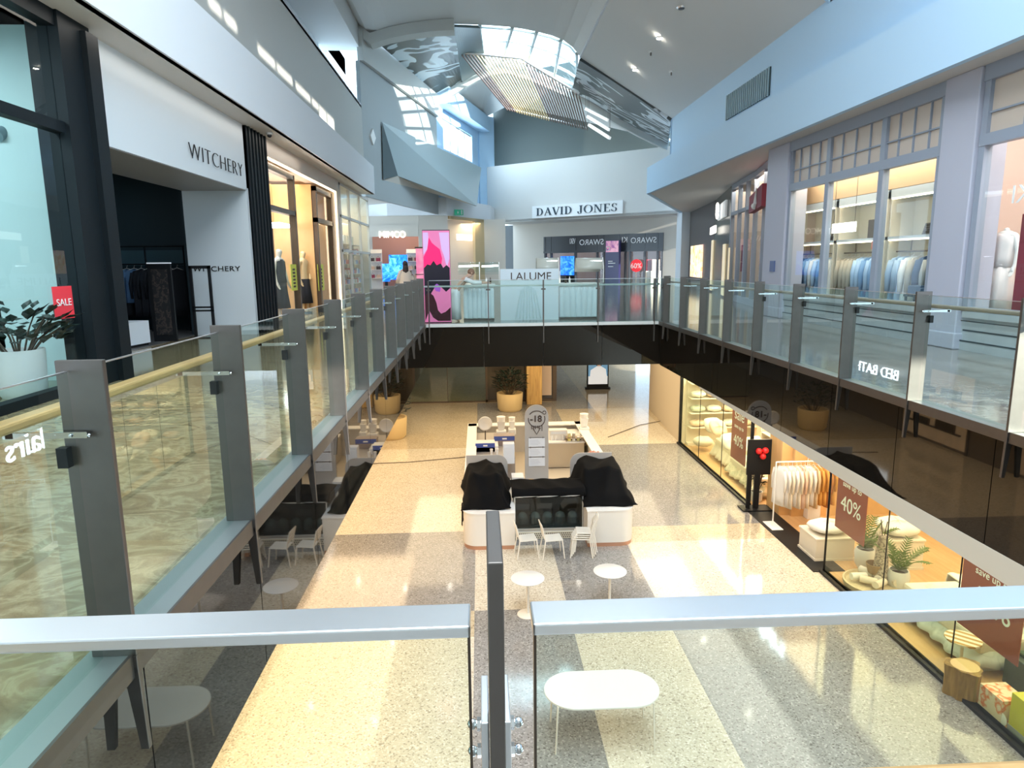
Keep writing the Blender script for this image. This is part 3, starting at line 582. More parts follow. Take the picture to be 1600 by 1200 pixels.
MB().box(.12, .70, 6.115, VR, .765, 6.148).obj('handrail', 'hand_wood', t, bevel=.01)
MB().box(VL, .85, U, VR, .96, U + .06).obj('bottom_channel', 'steel_pale', t)

# ================================================================== SIGNS AND LETTERING
def sign(label, parts, loc, cat='sign', group=None, name='shop_sign'):
    t = thing(name, label, cat, loc, 0, group)
    for p in parts: p(t)
    return t
w0 = at(295, 248, X=LX + .02); w1 = at(378, 273, X=LX + .02)
t = thing('shop_sign', 'black WITCHERY lettering high on the white shop header', 'sign', tuple(w0))
text('lettering', 'WITCHERY', (LX + .03, w0.y, 8.86), (0, 1, 0), .44, 'black', t, .008, fit=(w1.y - w0.y), space=1.1, off=-.013)
t = thing('shop_sign', 'small black WITCHERY lettering on the pale side wall inside the shop entrance', 'sign', (-6.5, 16.95, 6.7))
text('lettering', 'WITCHERY', (-6.93, 16.94, 6.70), (1, 0, 0), .17, 'black', t, .006, fit=1.13, space=1.1)
# serif letters drawn as thick and thin strokes, used on the department store sign
def serif(word, h, sp):
    """list of polygons (u, z) for a high-contrast serif capital alphabet"""
    out = []; u = 0; T, N = .17 * h, .05 * h
    def st(x0, z0, x1, z1, w): out.append([(u + x0 - w / 2, z0), (u + x0 + w / 2, z0), (u + x1 + w / 2, z1), (u + x1 - w / 2, z1)])
    def hb(x0, x1, z, w=None): w = w or N; out.append([(u + x0, z), (u + x1, z), (u + x1, z + w), (u + x0, z + w)])
    def arc(cx, cz, rx, rz, a0, a1, wmin, wmax, n=14):
        for i in range(n):
            a = math.radians(a0 + (a1 - a0) * i / n); b = math.radians(a0 + (a1 - a0) * (i + 1) / n)
            wa = wmin + (wmax - wmin) * abs(math.cos(a)); wb = wmin + (wmax - wmin) * abs(math.cos(b))
            out.append([(u + cx + (rx - wa) * math.cos(a), cz + (rz - wa * .5) * math.sin(a)), (u + cx + rx * math.cos(a), cz + rz * math.sin(a)), (u + cx + rx * math.cos(b), cz + rz * math.sin(b)), (u + cx + (rx - wb) * math.cos(b), cz + (rz - wb * .5) * math.sin(b))])
    for ch in word:
        W_ = .8 * h
        if ch == ' ': u += .5 * h; continue
        if ch == 'D': st(.2 * h, 0, .2 * h, h, T); hb(.02 * h, .4 * h, 0); hb(.02 * h, .4 * h, h - N); arc(.35 * h, h / 2, .45 * h, h / 2, -90, 90, N, T); W_ = .85 * h
        elif ch == 'A': st(.08 * h, 0, .42 * h, h, N); st(.72 * h, 0, .40 * h, h, T); hb(.2 * h, .62 * h, .33 * h); hb(-.02 * h, .2 * h, 0); hb(.58 * h, .86 * h, 0); W_ = .82 * h
        elif ch == 'V': st(.42 * h, 0, .12 * h, h, T); st(.45 * h, 0, .76 * h, h, N); hb(0, .28 * h, h - N); hb(.64 * h, .86 * h, h - N); W_ = .82 * h
        elif ch == 'I': st(.17 * h, 0, .17 * h, h, T); hb(0, .34 * h, 0); hb(0, .34 * h, h - N); W_ = .36 * h
        elif ch == 'J': st(.38 * h, .12 * h, .38 * h, h, T); hb(.2 * h, .56 * h, h - N); arc(.24 * h, .14 * h, .22 * h, .2 * h, 180, 360, N, T * .7); out.append([(u + .0 * h, .1 * h), (u + .14 * h, .1 * h), (u + .14 * h, .24 * h), (u + .0, .24 * h)]); W_ = .58 * h
        elif ch == 'O': arc(.48 * h, h / 2, .48 * h, h * .52, 0, 360, N, T, 28); W_ = .98 * h
        elif ch == 'N': st(.13 * h, 0, .13 * h, h, N); st(.74 * h, 0, .74 * h, h, N); st(.72 * h, 0, .16 * h, h, T); hb(0, .28 * h, 0); hb(0, .2 * h, h - N); hb(.6 * h, .88 * h, h - N); W_ = .9 * h
        elif ch == 'E': st(.2 * h, 0, .2 * h, h, T); hb(.02 * h, .68 * h, 0); hb(.02 * h, .64 * h, h - N); hb(.2 * h, .52 * h, .5 * h); st(.65 * h, 0, .68 * h, .24 * h, N); st(.62 * h, .78 * h, .62 * h, h, N); W_ = .72 * h
        elif ch == 'S': arc(.3 * h, .75 * h, .25 * h, .25 * h, 30, 270, N, T * .8); arc(.3 * h, .25 * h, .28 * h, .26 * h, -150, 90, N, T * .9); st(.53 * h, .72 * h, .53 * h, .95 * h, N); st(.04 * h, .06 * h, .04 * h, .28 * h, N); W_ = .62 * h
        u += W_ + sp
    return out, u - sp
def letters(mb, polys, org, udir, depth, sx=1.0):
    u = Vector(udir).normalized(); n = u.cross(Vector((0, 0, 1)))
    for p in polys: mb.slab([Vector(org) + u * (a * sx) + Vector((0, 0, z)) for a, z in p], n * depth)
    return mb
s0 = at_wall(832, 341, DA - DN * .16, DB - DN * .16); s1 = at_wall(973, 333, DA - DN * .16, DB - DN * .16); L = Vector((s1.x - s0.x, s1.y - s0.y)).length
t = thing('store_sign', 'white board with dark serif DAVID JONES lettering on the far white wall', 'sign', (s0.x, s0.y, 10.3))
sb = Vector((s0.x, s0.y)); MB().seg(sb, sb + DD * L, 10.28, 11.2, .1, 0).obj('board', C('sign_board', (0.80, 0.84, 0.86), .5, emit=.12), t)
po, wd = serif('DAVID JONES', .56, .06)
letters(MB(), po, (sb.x + DD.x * .4 - DN.x * .06, sb.y + DD.y * .4 - DN.y * .06, 10.46), (DD.x, DD.y, 0), .04, (L - .8) / wd).obj('lettering', C('sign_navy', (0.03, 0.06, 0.09), .4), t)
# lit shop signs
t = thing('shop_sign', 'glowing white MIMCO lettering over the rust-walled shop at the far left', 'sign', (-6, 47.55, 8.8))
MB().box(a0[0], 47.5, 8.72, a1[0], 47.58, 9.5).obj('backing', 'beige', t)
p0, p1 = at(592, 372, Y=47.45), at(633, 372, Y=47.45)
text('lettering', 'MIMCO', (p0.x, 47.47, p0.z + .02), (1, 0, 0), .62, C('lit_letter', (1, .95, .85), .5, emit=2.5), t, .03, fit=(p1.x - p0.x))
q0, q1 = at_wall(716, 375, b0, b1), at_wall(739, 375, b0, b1)
t = thing('shop_sign', 'small glowing cream sign over the gold-lit shop beside the pink banner', 'sign', tuple(q0))
MB().seg(q0[:2], q1[:2], q0.z, q0.z + .42, .08, .1).obj('light_box', C('lit_letter', (1, .95, .85), .5, emit=6), t)
e = at(716, 332, Y=47.2)
t = thing('exit_sign', 'green exit sign with an arrow and running figure on the white bulkhead', 'sign', (e.x, 47.5, e.z - .2))
g0, g1 = at_wall(709, 332, bk2[3], bk2[4]), at_wall(722, 332, bk2[3], bk2[4]); gd = (g1 - g0).normalized(); gn = Vector((gd.y, -gd.x, 0)) * .06
MB().slab([g0 + gn + Vector((0, 0, -.19)), g1 + gn + Vector((0, 0, -.19)), g1 + gn + Vector((0, 0, .19)), g0 + gn + Vector((0, 0, .19))], gn * .6).obj('board', C('exit_green', (0.0, .22, .12), .4, emit=.5), t)
o = g0.lerp(g1, .3) + gn * 2; q = g0.lerp(g1, .75) + gn * 2; zz = Vector((0, 0, 1))
MB().slab([o - gd * .1, o + zz * .12, o + zz * .04, o + gd * .09 + zz * .04, o + gd * .09 - zz * .04, o - zz * .04, o - zz * .12], gn * .2).slab([q - gd * .09 - zz * .15, q + gd * .09 - zz * .15, q + gd * .09 + zz * .15, q - gd * .09 + zz * .15], gn * .1).obj('symbol', 'lettering_white', t)
# lit signs that show only as reflections: on the right balustrade glass and on the polished floor
t = thing('shop_sign', 'lit white BED BATH lettering under the left gallery, mirrored in the glass opposite', 'sign', (-6.9, 28, 1.8)); MB().box(-7.0, 26.3, 2.0, -6.88, 29.5, 2.06).obj('mounting_rail', 'black', t)
text('lettering', 'BED BATH', (-6.87, 26.3, 1.95), (0, 1, 0), .62, C('cool_lit', (.8, .92, 1), .5, emit=14), t, .02, fit=3.2)
t = thing('shop_sign', 'lit white adairs lettering over the bedding shop entrance, mirrored in the floor', 'sign', (7.45, 15.8, 3.0))
text('lettering', 'adairs', (7.36, 17.0, 2.55), (0, -1, 0), .8, C('cool_lit', (.8, .92, 1), .5, emit=14), t, .02, fit=2.0)
# reflection of a sign, painted as reversed letters on the store's dark transom
t = thing('painted_reflection', 'pale back-to-front SWAROVSKI reflection painted on the dark store transom', 'lettering', (*dj(920), zo - 1))
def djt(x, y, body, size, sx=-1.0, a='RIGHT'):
    p = at_wall(x, y, DA + DP - DN * .18, DB + DP - DN * .18); text('lettering', body, tuple(p), (DD.x, DD.y, 0), size, C('reflected_letter', (.62, .66, .7), .5, emit=.25), t, .005, sx=sx, align=a)
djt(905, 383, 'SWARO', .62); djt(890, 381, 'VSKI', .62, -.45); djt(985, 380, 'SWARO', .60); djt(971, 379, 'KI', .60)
t = thing('painted_reflection', 'faint white back-to-front sign reflection painted on the pink shop window', 'lettering', (RX - .03, 10.3, 8))  # letters stand in for the mirror image of a sign opposite
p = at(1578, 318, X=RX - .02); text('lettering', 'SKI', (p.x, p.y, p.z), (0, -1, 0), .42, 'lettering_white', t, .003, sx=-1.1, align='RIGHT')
# posters hung inside the bedding shop's glass
def sale_poster(px0, px1, pyc, X, label, w, zc, big=.42):
    p = at(px0, pyc, X=X); y1 = p.y; t = thing('sale_poster', label, 'poster', (X, y1 - w / 2, zc - .85), 0, 'brick red sale posters in the bedding shop windows')
    MB().box(X - .006, y1 - w, zc - .85, X + .006, y1, zc + .85).obj('sheet', 'poster_red', t)
    for b, z, s in (('sale', .40, .50), ('save up to', .14, .17), ('40%', -.38, big)): text('lettering', b, (X - .009, y1 - w / 2, zc + z), (0, -1, 0), s, 'lettering_white', t, .002, align='CENTER')
    MB().tube([(X, y1 - .1, zc + .85), (X, y1 - .1, 3.75)], .004, 4).tube([(X, y1 - w + .1, zc + .85), (X, y1 - w + .1, 3.75)], .004, 4).obj('hanging_wire', 'steel', t)
sale_poster(1144, 1172, 660, 7.62, 'brick red sale poster above the far floral bed, save up to 40%', 1.15, at(1158, 680, X=7.62).z, .44)
sale_poster(1307, 1362, 790, 7.62, 'brick red sale poster in the window just behind the palm and the rack', 1.12, at(1335, 770, X=7.62).z - .12, .46)
sale_poster(1498, 1600, 950, 7.62, 'brick red sale poster nearest the bottom right corner over the quilted bed', 1.25, at(1545, 900, X=7.62).z - .2, .5)
# ================================================================== ICE CREAM KIOSK
def rounded(x0, y0, x1, y1, r, corners, n=6):
    """plan outline with chosen rounded corners: 'a' (x0,y0) 'b' (x1,y0) 'c' (x1,y1) 'd' (x0,y1)"""
    out = []
    for k, (cx, cy, sx, sy, a0) in dict(a=(x0, y0, 1, 1, 180), b=(x1, y0, -1, 1, 270), c=(x1, y1, -1, -1, 0), d=(x0, y1, 1, -1, 90)).items():
        if k in corners:
            for i in range(n + 1): a = math.radians(a0 + 90 * i / n); out.append((cx + sx * r + r * math.cos(a), cy + sy * r + r * math.sin(a)))
        else: out.append((cx, cy))
    return out
KZ = .93
k = thing('kiosk', 'white ice cream kiosk with rounded counters and copper kickplate on the lower floor', 'kiosk', (1.6, 15.4, 0))
for x0, x1, c in ((-.5, .74, 'a'), (2.5, 3.66, 'b')):
    a = MB().prism(rounded(x0, 15.4, x1, 18.0, .34, c), .1, KZ - .03).obj('counter', 'kiosk_white', k, smooth=True)
    MB().prism(rounded(x0 - .015, 15.385, x1 + .015, 18.0, .35, c), KZ - .03, KZ).obj('counter_top', 'counter_top', a, smooth=True)
    MB().prism(rounded(x0 + .01, 15.41, x1 - .01, 18.0, .34, c), 0.0, .1).obj('kickplate', 'copper', a, smooth=True)
MB().box(-.5, 18.0, 0, -.38, 24, 1.06).obj('side_wall', 'kiosk_white', k)
MB().box(3.54, 18.0, 0, 3.66, 24, 1.06).obj('side_wall', 'kiosk_white', k)
MB().box(-.5, 23.9, 0, 3.66, 24.0, 1.06).obj('back_wall', 'kiosk_white', k)
MB().box(-.52, 18.0, 1.06, -.2, 24.0, 1.1).box(3.36, 18.0, 1.06, 3.68, 24.02, 1.1).box(-.5, 23.6, 1.06, 3.66, 24.04, 1.1).obj('ledge', 'counter_top', k)
MB().box(-.36, 18.0, 0.002, 3.52, 23.9, .02).obj('deck', C('kiosk_deck', (0.72, 0.62, 0.48), .3), k)
for x0, x1, s in ((-.46, .68, 1), (2.42, 3.58, -1)):
    xs = [(x0, KZ - .02), (x1, KZ - .02)]; rc = .28
    prof = [(x0, .90), (x1, .90)] + [((x1 - rc if s > 0 else x0 + rc) + s * rc * math.cos(math.radians(a)), 1.62 - rc + rc * math.sin(math.radians(a))) for a in range(0, 91, 15)]
    prof = [(x0, .90), (x1, .90), *([(x1 - rc + rc * math.cos(math.radians(a)), 1.62 - rc + rc * math.sin(math.radians(a))) for a in range(0, 91, 15)] + [(x0, 1.62)] if s > 0 else [(x1, 1.62)] + [(x0 + rc + rc * math.cos(math.radians(a)), 1.62 - rc + rc * math.sin(math.radians(a))) for a in range(90, 181, 15)])]
    MB().slab([(x, 18.0, z) for x, z in prof], (0, .05, 0)).obj('partition', 'grey_board', k)
MB().box(-.36, 20.2, 0, 1.0, 23.4, .9).box(-.36, 18.2, 0, .1, 20.2, .9).obj('back_counter', C('grey_counter', (0.35, 0.32, 0.30), .4), k)
MB().box(1.95, 21.8, 0.05, 3.4, 23.6, .88).obj('fridge', C('warm_steel', (0.62, 0.54, 0.42), .3, metal=.5), k)
MB().box(1.93, 21.78, .88, 3.42, 23.62, .92).obj('fridge_top', 'counter_top', k)
# display freezer between the counters
t = thing('display_freezer', 'glass fronted ice cream freezer under a black cloth, behind the chairs', 'freezer', (1.62, 16.1, 0))
MB().box(.76, 16.05, .0, 2.49, 16.95, .24).obj('base', 'kiosk_white', t)
MB().box(.76, 16.9, .24, 2.49, 16.95, 1.1).box(.76, 16.06, .24, .80, 16.95, 1.1).box(2.45, 16.06, .24, 2.49, 16.95, 1.1).box(.8, 16.1, .24, 2.45, 16.9, .3).obj('cabinet', C('freezer_grey', (0.09, 0.11, 0.115), .35), t)
MB().box(.76, 16.03, .24, .785, 16.06, 1.1).box(2.465, 16.03, .24, 2.49, 16.06, 1.1).box(.76, 16.03, 1.075, 2.49, 16.06, 1.1).box(.76, 16.03, .22, 2.49, 16.06, .26).obj('frame', 'steel_bright', t)
MB().box(.785, 16.04, .26, 2.465, 16.048, 1.075).obj('glass_front', glass_mat('freezer_glass', (.55, .60, .60), 1.3), t)
mb = MB().box(.78, 15.93, .02, 2.47, 15.96, .2)
t2 = mb.obj('grille', C('grille_cream', (0.70, 0.64, 0.50), .5), t); gb = MB()
for r in range(3):
    for i in range(34): gb.box(.82 + i * .048 + (r % 2) * .02, 15.925, .045 + r * .05, .845 + i * .048 + (r % 2) * .02, 15.93, .075 + r * .05)
tag(gb.obj('perforation', 'ink', t2), kind='stuff')
for i in range(5):
    d = thing('tub_lid', 'clear domed lid over an ice cream tub in the freezer', 'lid', (.98 + i * .32, 16.32, .45), 0, 'domed lids in the display freezer')
    MB().lathe((.98 + i * .32, 16.32, .3), [(.13, 0), (.13, .15), (.14, .16)], 14).obj('tub', C('tub_steel', (.35, .36, .36), .3, metal=.7), d)
    MB().ball((.98 + i * .32, 16.32, .47), (.125, .125, .12), 14, 8).obj('dome', C('dome_grey', (.42, .46, .44), .15), d, smooth=2)
def cloth(name, label, fn, nu=26, nv=26, group=None, solid=.012):
    o = MB().grid(fn, nu, nv).obj(name, 'black_cloth', None, smooth=2, solid=solid); return tag(o, label, 'cloth', group)
def fold(s, t, a=.02, f=9): return a * (math.sin(s * f * 2 + 3 * math.sin(t * 5)) + .6 * math.sin(t * f + 4 * s))
def drape(x0, x1, y0, y1, hump, base=KZ + .02, lean=0.0):
    def fn(s, t):
        x = x0 + (x1 - x0) * s; y = y0 + (y1 - y0) * t
        e = min(s, 1 - s, t * 1.2, (1 - t) * 3) * 2.6
        w = max(0.0, min(1.0, e * 2.2)); w = w * w * (3 - 2 * w)
        z = base + hump(s, t) * w
        j = fold(s, t, .03, 5) * (1.2 - w * .5)
        return Vector((x + j + lean * t * (s - .5), y + fold(t, s, .025, 6), z + max(0, fold(t + .3, s, .02, 7))))
    return fn
cloth('cover_cloth', 'black cloth heaped over a machine on the left kiosk counter', drape(-.56, .70, 15.6, 17.97, lambda s, t: .62 * (1 if t > .42 else .38 + .62 * (t / .42) ** 2) * (.9 + .1 * math.sin(math.pi * s)) - .10 * abs(math.sin(7 * s + 3 * t)) - .12 * max(0, s - .6) * (t < .6)))
cloth('cover_cloth', 'black cloth heaped over a machine on the right kiosk counter', drape(2.42, 3.80, 15.6, 17.97, lambda s, t: .66 * (1 if t > .5 else .25 + .75 * (t / .5) ** 1.6) * (.9 + .1 * math.sin(math.pi * s)) - .10 * abs(math.sin(6 * s - 3 * t + 1)), lean=.05))
cloth('cover_cloth', 'long black cloth laid along the top of the glass freezer', lambda s, t: Vector((.7 + 1.86 * s, 16.02 + .98 * t + fold(s, t, .008, 9), 1.24 - .16 * max(0, .12 - t) / .12 + .015 * math.sin(s * 20 + t * 5))), 30, 12)
def tail(s, t): return Vector((-.525 - .03 * math.sin(9 * t), 15.75 + .35 * s + .05 * math.sin(7 * t), .97 - .5 * t * (1 - .5 * s)))
cloth('cover_cloth', 'narrow black cloth end hanging off the outer left kiosk corner', tail, 6, 10)
# arched kiosk sign board
t = thing('kiosk_sign', 'tall grey arched kiosk sign with a -18 degree ice cream logo and price lists', 'sign', (1.61, 19.5, 0))
TX0, TX1, TT = 1.26, 1.965, 2.69; r = (TX1 - TX0) / 2; cx = (TX0 + TX1) / 2
MB().slab([(TX0, 19.5, .02), (TX1, 19.5, .02)] + [(cx + r * math.cos(math.radians(a)), 19.5, TT - r + r * math.sin(math.radians(a))) for a in range(0, 181, 12)], (0, .08, 0)).obj('board', 'grey_board', t)
LZ = TT - .42; LR = .245
ring = MB()
for a0, a1 in ((-235, 25), (60, 165)) if False else ((50, 152), (172, 388)):
    ring.tube([(cx + LR * math.cos(math.radians(a)), 19.49, LZ + LR * math.sin(math.radians(a))) for a in range(a0, a1, 8)], .012, 6)
ring.tube([(cx + .23 + .05 * math.cos(math.radians(a)), 19.49, LZ + .19 + .05 * math.sin(math.radians(a))) for a in range(0, 360, 30)], .011, 6, closed=True)
ring.tube([(cx - .115, 19.49, LZ - .27), (cx, 19.49, LZ - .47), (cx + .115, 19.49, LZ - .27)], .012, 6)
for dx, h in ((-.15, .07), (-.09, .04), (-.04, .07), (.02, .04), (.07, .06), (.16, .13)): ring.tube([(cx + dx, 19.49, LZ - .2), (cx + dx, 19.49, LZ - .24 - h)], .011, 5)
ring.obj('cone_logo', 'ink', t)
text('lettering', '-18', (cx - .02, 19.485, LZ - .085), (1, 0, 0), .27, 'ink', t, .004, align='CENTER', off=.006)
pz = LZ - .56
for i in range(3):
    z1 = pz - i * .30
    pp = MB().box(cx - .245, 19.48, z1 - .29, cx + .245, 19.49, z1 - .01).obj('price_list', 'paper', t)
    MB().box(cx - .24, 19.472, z1 - .012, cx + .24, 19.48, z1).box(cx - .19, 19.47, z1 - .035, cx - .18, 19.48, z1 + .025).box(cx + .18, 19.47, z1 - .035, cx + .19, 19.48, z1 + .025).obj('clip_rail', 'ink', pp)
    lm = MB()
    for j in range(4): lm.box(cx - .2, 19.477, z1 - .09 - j * .045, cx + (.05 + .03 * (j % 3)), 19.48, z1 - .082 - j * .045)
    lm.obj('printed_line', C('grey_print', (.45, .48, .55)), pp)
MB().lathe((cx, 19.35, .02), [(.4, 0), (.4, .32), (.38, .34)], 20, 1, .55).obj('curved_ledge', 'counter_top', t, smooth=True)
# kiosk equipment
def P(x, y, Y): return at(x, y, Y=Y)
t = thing('dish_stand', 'round white dish standing upright on the back left of the kiosk', 'dish', (.1, 22, .9))
c = P(758, 662, 22); dm = MB(); 
dm.rings([[Vector((c.x + rr * math.cos(a * math.pi / 12), 22 + dy, c.z + rr * math.sin(a * math.pi / 12))) for a in range(24)] for rr, dy in ((.02, .05), (.19, .02), (.235, -.02), (.24, .03), (.02, .08))]).obj('dish', 'counter_top', t, smooth=2)
MB().tube([(c.x, 22.05, .9), (c.x, 22.05, c.z - .2)], .02).cyl((c.x, 22.05, .9), .14, .02).obj('stand', 'steel', t)
t = thing('waffle_plate', 'round steel hotplate with a lid on the kiosk back counter below the white dish', 'appliance', (.05, 21.1, .9))
MB().box(-.25, 20.9, .9, .5, 21.5, 1.08).obj('body', 'counter_top', t); MB().lathe((.12, 21.2, 1.08), [(.27, 0), (.27, .03), (.2, .04)], 24).obj('plate', C('hotplate', (.25, .2, .17), .25, metal=.8), t)
for i, (x0, y0, w_, lab) in enumerate(((758, 697, .62, 'lower'), (788, 686, .68, 'upper'))):
    Y = 20.9 if i == 0 else 21.6; c = P(x0, y0, Y); t = thing('carton', 'white carton with a blue stripe, the %s of two beside the arched sign' % lab, 'box', (c.x, Y, .9), 0)
    MB().box(c.x - w_ / 2, Y, .9, c.x + w_ / 2, Y + .4, c.z + .1).obj('box', C('carton_dark', (.30, .24, .22), .5) if i else 'counter_top', t)
    MB().box(c.x - w_ / 2, Y - .01, c.z - .05, c.x + w_ / 2, Y, c.z + .09).obj('blue_stripe', C('stripe_blue', (.06, .10, .38), .4), t); MB().box(c.x - w_ * .1, Y - .016, c.z - .01, c.x + w_ * .12, Y - .01, c.z + .04).obj('white_mark', 'lettering_white', t)
def appliance(name, label, cat, px, py, Y, w_, h, z0=.92, m='counter_top', kind='grinder'):
    c = P(px, py, Y); t = thing(name, label, cat, (c.x, Y, z0))
    if kind == 'grinder':
        MB().box(c.x - w_ / 2, Y - .12, z0, c.x + w_ / 2, Y + .2, z0 + h * .35).hexa([(c.x - w_ * .3, Y, z0 + h * .35), (c.x + w_ * .3, Y, z0 + h * .35), (c.x + w_ * .3, Y + .2, z0 + h * .35), (c.x - w_ * .3, Y + .2, z0 + h * .35), (c.x - w_ * .42, Y - .05, z0 + h * .8), (c.x + w_ * .42, Y - .05, z0 + h * .8), (c.x + w_ * .42, Y + .2, z0 + h * .8), (c.x - w_ * .42, Y + .2, z0 + h * .8)]).obj('body', m, t, bevel=.02)
        MB().lathe((c.x, Y + .08, z0 + h * .8), [(w_ * .4, 0), (w_ * .45, h * .2)], 14).obj('hopper', m, t)
    else:
        MB().box(c.x - w_ / 2, Y - .1, z0, c.x + w_ / 2, Y + .2, z0 + h).obj('body', m, t, bevel=.015); MB().box(c.x - w_ * .4, Y - .11, z0 + h * .6, c.x + w_ * .4, Y - .1, z0 + h * .85).obj('panel', 'paper', t)
    return t
appliance('soft_serve_machine', 'tall white machine on the kiosk back counter right of the white dish', 'appliance', 783, 665, 22.6, .34, .72)
appliance('blender', 'smaller white machine beside the tall white one at the kiosk back', 'appliance', 800, 665, 23.0, .26, .6)
appliance('paper_rack', 'pale grey paper holder beside the arched sign', 'holder', 795, 712, 19.6, .34, .62, .9, 'paper', 'b')
appliance('coffee_machine', 'white and steel coffee machine right of the arched sign', 'appliance', 872, 688, 22.2, .62, .34, .92, 'kiosk_white', 'b')
appliance('paper_roll_holder', 'tall white dispenser at the back right corner of the kiosk', 'dispenser', 913, 665, 22.8, .34, .72)
appliance('cutlery_tray', 'steel tray of utensils on the left of the kiosk', 'tray', 748, 706, 19.4, .5, .22, .9, 'steel', 'b')
t = thing('bin', 'slim blue-grey bin with a white lid inside the kiosk', 'bin', (1.0, 18.6, .02))
MB().hexa([(.86, 18.55, .02), (1.12, 18.55, .02), (1.12, 18.9, .02), (.86, 18.9, .02), (.83, 18.5, .74), (1.15, 18.5, .74), (1.15, 18.92, .74), (.83, 18.92, .74)]).obj('body', C('bin_blue', (.13, .17, .21), .5), t); MB().box(.82, 18.48, .74, 1.16, 18.94, .8).obj('lid', 'counter_top', t)
t = thing('stool', 'round wooden-topped stool with thin black legs inside the kiosk', 'stool', (1.36, 18.5, .02))
MB().cyl((1.36, 18.5, .66), .17, .035, 20).obj('seat', 'oak_panel', t)
for a in (45, 135, 225, 315): MB().tube([(1.36 + .1 * math.cos(math.radians(a)), 18.5 + .1 * math.sin(math.radians(a)), .66), (1.36 + .19 * math.cos(math.radians(a)), 18.5 + .19 * math.sin(math.radians(a)), .02)], .012, 6).obj('leg', 'black', t)
t = thing('cardboard_box', 'brown cardboard box on the kiosk floor beside the stool', 'box', (1.78, 18.5, .02))
MB().box(1.6, 18.4, .02, 2.0, 18.75, .38).obj('box', C('cardboard', (.36, .22, .12), .8), t); MB().hexa([(1.6, 18.4, .38), (2.0, 18.4, .38), (2.0, 18.41, .38), (1.6, 18.41, .38), (1.62, 18.3, .47), (2.02, 18.3, .47), (2.02, 18.31, .47), (1.62, 18.31, .47)]).obj('flap', C('cardboard', (.36, .22, .12), .8), t)
# jar shelves
t = thing('jar_shelf', 'small wooden shelf unit packed with jars at the right of the kiosk', 'shelf', (3.1, 22, .92))
JY = 21.9; jx0, jx1 = P(886, 690, JY).x, P(921, 690, JY).x; rows = [P(900, yy_, JY).z for yy_ in (712, 693, 667)]
zb = .92
MB().box(jx0 - .03, JY + .16, zb, jx1 + .03, JY + .2, rows[1] + .12).box(jx0 - .04, JY - .08, zb, jx0 - .02, JY + .2, rows[1] + .14).box(jx1 + .02, JY - .08, zb, jx1 + .04, JY + .2, rows[1] + .14).obj('carcass', C('shelf_wood', (.30, .22, .15), .5), t)
for z in (rows[1] - .02, rows[1] + .22): MB().box(jx0 - .03, JY - .08, z - .015, jx1 + .03, JY + .2, z).obj('shelf_board', C('shelf_wood', (.30, .22, .15), .5), t)
jars = {}
for ri, z in enumerate((zb + .002, rows[1] - .018, rows[1] + .222)):
    n = 5 if ri < 2 else 2
    for i in range(n):
        col = [(.72, .62, .22), (.75, .72, .68), (.62, .55, .25), (.40, .34, .26), (.70, .62, .62)][(i + ri) % 5]; key = (i + ri) % 5
        lab = ['yellow', 'white', 'mustard', 'brown', 'pinkish'][key] + ' filled lidded jar on the %s of the kiosk jar shelf' % ['bottom row', 'middle row', 'top'][ri]
        x = jx0 + .07 + (jx1 - jx0 - .14) * i / 4
        if key not in jars:
            j = thing('jar', lab, 'jar', (x, JY, z), 0, 'jars on the kiosk shelf'); MB().lathe((0, 0, 0), [(.05, 0), (.055, .02), (.055, .11), (.045, .13)], 12).obj('glass_jar', C('jar%d' % key, col, .25), j, world=False, smooth=True); MB().cyl((0, 0, .13), .048, .025, 12).obj('lid', 'lettering_white', j, world=False); jars[key] = j
        else: dup(jars[key], (x, JY, z), 0, lab)
for i, (px, py) in enumerate(((768, 712), (777, 716), (868, 700), (880, 704), (862, 672))):
    c = P(px, py, 20.6 if i < 2 else 22.1); zb2 = .9 if i < 2 else .92
    m = MB().lathe((c.x, c.y, zb2), [(.035, 0), (.05, .16), (.053, .17), (.04, .165), (.03, .02)], 14).obj('paper_cup', 'counter_top', None, smooth=True)
    tag(m, ['white cup left of the paper holder', 'white cup nearest the black cloth on the left', 'white cup in front of the coffee machine', 'white cup between coffee machine and jars', 'white cup behind the coffee machine'][i], 'cup')
m = MB()
for i in range(5): m.ball((3.2 + .07 * i, 19.6 + .04 * (i % 2), 1.14 + .02 * (i % 3)), .05, 10, 6)
tag(m.obj('fruit_heap', C('coral', (.75, .25, .16), .5), None, smooth=2), 'small heap of coral pink fruit on the right kiosk ledge', 'fruit', kind='stuff')

# ================================================================== CAFE TABLES AND CHAIRS
def make_chair(label, group=None):
    t = thing('stacking_chair', label, 'chair', (0, 0, 0), 0, group)
    MB().hexa([(-.2, -.2, .43), (.22, -.21, .44), (.22, .21, .44), (-.2, .2, .43), (-.2, -.2, .45), (.22, -.21, .46), (.22, .21, .46), (-.2, .2, .45)]).obj('seat', 'chair', t, world=False, bevel=.01)
    for sy in (-1, 1):
        MB().tube([(.2, sy * .19, .44), (.25, sy * .22, 0)], .015, 6).obj('leg', 'chair', t, world=False)
        MB().tube([(-.27, sy * .22, 0), (-.2, sy * .19, .44), (-.24, sy * .19, .66), (-.29, sy * .185, .84)], .015, 6).obj('leg', 'chair', t, world=False)
    mb = MB()
    for z in (.58, .655, .73, .80):
        u = (z - .44) / .4; x = -.2 - .09 * u; mb.box(x - .006, -.19, z - .02, x + .006, .19, z + .02)
    mb.tube([(-.29, -.185, .84), (-.30, 0, .855), (-.29, .185, .84)], .013, 6).obj('backrest', 'chair', t, world=False)
    return t
c0 = make_chair('single cream metal chair at the left of the row before the freezer')
c0.location = (1.0, 15.02, 0); c0.rotation_euler = (0, 0, .12)
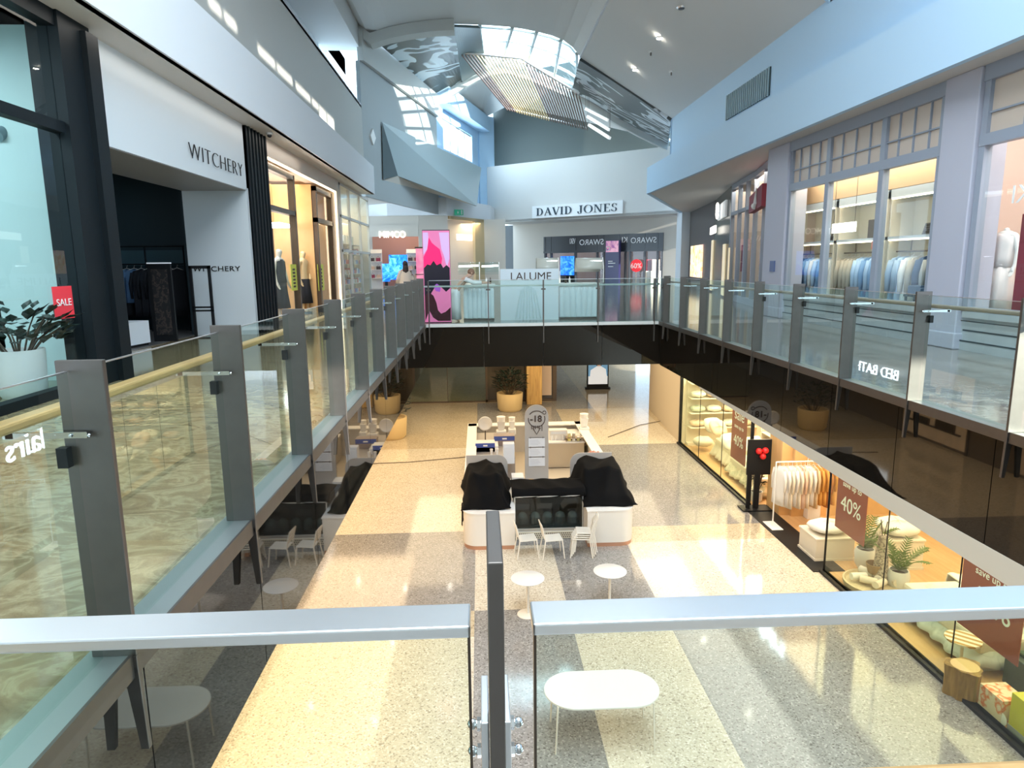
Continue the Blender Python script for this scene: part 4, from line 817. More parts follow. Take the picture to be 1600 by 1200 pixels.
dup(c0, (1.6, 14.98, 0), .1, 'cream metal chair in the middle of the row in front of the freezer')
for i in range(4):
    dup(c0, (2.28 + .035 * i, 15.0 + .01 * i, .0 + .045 * i), math.pi - .1, 'cream metal chair in the stack of chairs beside the right kiosk counter', 'chairs in the stack by the freezer')
def round_table(x, y, label):
    t = thing('cafe_table', label, 'table', (x, y, 0))
    MB().lathe((x, y, .745), [(.315, 0), (.33, .01), (.33, .018), (.32, .025)], 36).obj('tabletop', 'table', t, smooth=True)
    MB().cyl((x, y, .02), .026, .73, 12).obj('column', 'chair', t, smooth=True); MB().lathe((x, y, 0), [(.21, 0), (.21, .01), (.19, .02), (.03, .03)], 28).obj('base', 'chair', t, smooth=True)
round_table(.83, 12.3, 'round white cafe table on a pedestal, the left of the pair behind the cap rail')
round_table(2.49, 12.5, 'round white cafe table on a pedestal, standing on the grey strip')
t = thing('oval_table', 'large white pill-shaped table with thin legs, nearest to the bridge', 'table', (1.6, 8.7, 0))
ca, cb_, cc = at(850, 1077, Z=.76), at(1031, 1077, Z=.76), at(940, 1047, Z=.76); cd_ = at(940, 1107, Z=.76)
xa, xb, ya, yb = ca.x, cb_.x, cd_.y, cc.y; rr = (yb - ya) / 2
pts = [(xb - rr + rr * math.cos(math.radians(a)), (ya + yb) / 2 + rr * math.sin(math.radians(a))) for a in range(-90, 91, 10)] + [(xa + rr + rr * math.cos(math.radians(a)), (ya + yb) / 2 + rr * math.sin(math.radians(a))) for a in range(90, 271, 10)]
MB().prism(pts, .74, .76).obj('tabletop', 'table', t, smooth=True)
for lx in (xa + .16, xb - .16):
    for ly in (ya + .1, yb - .1): MB().tube([(lx, ly, .74), (lx + (.03 if lx < 1.6 else -.03) * -1, ly, 0)], .013, 8).obj('leg', 'chair', t)
MB().bar((xa + .2, ya + .1, .725), (xb - .2, ya + .1, .725), .02, .02).bar((xa + .2, yb - .1, .725), (xb - .2, yb - .1, .725), .02, .02).obj('under_frame', 'chair', t)

# ================================================================== LOWER FLOOR, FAR PART
def potted(name, label, c, rp, hp, pot, leafm, h, r, n, seed, lw=.09, ll=.26, parts=('pot', 'foliage', 'soil'), fl=0.0):
    rnd = random.Random(seed); t = thing(name, label, 'plant', c)
    MB().lathe((0, 0, 0), [(rp * .78, 0), (rp * .92, hp * .12), (rp, hp * .9), (rp, hp), (rp * .9, hp), (rp * .88, hp * .85)], 24).obj('pot', pot, t, world=False, smooth=True)
    MB().cyl((0, 0, hp * .8), rp * .88, .02, 20).obj('soil', 'soil', t, world=False)
    mb = MB(); st = MB()
    for i in range(n):
        a = rnd.uniform(0, 2 * math.pi); e = rnd.random(); rad = r * math.sqrt(rnd.random()); z = hp + h * (.15 + .85 * e) * (1 - .25 * (rad / r) ** 2)
        p = Vector((rad * math.cos(a), rad * math.sin(a), z)); d = Vector((math.cos(a), math.sin(a), rnd.uniform(-.2, 1.1))).normalized(); sd = d.cross(Vector((0, 0, 1))).normalized() * lw * rnd.uniform(.7, 1.2); L_ = ll * rnd.uniform(.7, 1.2); nn = sd.cross(d).normalized() * .02
        mb.add([p, p + d * L_ * .3 + sd * .7 + nn, p + d * L_ * .65 + sd * .8, p + d * L_, p + d * L_ * .65 - sd * .8, p + d * L_ * .3 - sd * .7 + nn, p + d * L_ * .5 - nn], [(0, 1, 6), (1, 2, 6), (2, 3, 6), (3, 4, 6), (4, 5, 6), (5, 0, 6)])
        if i % 7 == 0: st.tube([(p.x * .2, p.y * .2, hp * .8), (p.x * .6, p.y * .6, hp + (z - hp) * .5), tuple(p)], .012, 5)
    mb.obj('foliage', leafm, t, world=False); st.obj('stem', 'dark_bronze', t, world=False); return t
potted('potted_shrub', 'dense dark shrub in a large tan tub in front of the dark shopfront', (1.32, 31.2, 0), .62, .85, 'pot_tan', 'leaf', 1.15, .75, 260, 3, .07, .22)
potted('potted_shrub', 'dark shrub in a tan tub under the left gallery, mirrored in the black fascia', (-3.6, 26.5, 0), .6, .85, 'pot_tan', 'leaf', 1.1, .7, 160, 5, .07, .22)
mb = MB(); p0, p1 = at(823, 632, Z=0), at(847, 632, Z=0)
S('column_timber', mb.box(p0.x, 32.35, 0, p1.x, 33.0, 4.0), wood_mat('timber_post', (.45, .25, .08), (.72, .48, .18), .5, (9, 9, .7)), bevel=.03)
S('wall_lower_shop', MB().box(.2, 33.25, .12, 3.75, 36, 4.0), mat('dark_brown_glass', (.05, .04, .03), .12))
S('trim_26', MB().box(.2, 33.15, 0, 3.75, 33.25, .12).box(.2, 33.15, 0, .3, 33.25, 4).box(3.55, 33.15, .1, 3.75, 33.25, 4.0), 'dark_bronze')
S('window_14', MB().box(3.0, 33.18, .3, 3.5, 33.23, 3.6), C('shop_tan', (0.62, 0.50, 0.42)))
w = S('window_15', MB().box(-3.6, 33.2, 0, .2, 33.26, .08).box(-1.7, 33.2, 0, -1.67, 33.26, 3.9), 'dark_bronze'); S('pane', MB().box(-3.6, 33.2, .08, .2, 33.23, 3.9), 'shop_glass_green', w)
dg = at(933, 608, Z=0); x0, x1 = at(919, 600, Y=dg.y).x, at(949, 600, Y=dg.y).x; z1 = 2.05
t = thing('digital_poster', 'black-framed upright poster stand showing a smiling woman on blue, beyond the kiosk', 'poster stand', (dg.x, dg.y, 0))
MB().box(x0 - .06, dg.y, 0.1, x1 + .06, dg.y + .14, z1 + .1).box(x0 - .15, dg.y - .1, 0, x1 + .15, dg.y + .25, .1).obj('frame', 'black', t)
s_ = MB().box(x0, dg.y - .01, .28, x1, dg.y, z1).obj('screen', C('poster_blue', (.16, .35, .55), .4, emit=.5), t); cx_ = (x0 + x1) / 2 + .05
MB().box(x0, dg.y - .016, .28, x1, dg.y - .01, .72).obj('caption_band', C('poster_white', (.8, .84, .88), .4, emit=.5), s_)
MB().slab([(cx_ + .2 * math.cos(a / 8 * math.pi), dg.y - .016, 1.5 + .27 * math.sin(a / 8 * math.pi)) for a in range(16)], (0, .006, 0)).obj('printed_hair', 'hair', s_)
MB().slab([(cx_ + .14 * math.cos(a / 8 * math.pi), dg.y - .022, 1.46 + .2 * math.sin(a / 8 * math.pi)) for a in range(16)], (0, .006, 0)).obj('printed_face', C('print_skin', (.70, .46, .36), .5, emit=.3), s_)
MB().slab([(x0 + .1, dg.y - .02, .72), (x1 - .05, dg.y - .02, .72), (x1 - .1, dg.y - .02, 1.1), (cx_ + .1, dg.y - .02, 1.28), (cx_ - .1, dg.y - .02, 1.28), (x0 + .12, dg.y - .02, 1.05)], (0, .004, 0)).obj('printed_shirt', C('poster_white', (.8, .84, .88), .4, emit=.5), s_)
tag(MB().tube([at(950, 683, Z=.02), at(1000, 664, Z=.02), at(1057, 653, Z=.02)], .012, 6).obj('floor_cable', 'ink'), 'thin dark cable running over the floor from the kiosk to the right wall', 'cable')
tag(MB().tube([at(565, 725, Z=.02), at(640, 722, Z=.02), at(728, 714, Z=.02)], .012, 6).obj('floor_cable', 'ink'), 'thin dark cable running over the floor to the left of the kiosk', 'cable')

# ================================================================== BEDDING SHOP (lower right)
S('wall_bedding_shop', MB().box(13, 6, 0, 13.2, 24.7, 3.9).box(7.56, 24.6, 0, 13.2, 24.9, 3.9).box(7.56, 5.8, 0, 13.2, 6, 3.9), 'cream')
S('ceiling_bedding_shop', MB().box(7.4, 5.8, 3.8, 13.2, 24.9, 3.95), 'soffit')
S('wall_right_bedding_front', MB().box(7.42, 5.8, 3.0, 7.58, 24.9, 3.8), 'white')
area('bedding_shop_light_far', (9.2, 21.2, 3.75), (2.0, 6), 420, (1.0, 0.84, 0.58)); area('bedding_shop_light_near', (9.8, 11, 3.75), (2.5, 8), 330, (1.0, 0.82, 0.56)); area('bedding_shop_light_door', (9.2, 16, 3.75), (2, 2.5), 110, (1.0, 0.76, 0.45))
js = [at(1382, 890, X=7.5).y, at(1494, 960, X=7.5).y]
fw = S('window_16', MB().box(7.48, 13.67, 0, 7.52, 13.69, 3).box(7.49, js[0] - .006, .06, 7.51, js[0] + .006, 3).box(7.49, js[1] - .006, .06, 7.51, js[1] + .006, 3).box(7.47, 6, 0, 7.53, 13.7, .06), 'black')
S('pane', MB().box(7.495, 6, .06, 7.505, 13.64, 3.0), 'shop_glass_green', fw)
fw = S('window_17', MB().box(7.46, 17.9, 0, 7.54, 17.97, 3).box(7.46, 24.6, 0, 7.54, 24.7, 3).box(7.49, 20.2, .06, 7.51, 20.21, 3).box(7.49, 22.4, .06, 7.51, 22.41, 3).box(7.47, 17.9, 0, 7.53, 24.7, .06), 'black')
S('pane', MB().box(7.495, 17.97, .06, 7.505, 24.6, 3.0), 'shop_glass_green', fw)
S('wall_oak_partition', MB().box(8.3, 17.0, 0, 12.9, 17.12, 3.8).box(8.0, 17.12, 0, 8.3, 17.9, 3.8), 'oak_panel')
S('wall_window_back', MB().box(10.2, 17.9, 0, 10.3, 24.6, 3.8), C('cream_lit', (.80, .72, .56)))
S('wall_right_lower_far', MB().seg((7.5, 24.7), (7.9, 31), 0, 4.0, .2, -.1).seg((7.9, 31), (12, 40), 0, 4, .2, -.1), C('lower_wall', (0.55, 0.47, 0.36)))
def pillow(mb, c, sx, sy, sz, rot=(0, 0, 0), n=10, m=6):
    R = Matrix.Rotation(rot[2], 3, 'Z') @ Matrix.Rotation(rot[1], 3, 'Y') @ Matrix.Rotation(rot[0], 3, 'X'); rg = []
    for j in range(m + 1):
        ph = -math.pi / 2 + math.pi * j / m; cz = math.sin(ph); cr = math.cos(ph) ** .55 + 1e-3; ring = []
        for i in range(n * 2):
            a = math.pi * i / n; ca_, sa = math.cos(a), math.sin(a); k = (abs(ca_) ** 4 + abs(sa) ** 4) ** -.25
            ring.append(Vector(c) + R @ Vector((sx * ca_ * k * cr * (1 - .08 * abs(math.sin(2 * a)) * 0), sy * sa * k * cr, sz * cz * (1 - .3 * min(1, (abs(ca_ * sa) * 2)))) ))
        rg.append(ring)
    return mb.rings(rg)
def add_pillow(label, c, s, rot, m, cat='pillow', name='pillow', group=None):
    return tag(pillow(MB(), c, *s, rot).obj(name, m, None, smooth=2), label, cat, group)
def bed(label, x0, x1, y0, y1, h, qm, vm, seed):
    rnd = random.Random(seed); t = thing('display_bed', label, 'bed', ((x0 + x1) / 2, (y0 + y1) / 2, 0))
    MB().box(x0 + .1, y0 + .08, .0, x1, y1 - .08, h - .28).obj('base', vm, t)
    MB().box(x0 + .02, y0 + .02, h - .3, x1, y1 - .02, h - .02).obj('mattress', 'cream', t, bevel=.06)
    ph = rnd.uniform(0, 6)
    def fn(s, u):
        e = .1; X_ = x0 - e + (x1 - x0 + e) * s; Y_ = y0 - e + (y1 - y0 + 2 * e) * u
        dx = max(0, .16 - s) / .16; dy = max(0, .12 - min(u, 1 - u)) / .12; dd = max(dx, dy)
        z = h + .03 + .025 * math.sin(9 * s + ph + 3 * math.sin(5 * u)) + .02 * math.sin(17 * u + ph) - dd * (h - .1) * (1 if dd < 1 else 1)
        k = .04 * dd * math.sin(40 * (u if dx > dy else s))
        return Vector((X_ + (k if dx > dy else 0) - .05 * dd * (dx > dy), Y_ + (k if dy >= dx else 0), max(z, .1)))
    MB().grid(fn, 40, 40).obj('quilt', qm, t, smooth=2, solid=.03)
    return t
def floral(name, ground, spot, scale=7):
    m, nt, b = new_mat(name); tc = nt.nodes.new('ShaderNodeTexCoord'); n = nt.nodes.new('ShaderNodeTexNoise'); n.inputs['Scale'].default_value = scale; n.inputs['Detail'].default_value = 2; nt.links.new(tc.outputs['Object'], n.inputs['Vector'])
    r = ramp(nt, [(.48, ground), (.56, spot), (.64, ground)]); nt.links.new(n.outputs['Fac'], r.inputs[0]); nt.links.new(r.outputs[0], b.inputs['Base Color']); b.inputs['Roughness'].default_value = .8; return m
M['floral'] = floral('floral_quilt', (.72, .66, .50), (.50, .52, .36)); M['pale_linen'] = mat('pale_linen', (.74, .68, .56), .8); M['peach_linen'] = mat('peach_linen', (.76, .56, .42), .8); M['white_linen'] = mat('white_linen', (.78, .76, .70), .8); M['sage_linen'] = mat('sage_linen', (.50, .56, .46), .8)
M['quilt_blue'] = floral('stitched_quilt', (.62, .66, .62), (.52, .56, .52), 4)
bed('display bed with a green floral quilt behind the far window of the bedding shop', 8.0, 9.7, 18.4, 20.9, .62, 'floral', 'cream', 2)
bed('display bed with plain cream linen farther along the bedding shop window', 8.2, 9.7, 21.2, 22.9, .7, 'pale_linen', 'cream', 4)
for i, (lab, px, py, Y, s, m) in enumerate((('round cream pouf cushion on the floor at the far end of the bedding window', 1083, 690, 23.6, (.32, .32, .2), 'cream'), ('square cream cushion propped at the head of the plain bed', 1100, 665, 22.6, (.35, .3, .12), 'pale_linen'), ('peach cushion at the head of the plain bed', 1122, 668, 22.2, (.32, .28, .12), 'peach_linen'), ('white pillow at the head of the floral bed', 1135, 690, 20.9, (.35, .3, .12), 'white_linen'))):
    c = at(px, py, Y=Y); add_pillow(lab, (max(c.x, 8.05), Y, max(c.z, .22)), s, (.9 if i else 0, 0, .3), m)
t = thing('bedding_shelf', 'cream wall shelf of folded peach and white quilts at the far shop end', 'shelf', (9.0, 24.3, 0))
MB().box(7.7, 24.3, 0, 10.2, 24.58, .1).box(7.7, 24.55, 0, 10.2, 24.59, 3.0).obj('back_panel', 'cream', t)
for z in (.75, 1.3, 1.85, 2.4): MB().box(7.7, 24.0, z - .02, 10.2, 24.58, z).obj('shelf_board', C('shelf_white', (.75, .7, .6)), t)
kk = 0
for z in (.75, 1.3, 1.85):
    for i in range(4):
        m = ('peach_linen', 'white_linen', 'pale_linen', 'sage_linen', 'peach_linen')[(kk * 2 + i) % 5]; kk += 1
        add_pillow(('peach', 'white', 'oatmeal', 'sage')[['peach_linen', 'white_linen', 'pale_linen', 'sage_linen'].index(m)] + ' folded quilt on the %s shelf at the bedding shop far end' % {.75: 'lowest', 1.3: 'middle', 1.85: 'upper'}[z], (8.02 + i * .6, 24.25, z + .14), (.27, .2, .13), (0, 0, 0), m, 'bedding', 'folded_quilt', 'folded quilts on the far shelves')
mb_ = None
for i, (y, z) in enumerate(((19.0, 1.2), (20.2, 1.2), (21.6, 1.3), (19.0, 1.9), (20.4, 1.95), (21.8, 1.95))):
    add_pillow(('peach', 'white')[i % 2] + ' cushion on the %s wall shelf behind the beds, %s' % ('lower' if i < 3 else 'upper', ('nearest the poster', 'in its middle', 'at its far end')[i % 3]), (9.95, y, z), (.13, .42, .24), (0, 0, 0), ('peach_linen', 'white_linen')[i % 2], 'cushion', 'cushion')
t = thing('wall_shelf', 'long cream wall shelf of cushions above the beds in the bedding shop window', 'shelf', (10, 20.5, .9))
for z in (.95, 1.7): MB().box(9.75, 18.4, z - .03, 10.2, 22.6, z).obj('shelf_board', C('shelf_white', (.75, .7, .6)), t)
MB().box(9.75, 18.4, 0, 10.2, 18.45, 1.7).box(9.75, 22.55, 0, 10.2, 22.6, 1.7).obj('side_panel', 'cream', t)
potted('potted_olive', 'small dark tree in a white pot at the foot of the floral bed', (7.85, 18.25, 0), .17, .3, 'pot_white', 'leaf', 1.5, .22, 90, 9, .03, .12)
# security stand with red flower emblem
t = thing('sign_stand', 'black panel stand with three red balls beside the bedding shop entrance', 'sign stand', (7.8, 17.55, 0))
c = at(1186, 725, Y=17.6)
MB().box(c.x - .33, 17.6, 1.0, c.x + .33, 17.66, 2.0).obj('panel', 'black', t); MB().box(c.x - .3, 17.6, .03, c.x - .2, 17.66, 1.0).box(c.x - .1, 17.6, .03, c.x + .05, 17.66, 1.0).obj('post', 'black', t); MB().box(c.x - .45, 17.4, .012, c.x + .35, 17.85, .04).obj('base', 'black', t)
for i, (px, py) in enumerate(((1186, 705), (1196, 704), (1192, 713))):
    c2 = at(px, py, Y=17.55); MB().ball((c2.x, 17.55, c2.z), .09, 12, 8).obj('red_ball', C('ball_red', (.75, .02, .02), .4), t, smooth=2)
# garments
def garment(name, label, cat, w, h, th, m, loc, rz, group=None, sleeve=True, seed=0):
    rnd = random.Random(seed); t = thing(name, label, cat, loc, rz, group); rg = []; ph = rnd.uniform(0, 6)
    for j, (zf, wf, tf) in enumerate(((-1, 1.0, 1.0), (-.75, .95, 1.0), (-.5, .9, .95), (-.28, .92, .9), (-.1, 1.0, .8), (-.03, .75, .6), (0.0, .22, .35))):
        ring = []
        for i in range(20):
            a = 2 * math.pi * i / 20; f = 1 + .16 * math.sin(5 * a + ph + j * .4) * (1 - j / 7)
            ring.append(Vector((w / 2 * wf * math.cos(a) * (1 + .04 * math.sin(3 * a)), th / 2 * tf * math.sin(a) * f * 1.1 + .012 * math.sin(9 * a + ph), h * zf)))
        rg.append(ring)
    MB().rings(rg).obj('body', m, t, world=False, smooth=2)
    if sleeve:
        for s in (-1, 1): MB().tube([(s * w * .44, 0, -.07 * h), (s * w * .56, 0, -.3 * h), (s * w * .54, .01, -.62 * h)], [th * .32, th * .36, th * .26], 8).obj('sleeve', m, t, world=False, smooth=2)
    MB().tube([(-w * .36, 0, -.04 * h), (0, 0, .035), (w * .36, 0, -.04 * h)], .006, 5).tube([(0, 0, .03), (0, 0, .07), (.02, 0, .1), (0, 0, .12)], .004, 5).obj('hanger', 'lettering_white', t, world=False)
    return t
rp = at(1213, 722, Y=16.35); rq = at(1292, 728, Y=16.35); RZ = rp.z
t = thing('clothes_rack', 'white clothes rack of pale and ochre garments in the bedding shop doorway', 'clothes rack', (8.4, 16.35, 0))
MB().tube([(rp.x, 16.35, RZ), (rq.x + .1, 16.35, RZ)], .018, 8).obj('rail', 'lettering_white', t)
for x in (rp.x, rq.x + .1): MB().tube([(x, 16.35, .03), (x, 16.35, RZ)], .018, 8).obj('upright', 'lettering_white', t)
for x in (rp.x, rq.x + .1): MB().box(x - .14, 16.05, .012, x + .16, 16.65, .035).obj('foot', 'lettering_white', t, bevel=.01)
gc = [('white', (.78, .75, .70)), ('white', (.78, .75, .70)), ('cream', (.76, .68, .54)), ('white', (.78, .75, .70)), ('cream', (.76, .68, .54)), ('peach', (.74, .52, .38)), ('cream', (.76, .68, .54)), ('white', (.78, .75, .70)), ('sand', (.62, .45, .26)), ('ochre', (.60, .30, .07)), ('ochre', (.60, .30, .07)), ('rust', (.45, .18, .05)), ('ochre', (.60, .30, .07))]
protos = {}; n = len(gc)
for i, (cn, cc_) in enumerate(gc):
    x = rp.x + .1 + (rq.x - rp.x) * i / (n - 1); lab = '%s robe hanging on the white rack in the bedding shop doorway' % cn; grp = 'garments on the doorway rack'
    if cn not in protos: protos[cn] = garment('robe', lab, 'clothing', .44, 1.0 + .04 * (i % 3), .10, C('cloth_' + cn, cc_, .8), (x, 16.35, RZ - .13), math.pi / 2 + .25, grp, True, i)
    else: dup(protos[cn], (x, 16.35, RZ - .13), math.pi / 2 + .25 + .04 * (i % 3), lab, grp)
t = thing('ladder_stand', 'slim white wire ladder stand with a white box at its foot before the clothes rack', 'display stand', (8.2, 15.4, 0))
c = at(1267, 808, Z=0)
mb = MB()
for dx in (-.16, .16): mb.tube([(c.x + dx * 1.3, c.y, .3), (c.x + dx, c.y + .05, 1.7)], .01, 6)
for z in (.6, .95, 1.3, 1.65): mb.tube([(c.x - .18, c.y + .03, z), (c.x + .18, c.y + .03, z)], .008, 6)
mb.obj('frame', 'lettering_white', t); MB().box(c.x - .17, c.y - .15, 0, c.x + .17, c.y + .15, .42).obj('box', 'counter_top', t)
# ottomans with cushions
def ottoman(label, pf, w_, d_, h):
    c = at(*pf, Z=0); x0 = max(c.x, 7.56); t = thing('ottoman', label, 'ottoman', (x0 + w_ / 2, c.y + d_ / 2, 0)); MB().box(x0, c.y, .0, x0 + w_, c.y + d_, .06).obj('plinth', 'cream', t); MB().box(x0 + .02, c.y + .02, .06, x0 + w_ - .02, c.y + d_ - .02, h - .05).obj('body', 'cream', t, bevel=.01); MB().box(x0, c.y, h - .05, x0 + w_, c.y + d_, h).obj('lid', 'pale_linen', t, bevel=.01); return x0, c.y
x0, y0 = ottoman('cream storage ottoman at the glass edge behind the entrance mat', (1268, 878), .95, .85, .55)
add_pillow('plump white cushion on the ottoman nearest the shop entrance', (x0 + .48, y0 + .42, .69), (.42, .36, .13), (0, 0, .2), 'white_linen', 'cushion', 'cushion')
x1_, y1_ = ottoman('cream storage ottoman deeper in the shop behind the potted palm', (1385, 892), .85, .8, .7)
add_pillow('white cushion with pointed corners on the ottoman behind the palm', (x1_ + .42, y1_ + .4, .88), (.42, .36, .16), (.15, 0, .1), 'white_linen', 'cushion', 'cushion')
def palm(label, c, hp, n, L_, seed):
    rnd = random.Random(seed); t = thing('potted_palm', label, 'plant', c)
    MB().lathe((0, 0, 0), [(.11, 0), (.2, hp * .3), (.22, hp * .8), (.19, hp), (.17, hp), (.17, hp * .8)], 20).obj('pot', 'pot_white', t, world=False, smooth=True)
    mb = MB()
    for i in range(n):
        a = 2 * math.pi * i / n + rnd.uniform(-.2, .2); tilt = rnd.uniform(.35, .9); pts = []
        for k in range(7): u = k / 6; pts.append(Vector((math.cos(a) * tilt * L_ * u, math.sin(a) * tilt * L_ * u, hp + L_ * (u * (1.1 - .6 * u * tilt)))))
        mb.tube(pts, .006, 4)
        for k in range(1, 7):
            for f in (0, .5):
                p = pts[k - 1].lerp(pts[k], f); d = (pts[k] - pts[k - 1]).normalized(); sd = d.cross(Vector((0, 0, 1))).normalized()
                for s in (-1, 1):
                    q = p + (sd * s + d * .7).normalized() * L_ * .32 * (1 - .5 * k / 6); w2 = d * .018
                    mb.add([p - w2, p + w2, q, p.lerp(q, .5) + Vector((0, 0, .02))], [(0, 1, 3), (1, 2, 3), (2, 0, 3)])
    mb.obj('fronds', 'leaf_pale', t, world=False); MB().cyl((0, 0, hp * .8), .16, .01, 16).obj('soil', 'soil', t, world=False); return t
c = at(1330, 900, Z=0); palm('palm with spreading fronds behind the sale poster by the shop entrance', (c.x + .45, c.y + .3, 0), .5, 11, .8, 1)
c = at(1385, 905, Z=.25); palm('palm in a pale urn beside the tall patterned vase', (c.x + .25, c.y, 0), .45, 9, .75, 2)
c = at(1363, 900, Z=.2); t = thing('patterned_vase', 'tall woven-patterned vase between the two palms', 'vase', (c.x + .1, c.y - .1, 0))
MB().lathe((c.x + .1, c.y - .1, 0), [(.12, 0), (.15, .3), (.12, .8), (.09, 1.1), (.1, 1.15)], 18).obj('vase', floral('vase_pattern', (.50, .44, .34), (.12, .10, .08), 16), t, smooth=2)
MB().tube([(c.x + .1, c.y - .1, 1.0), (c.x + .16, c.y - .1, 1.45)], .01).tube([(c.x + .1, c.y - .1, 1.0), (c.x + .02, c.y - .1, 1.5)], .01).obj('dried_stem', 'dark_bronze', t)
# low round tray table with rolled towels
c = at(1338, 912, Z=.12); c.x = max(c.x, 7.56 + .62); t = thing('tray_table', 'low round woven tray table close behind the shop glass', 'table', (c.x, c.y, 0))
MB().lathe((c.x, c.y, 0), [(.5, 0), (.6, .06), (.62, .16), (.58, .17), (.55, .12)], 28).obj('tray', C('woven', (.55, .46, .30), .8, noise=.25, scale=30), t, smooth=True)
for i, (dx, dy) in enumerate(((-.3, .1), (-.05, -.25), (.1, .05), (.32, -.1), (0, .3), (-.2, -.1))):
    mb = MB(); L_ = .16; a = .5 * i; d = Vector((math.cos(a), math.sin(a), 0)); mb.tube([Vector((c.x + dx, c.y + dy, .24)) - d * L_, Vector((c.x + dx, c.y + dy, .24)) + d * L_], .075, 14)
    tag(mb.obj('rolled_towel', ('white_linen', 'pale_linen')[i % 2], None, smooth=True), '%s rolled towel on the low round tray table' % ('white', 'oatmeal')[i % 2], 'towel', 'rolled towels on the tray table')
t = thing('wicker_basket', 'brown wicker basket of rolled cloths in the middle of the tray table', 'basket', (c.x + .05, c.y + .1, .32)); MB().lathe((c.x + .05, c.y + .12, .30), [(.13, 0), (.18, .2), (.17, .21), (.13, .04)], 18).obj('basket', C('wicker', (.30, .20, .09), .8, noise=.3, scale=40), t)
# near bed
bx0, by0, by1 = 8.15, 9.85, 12.0
bed('display bed with a pale blue-green quilted cover behind the nearest shop windows', bx0, 10.9, by0, by1, .62, 'quilt_blue', 'cream', 8)
S_ = 0
for i, (x, y, m, lab) in enumerate(((10.2, 11.5, 'white_linen', 'large white pillow at the head of the nearest bed, far side'), (10.3, 10.7, 'white_linen', 'large white pillow at the head of the nearest bed, near side'), (9.95, 11.75, 'sage_linen', 'sage cushion on the far corner of the nearest bed'))):
    add_pillow(lab, (x, y, .84), (.14, .36, .26), (0, -.5, 0), m)
def throw(s, u): return Vector((9.1 + .75 * s, by0 - .12 + (by1 - by0 + .24) * u, .70 + .02 * math.sin(14 * s) + .015 * math.sin(8 * u) - (.45 if u < .03 or u > .97 else 0)))
tag(MB().grid(throw, 24, 30).obj('throw_blanket', 'white_linen', None, smooth=2, solid=.02), 'white ribbed throw across the middle of the nearest bed', 'blanket')
tag(MB().grid(lambda s, u: Vector((9.85 + .6 * s, 11.55 + .4 * u, .98 + .12 * math.sin(5 * s + 2 * u) + .05 * math.sin(15 * u))), 14, 10).obj('frilled_throw', 'peach_linen', None, smooth=2, solid=.02), 'crumpled peach throw on the pillows of the nearest bed', 'blanket')
# striped round side table, stump stool, boxes, dark bench
c = at(1505, 998, Z=.6); t = thing('side_table', 'round side table with an ochre and white striped top beside the bed', 'table', (c.x, c.y, 0))
m_, nt, b = new_mat('stripes'); tc = nt.nodes.new('ShaderNodeTexCoord'); wv = nt.nodes.new('ShaderNodeTexWave'); wv.inputs['Scale'].default_value = 3.2; wv.bands_direction = 'DIAGONAL'; nt.links.new(tc.outputs['Object'], wv.inputs[0]); r = ramp(nt, [(.48, (.80, .74, .62)), (.52, (.42, .24, .07))]); nt.links.new(wv.outputs['Fac'], r.inputs[0]); nt.links.new(r.outputs[0], b.inputs['Base Color'])
MB().lathe((c.x, c.y, .58), [(.27, 0), (.27, .03)], 28).obj('tabletop', m_, t); MB().cyl((c.x, c.y, .02), .025, .56).lathe((c.x, c.y, 0), [(.2, 0), (.2, .02)], 20).obj('pedestal', 'cream', t)
c = at(1508, 1040, Z=.5); t = thing('stump_stool', 'brown tree stump stool in front of the striped side table', 'stool', (c.x, c.y, 0))
mb = MB(); rg = []
for z, k in ((0, 1.0), (.15, .97), (.35, .98), (.5, 1.04)):
    rg.append([Vector((c.x + (.24 + .035 * math.sin(3 * a) + .02 * math.sin(7 * a)) * k * math.cos(a), c.y + (.24 + .035 * math.sin(3 * a) + .02 * math.sin(7 * a)) * k * math.sin(a), z)) for a in [2 * math.pi * i / 28 for i in range(28)]])
mb.rings(rg).obj('trunk', wood_mat('bark', (.16, .09, .02), (.34, .21, .06), .7, (8, 8, 1)), t, smooth=True)
MB().lathe((c.x, c.y, .5), [(.2, 0), (.2, .006)], 20).obj('cut_face', C('cutwood', (.60, .42, .20), .6), t)
c = at(1575, 1010, Z=.5); c.y = 9.05; t = thing('storage_bench', 'dark green storage bench behind the stump stool', 'bench', (c.x + .2, c.y, 0)); MB().box(c.x - .2, c.y - .2, 0, c.x + 1.0, c.y + .6, .55).obj('body', C('dark_green', (.035, .06, .045), .5), t, bevel=.02)
MB().box(c.x - .1, c.y - .1, .55, c.x + .9, c.y + .5, .62).obj('cushion', C('dark_green_cushion', (.05, .085, .06), .8), t, bevel=.03)
for i, (dx, dy) in enumerate(((.05, .1), (.35, .25), (.6, .05))): tag(MB().ball((c.x + dx, c.y + dy, .69), (.11, .09, .06), 10, 6).obj('knitted_ball', 'white_linen', None, smooth=2), '%s small white ornament on the dark green bench' % ('nearest the glass,', 'middle', 'deepest')[i], 'ornament')
c = at(1540, 1128, Z=0); x0 = 7.56; t = thing('gift_box', 'white box with orange-brown brushstroke pattern at the foot of the glass', 'box', (x0 + .2, c.y, 0)); MB().box(x0, c.y - .1, 0, x0 + .4, c.y + .35, .40).obj('box', floral('brush_pattern', (.80, .66, .50), (.75, .16, .03), 5), t); MB().ball((x0 - .0 + .02, c.y - .1, .12), (.01, .1, .1), 12, 6).obj('round_label', 'lettering_white', t)
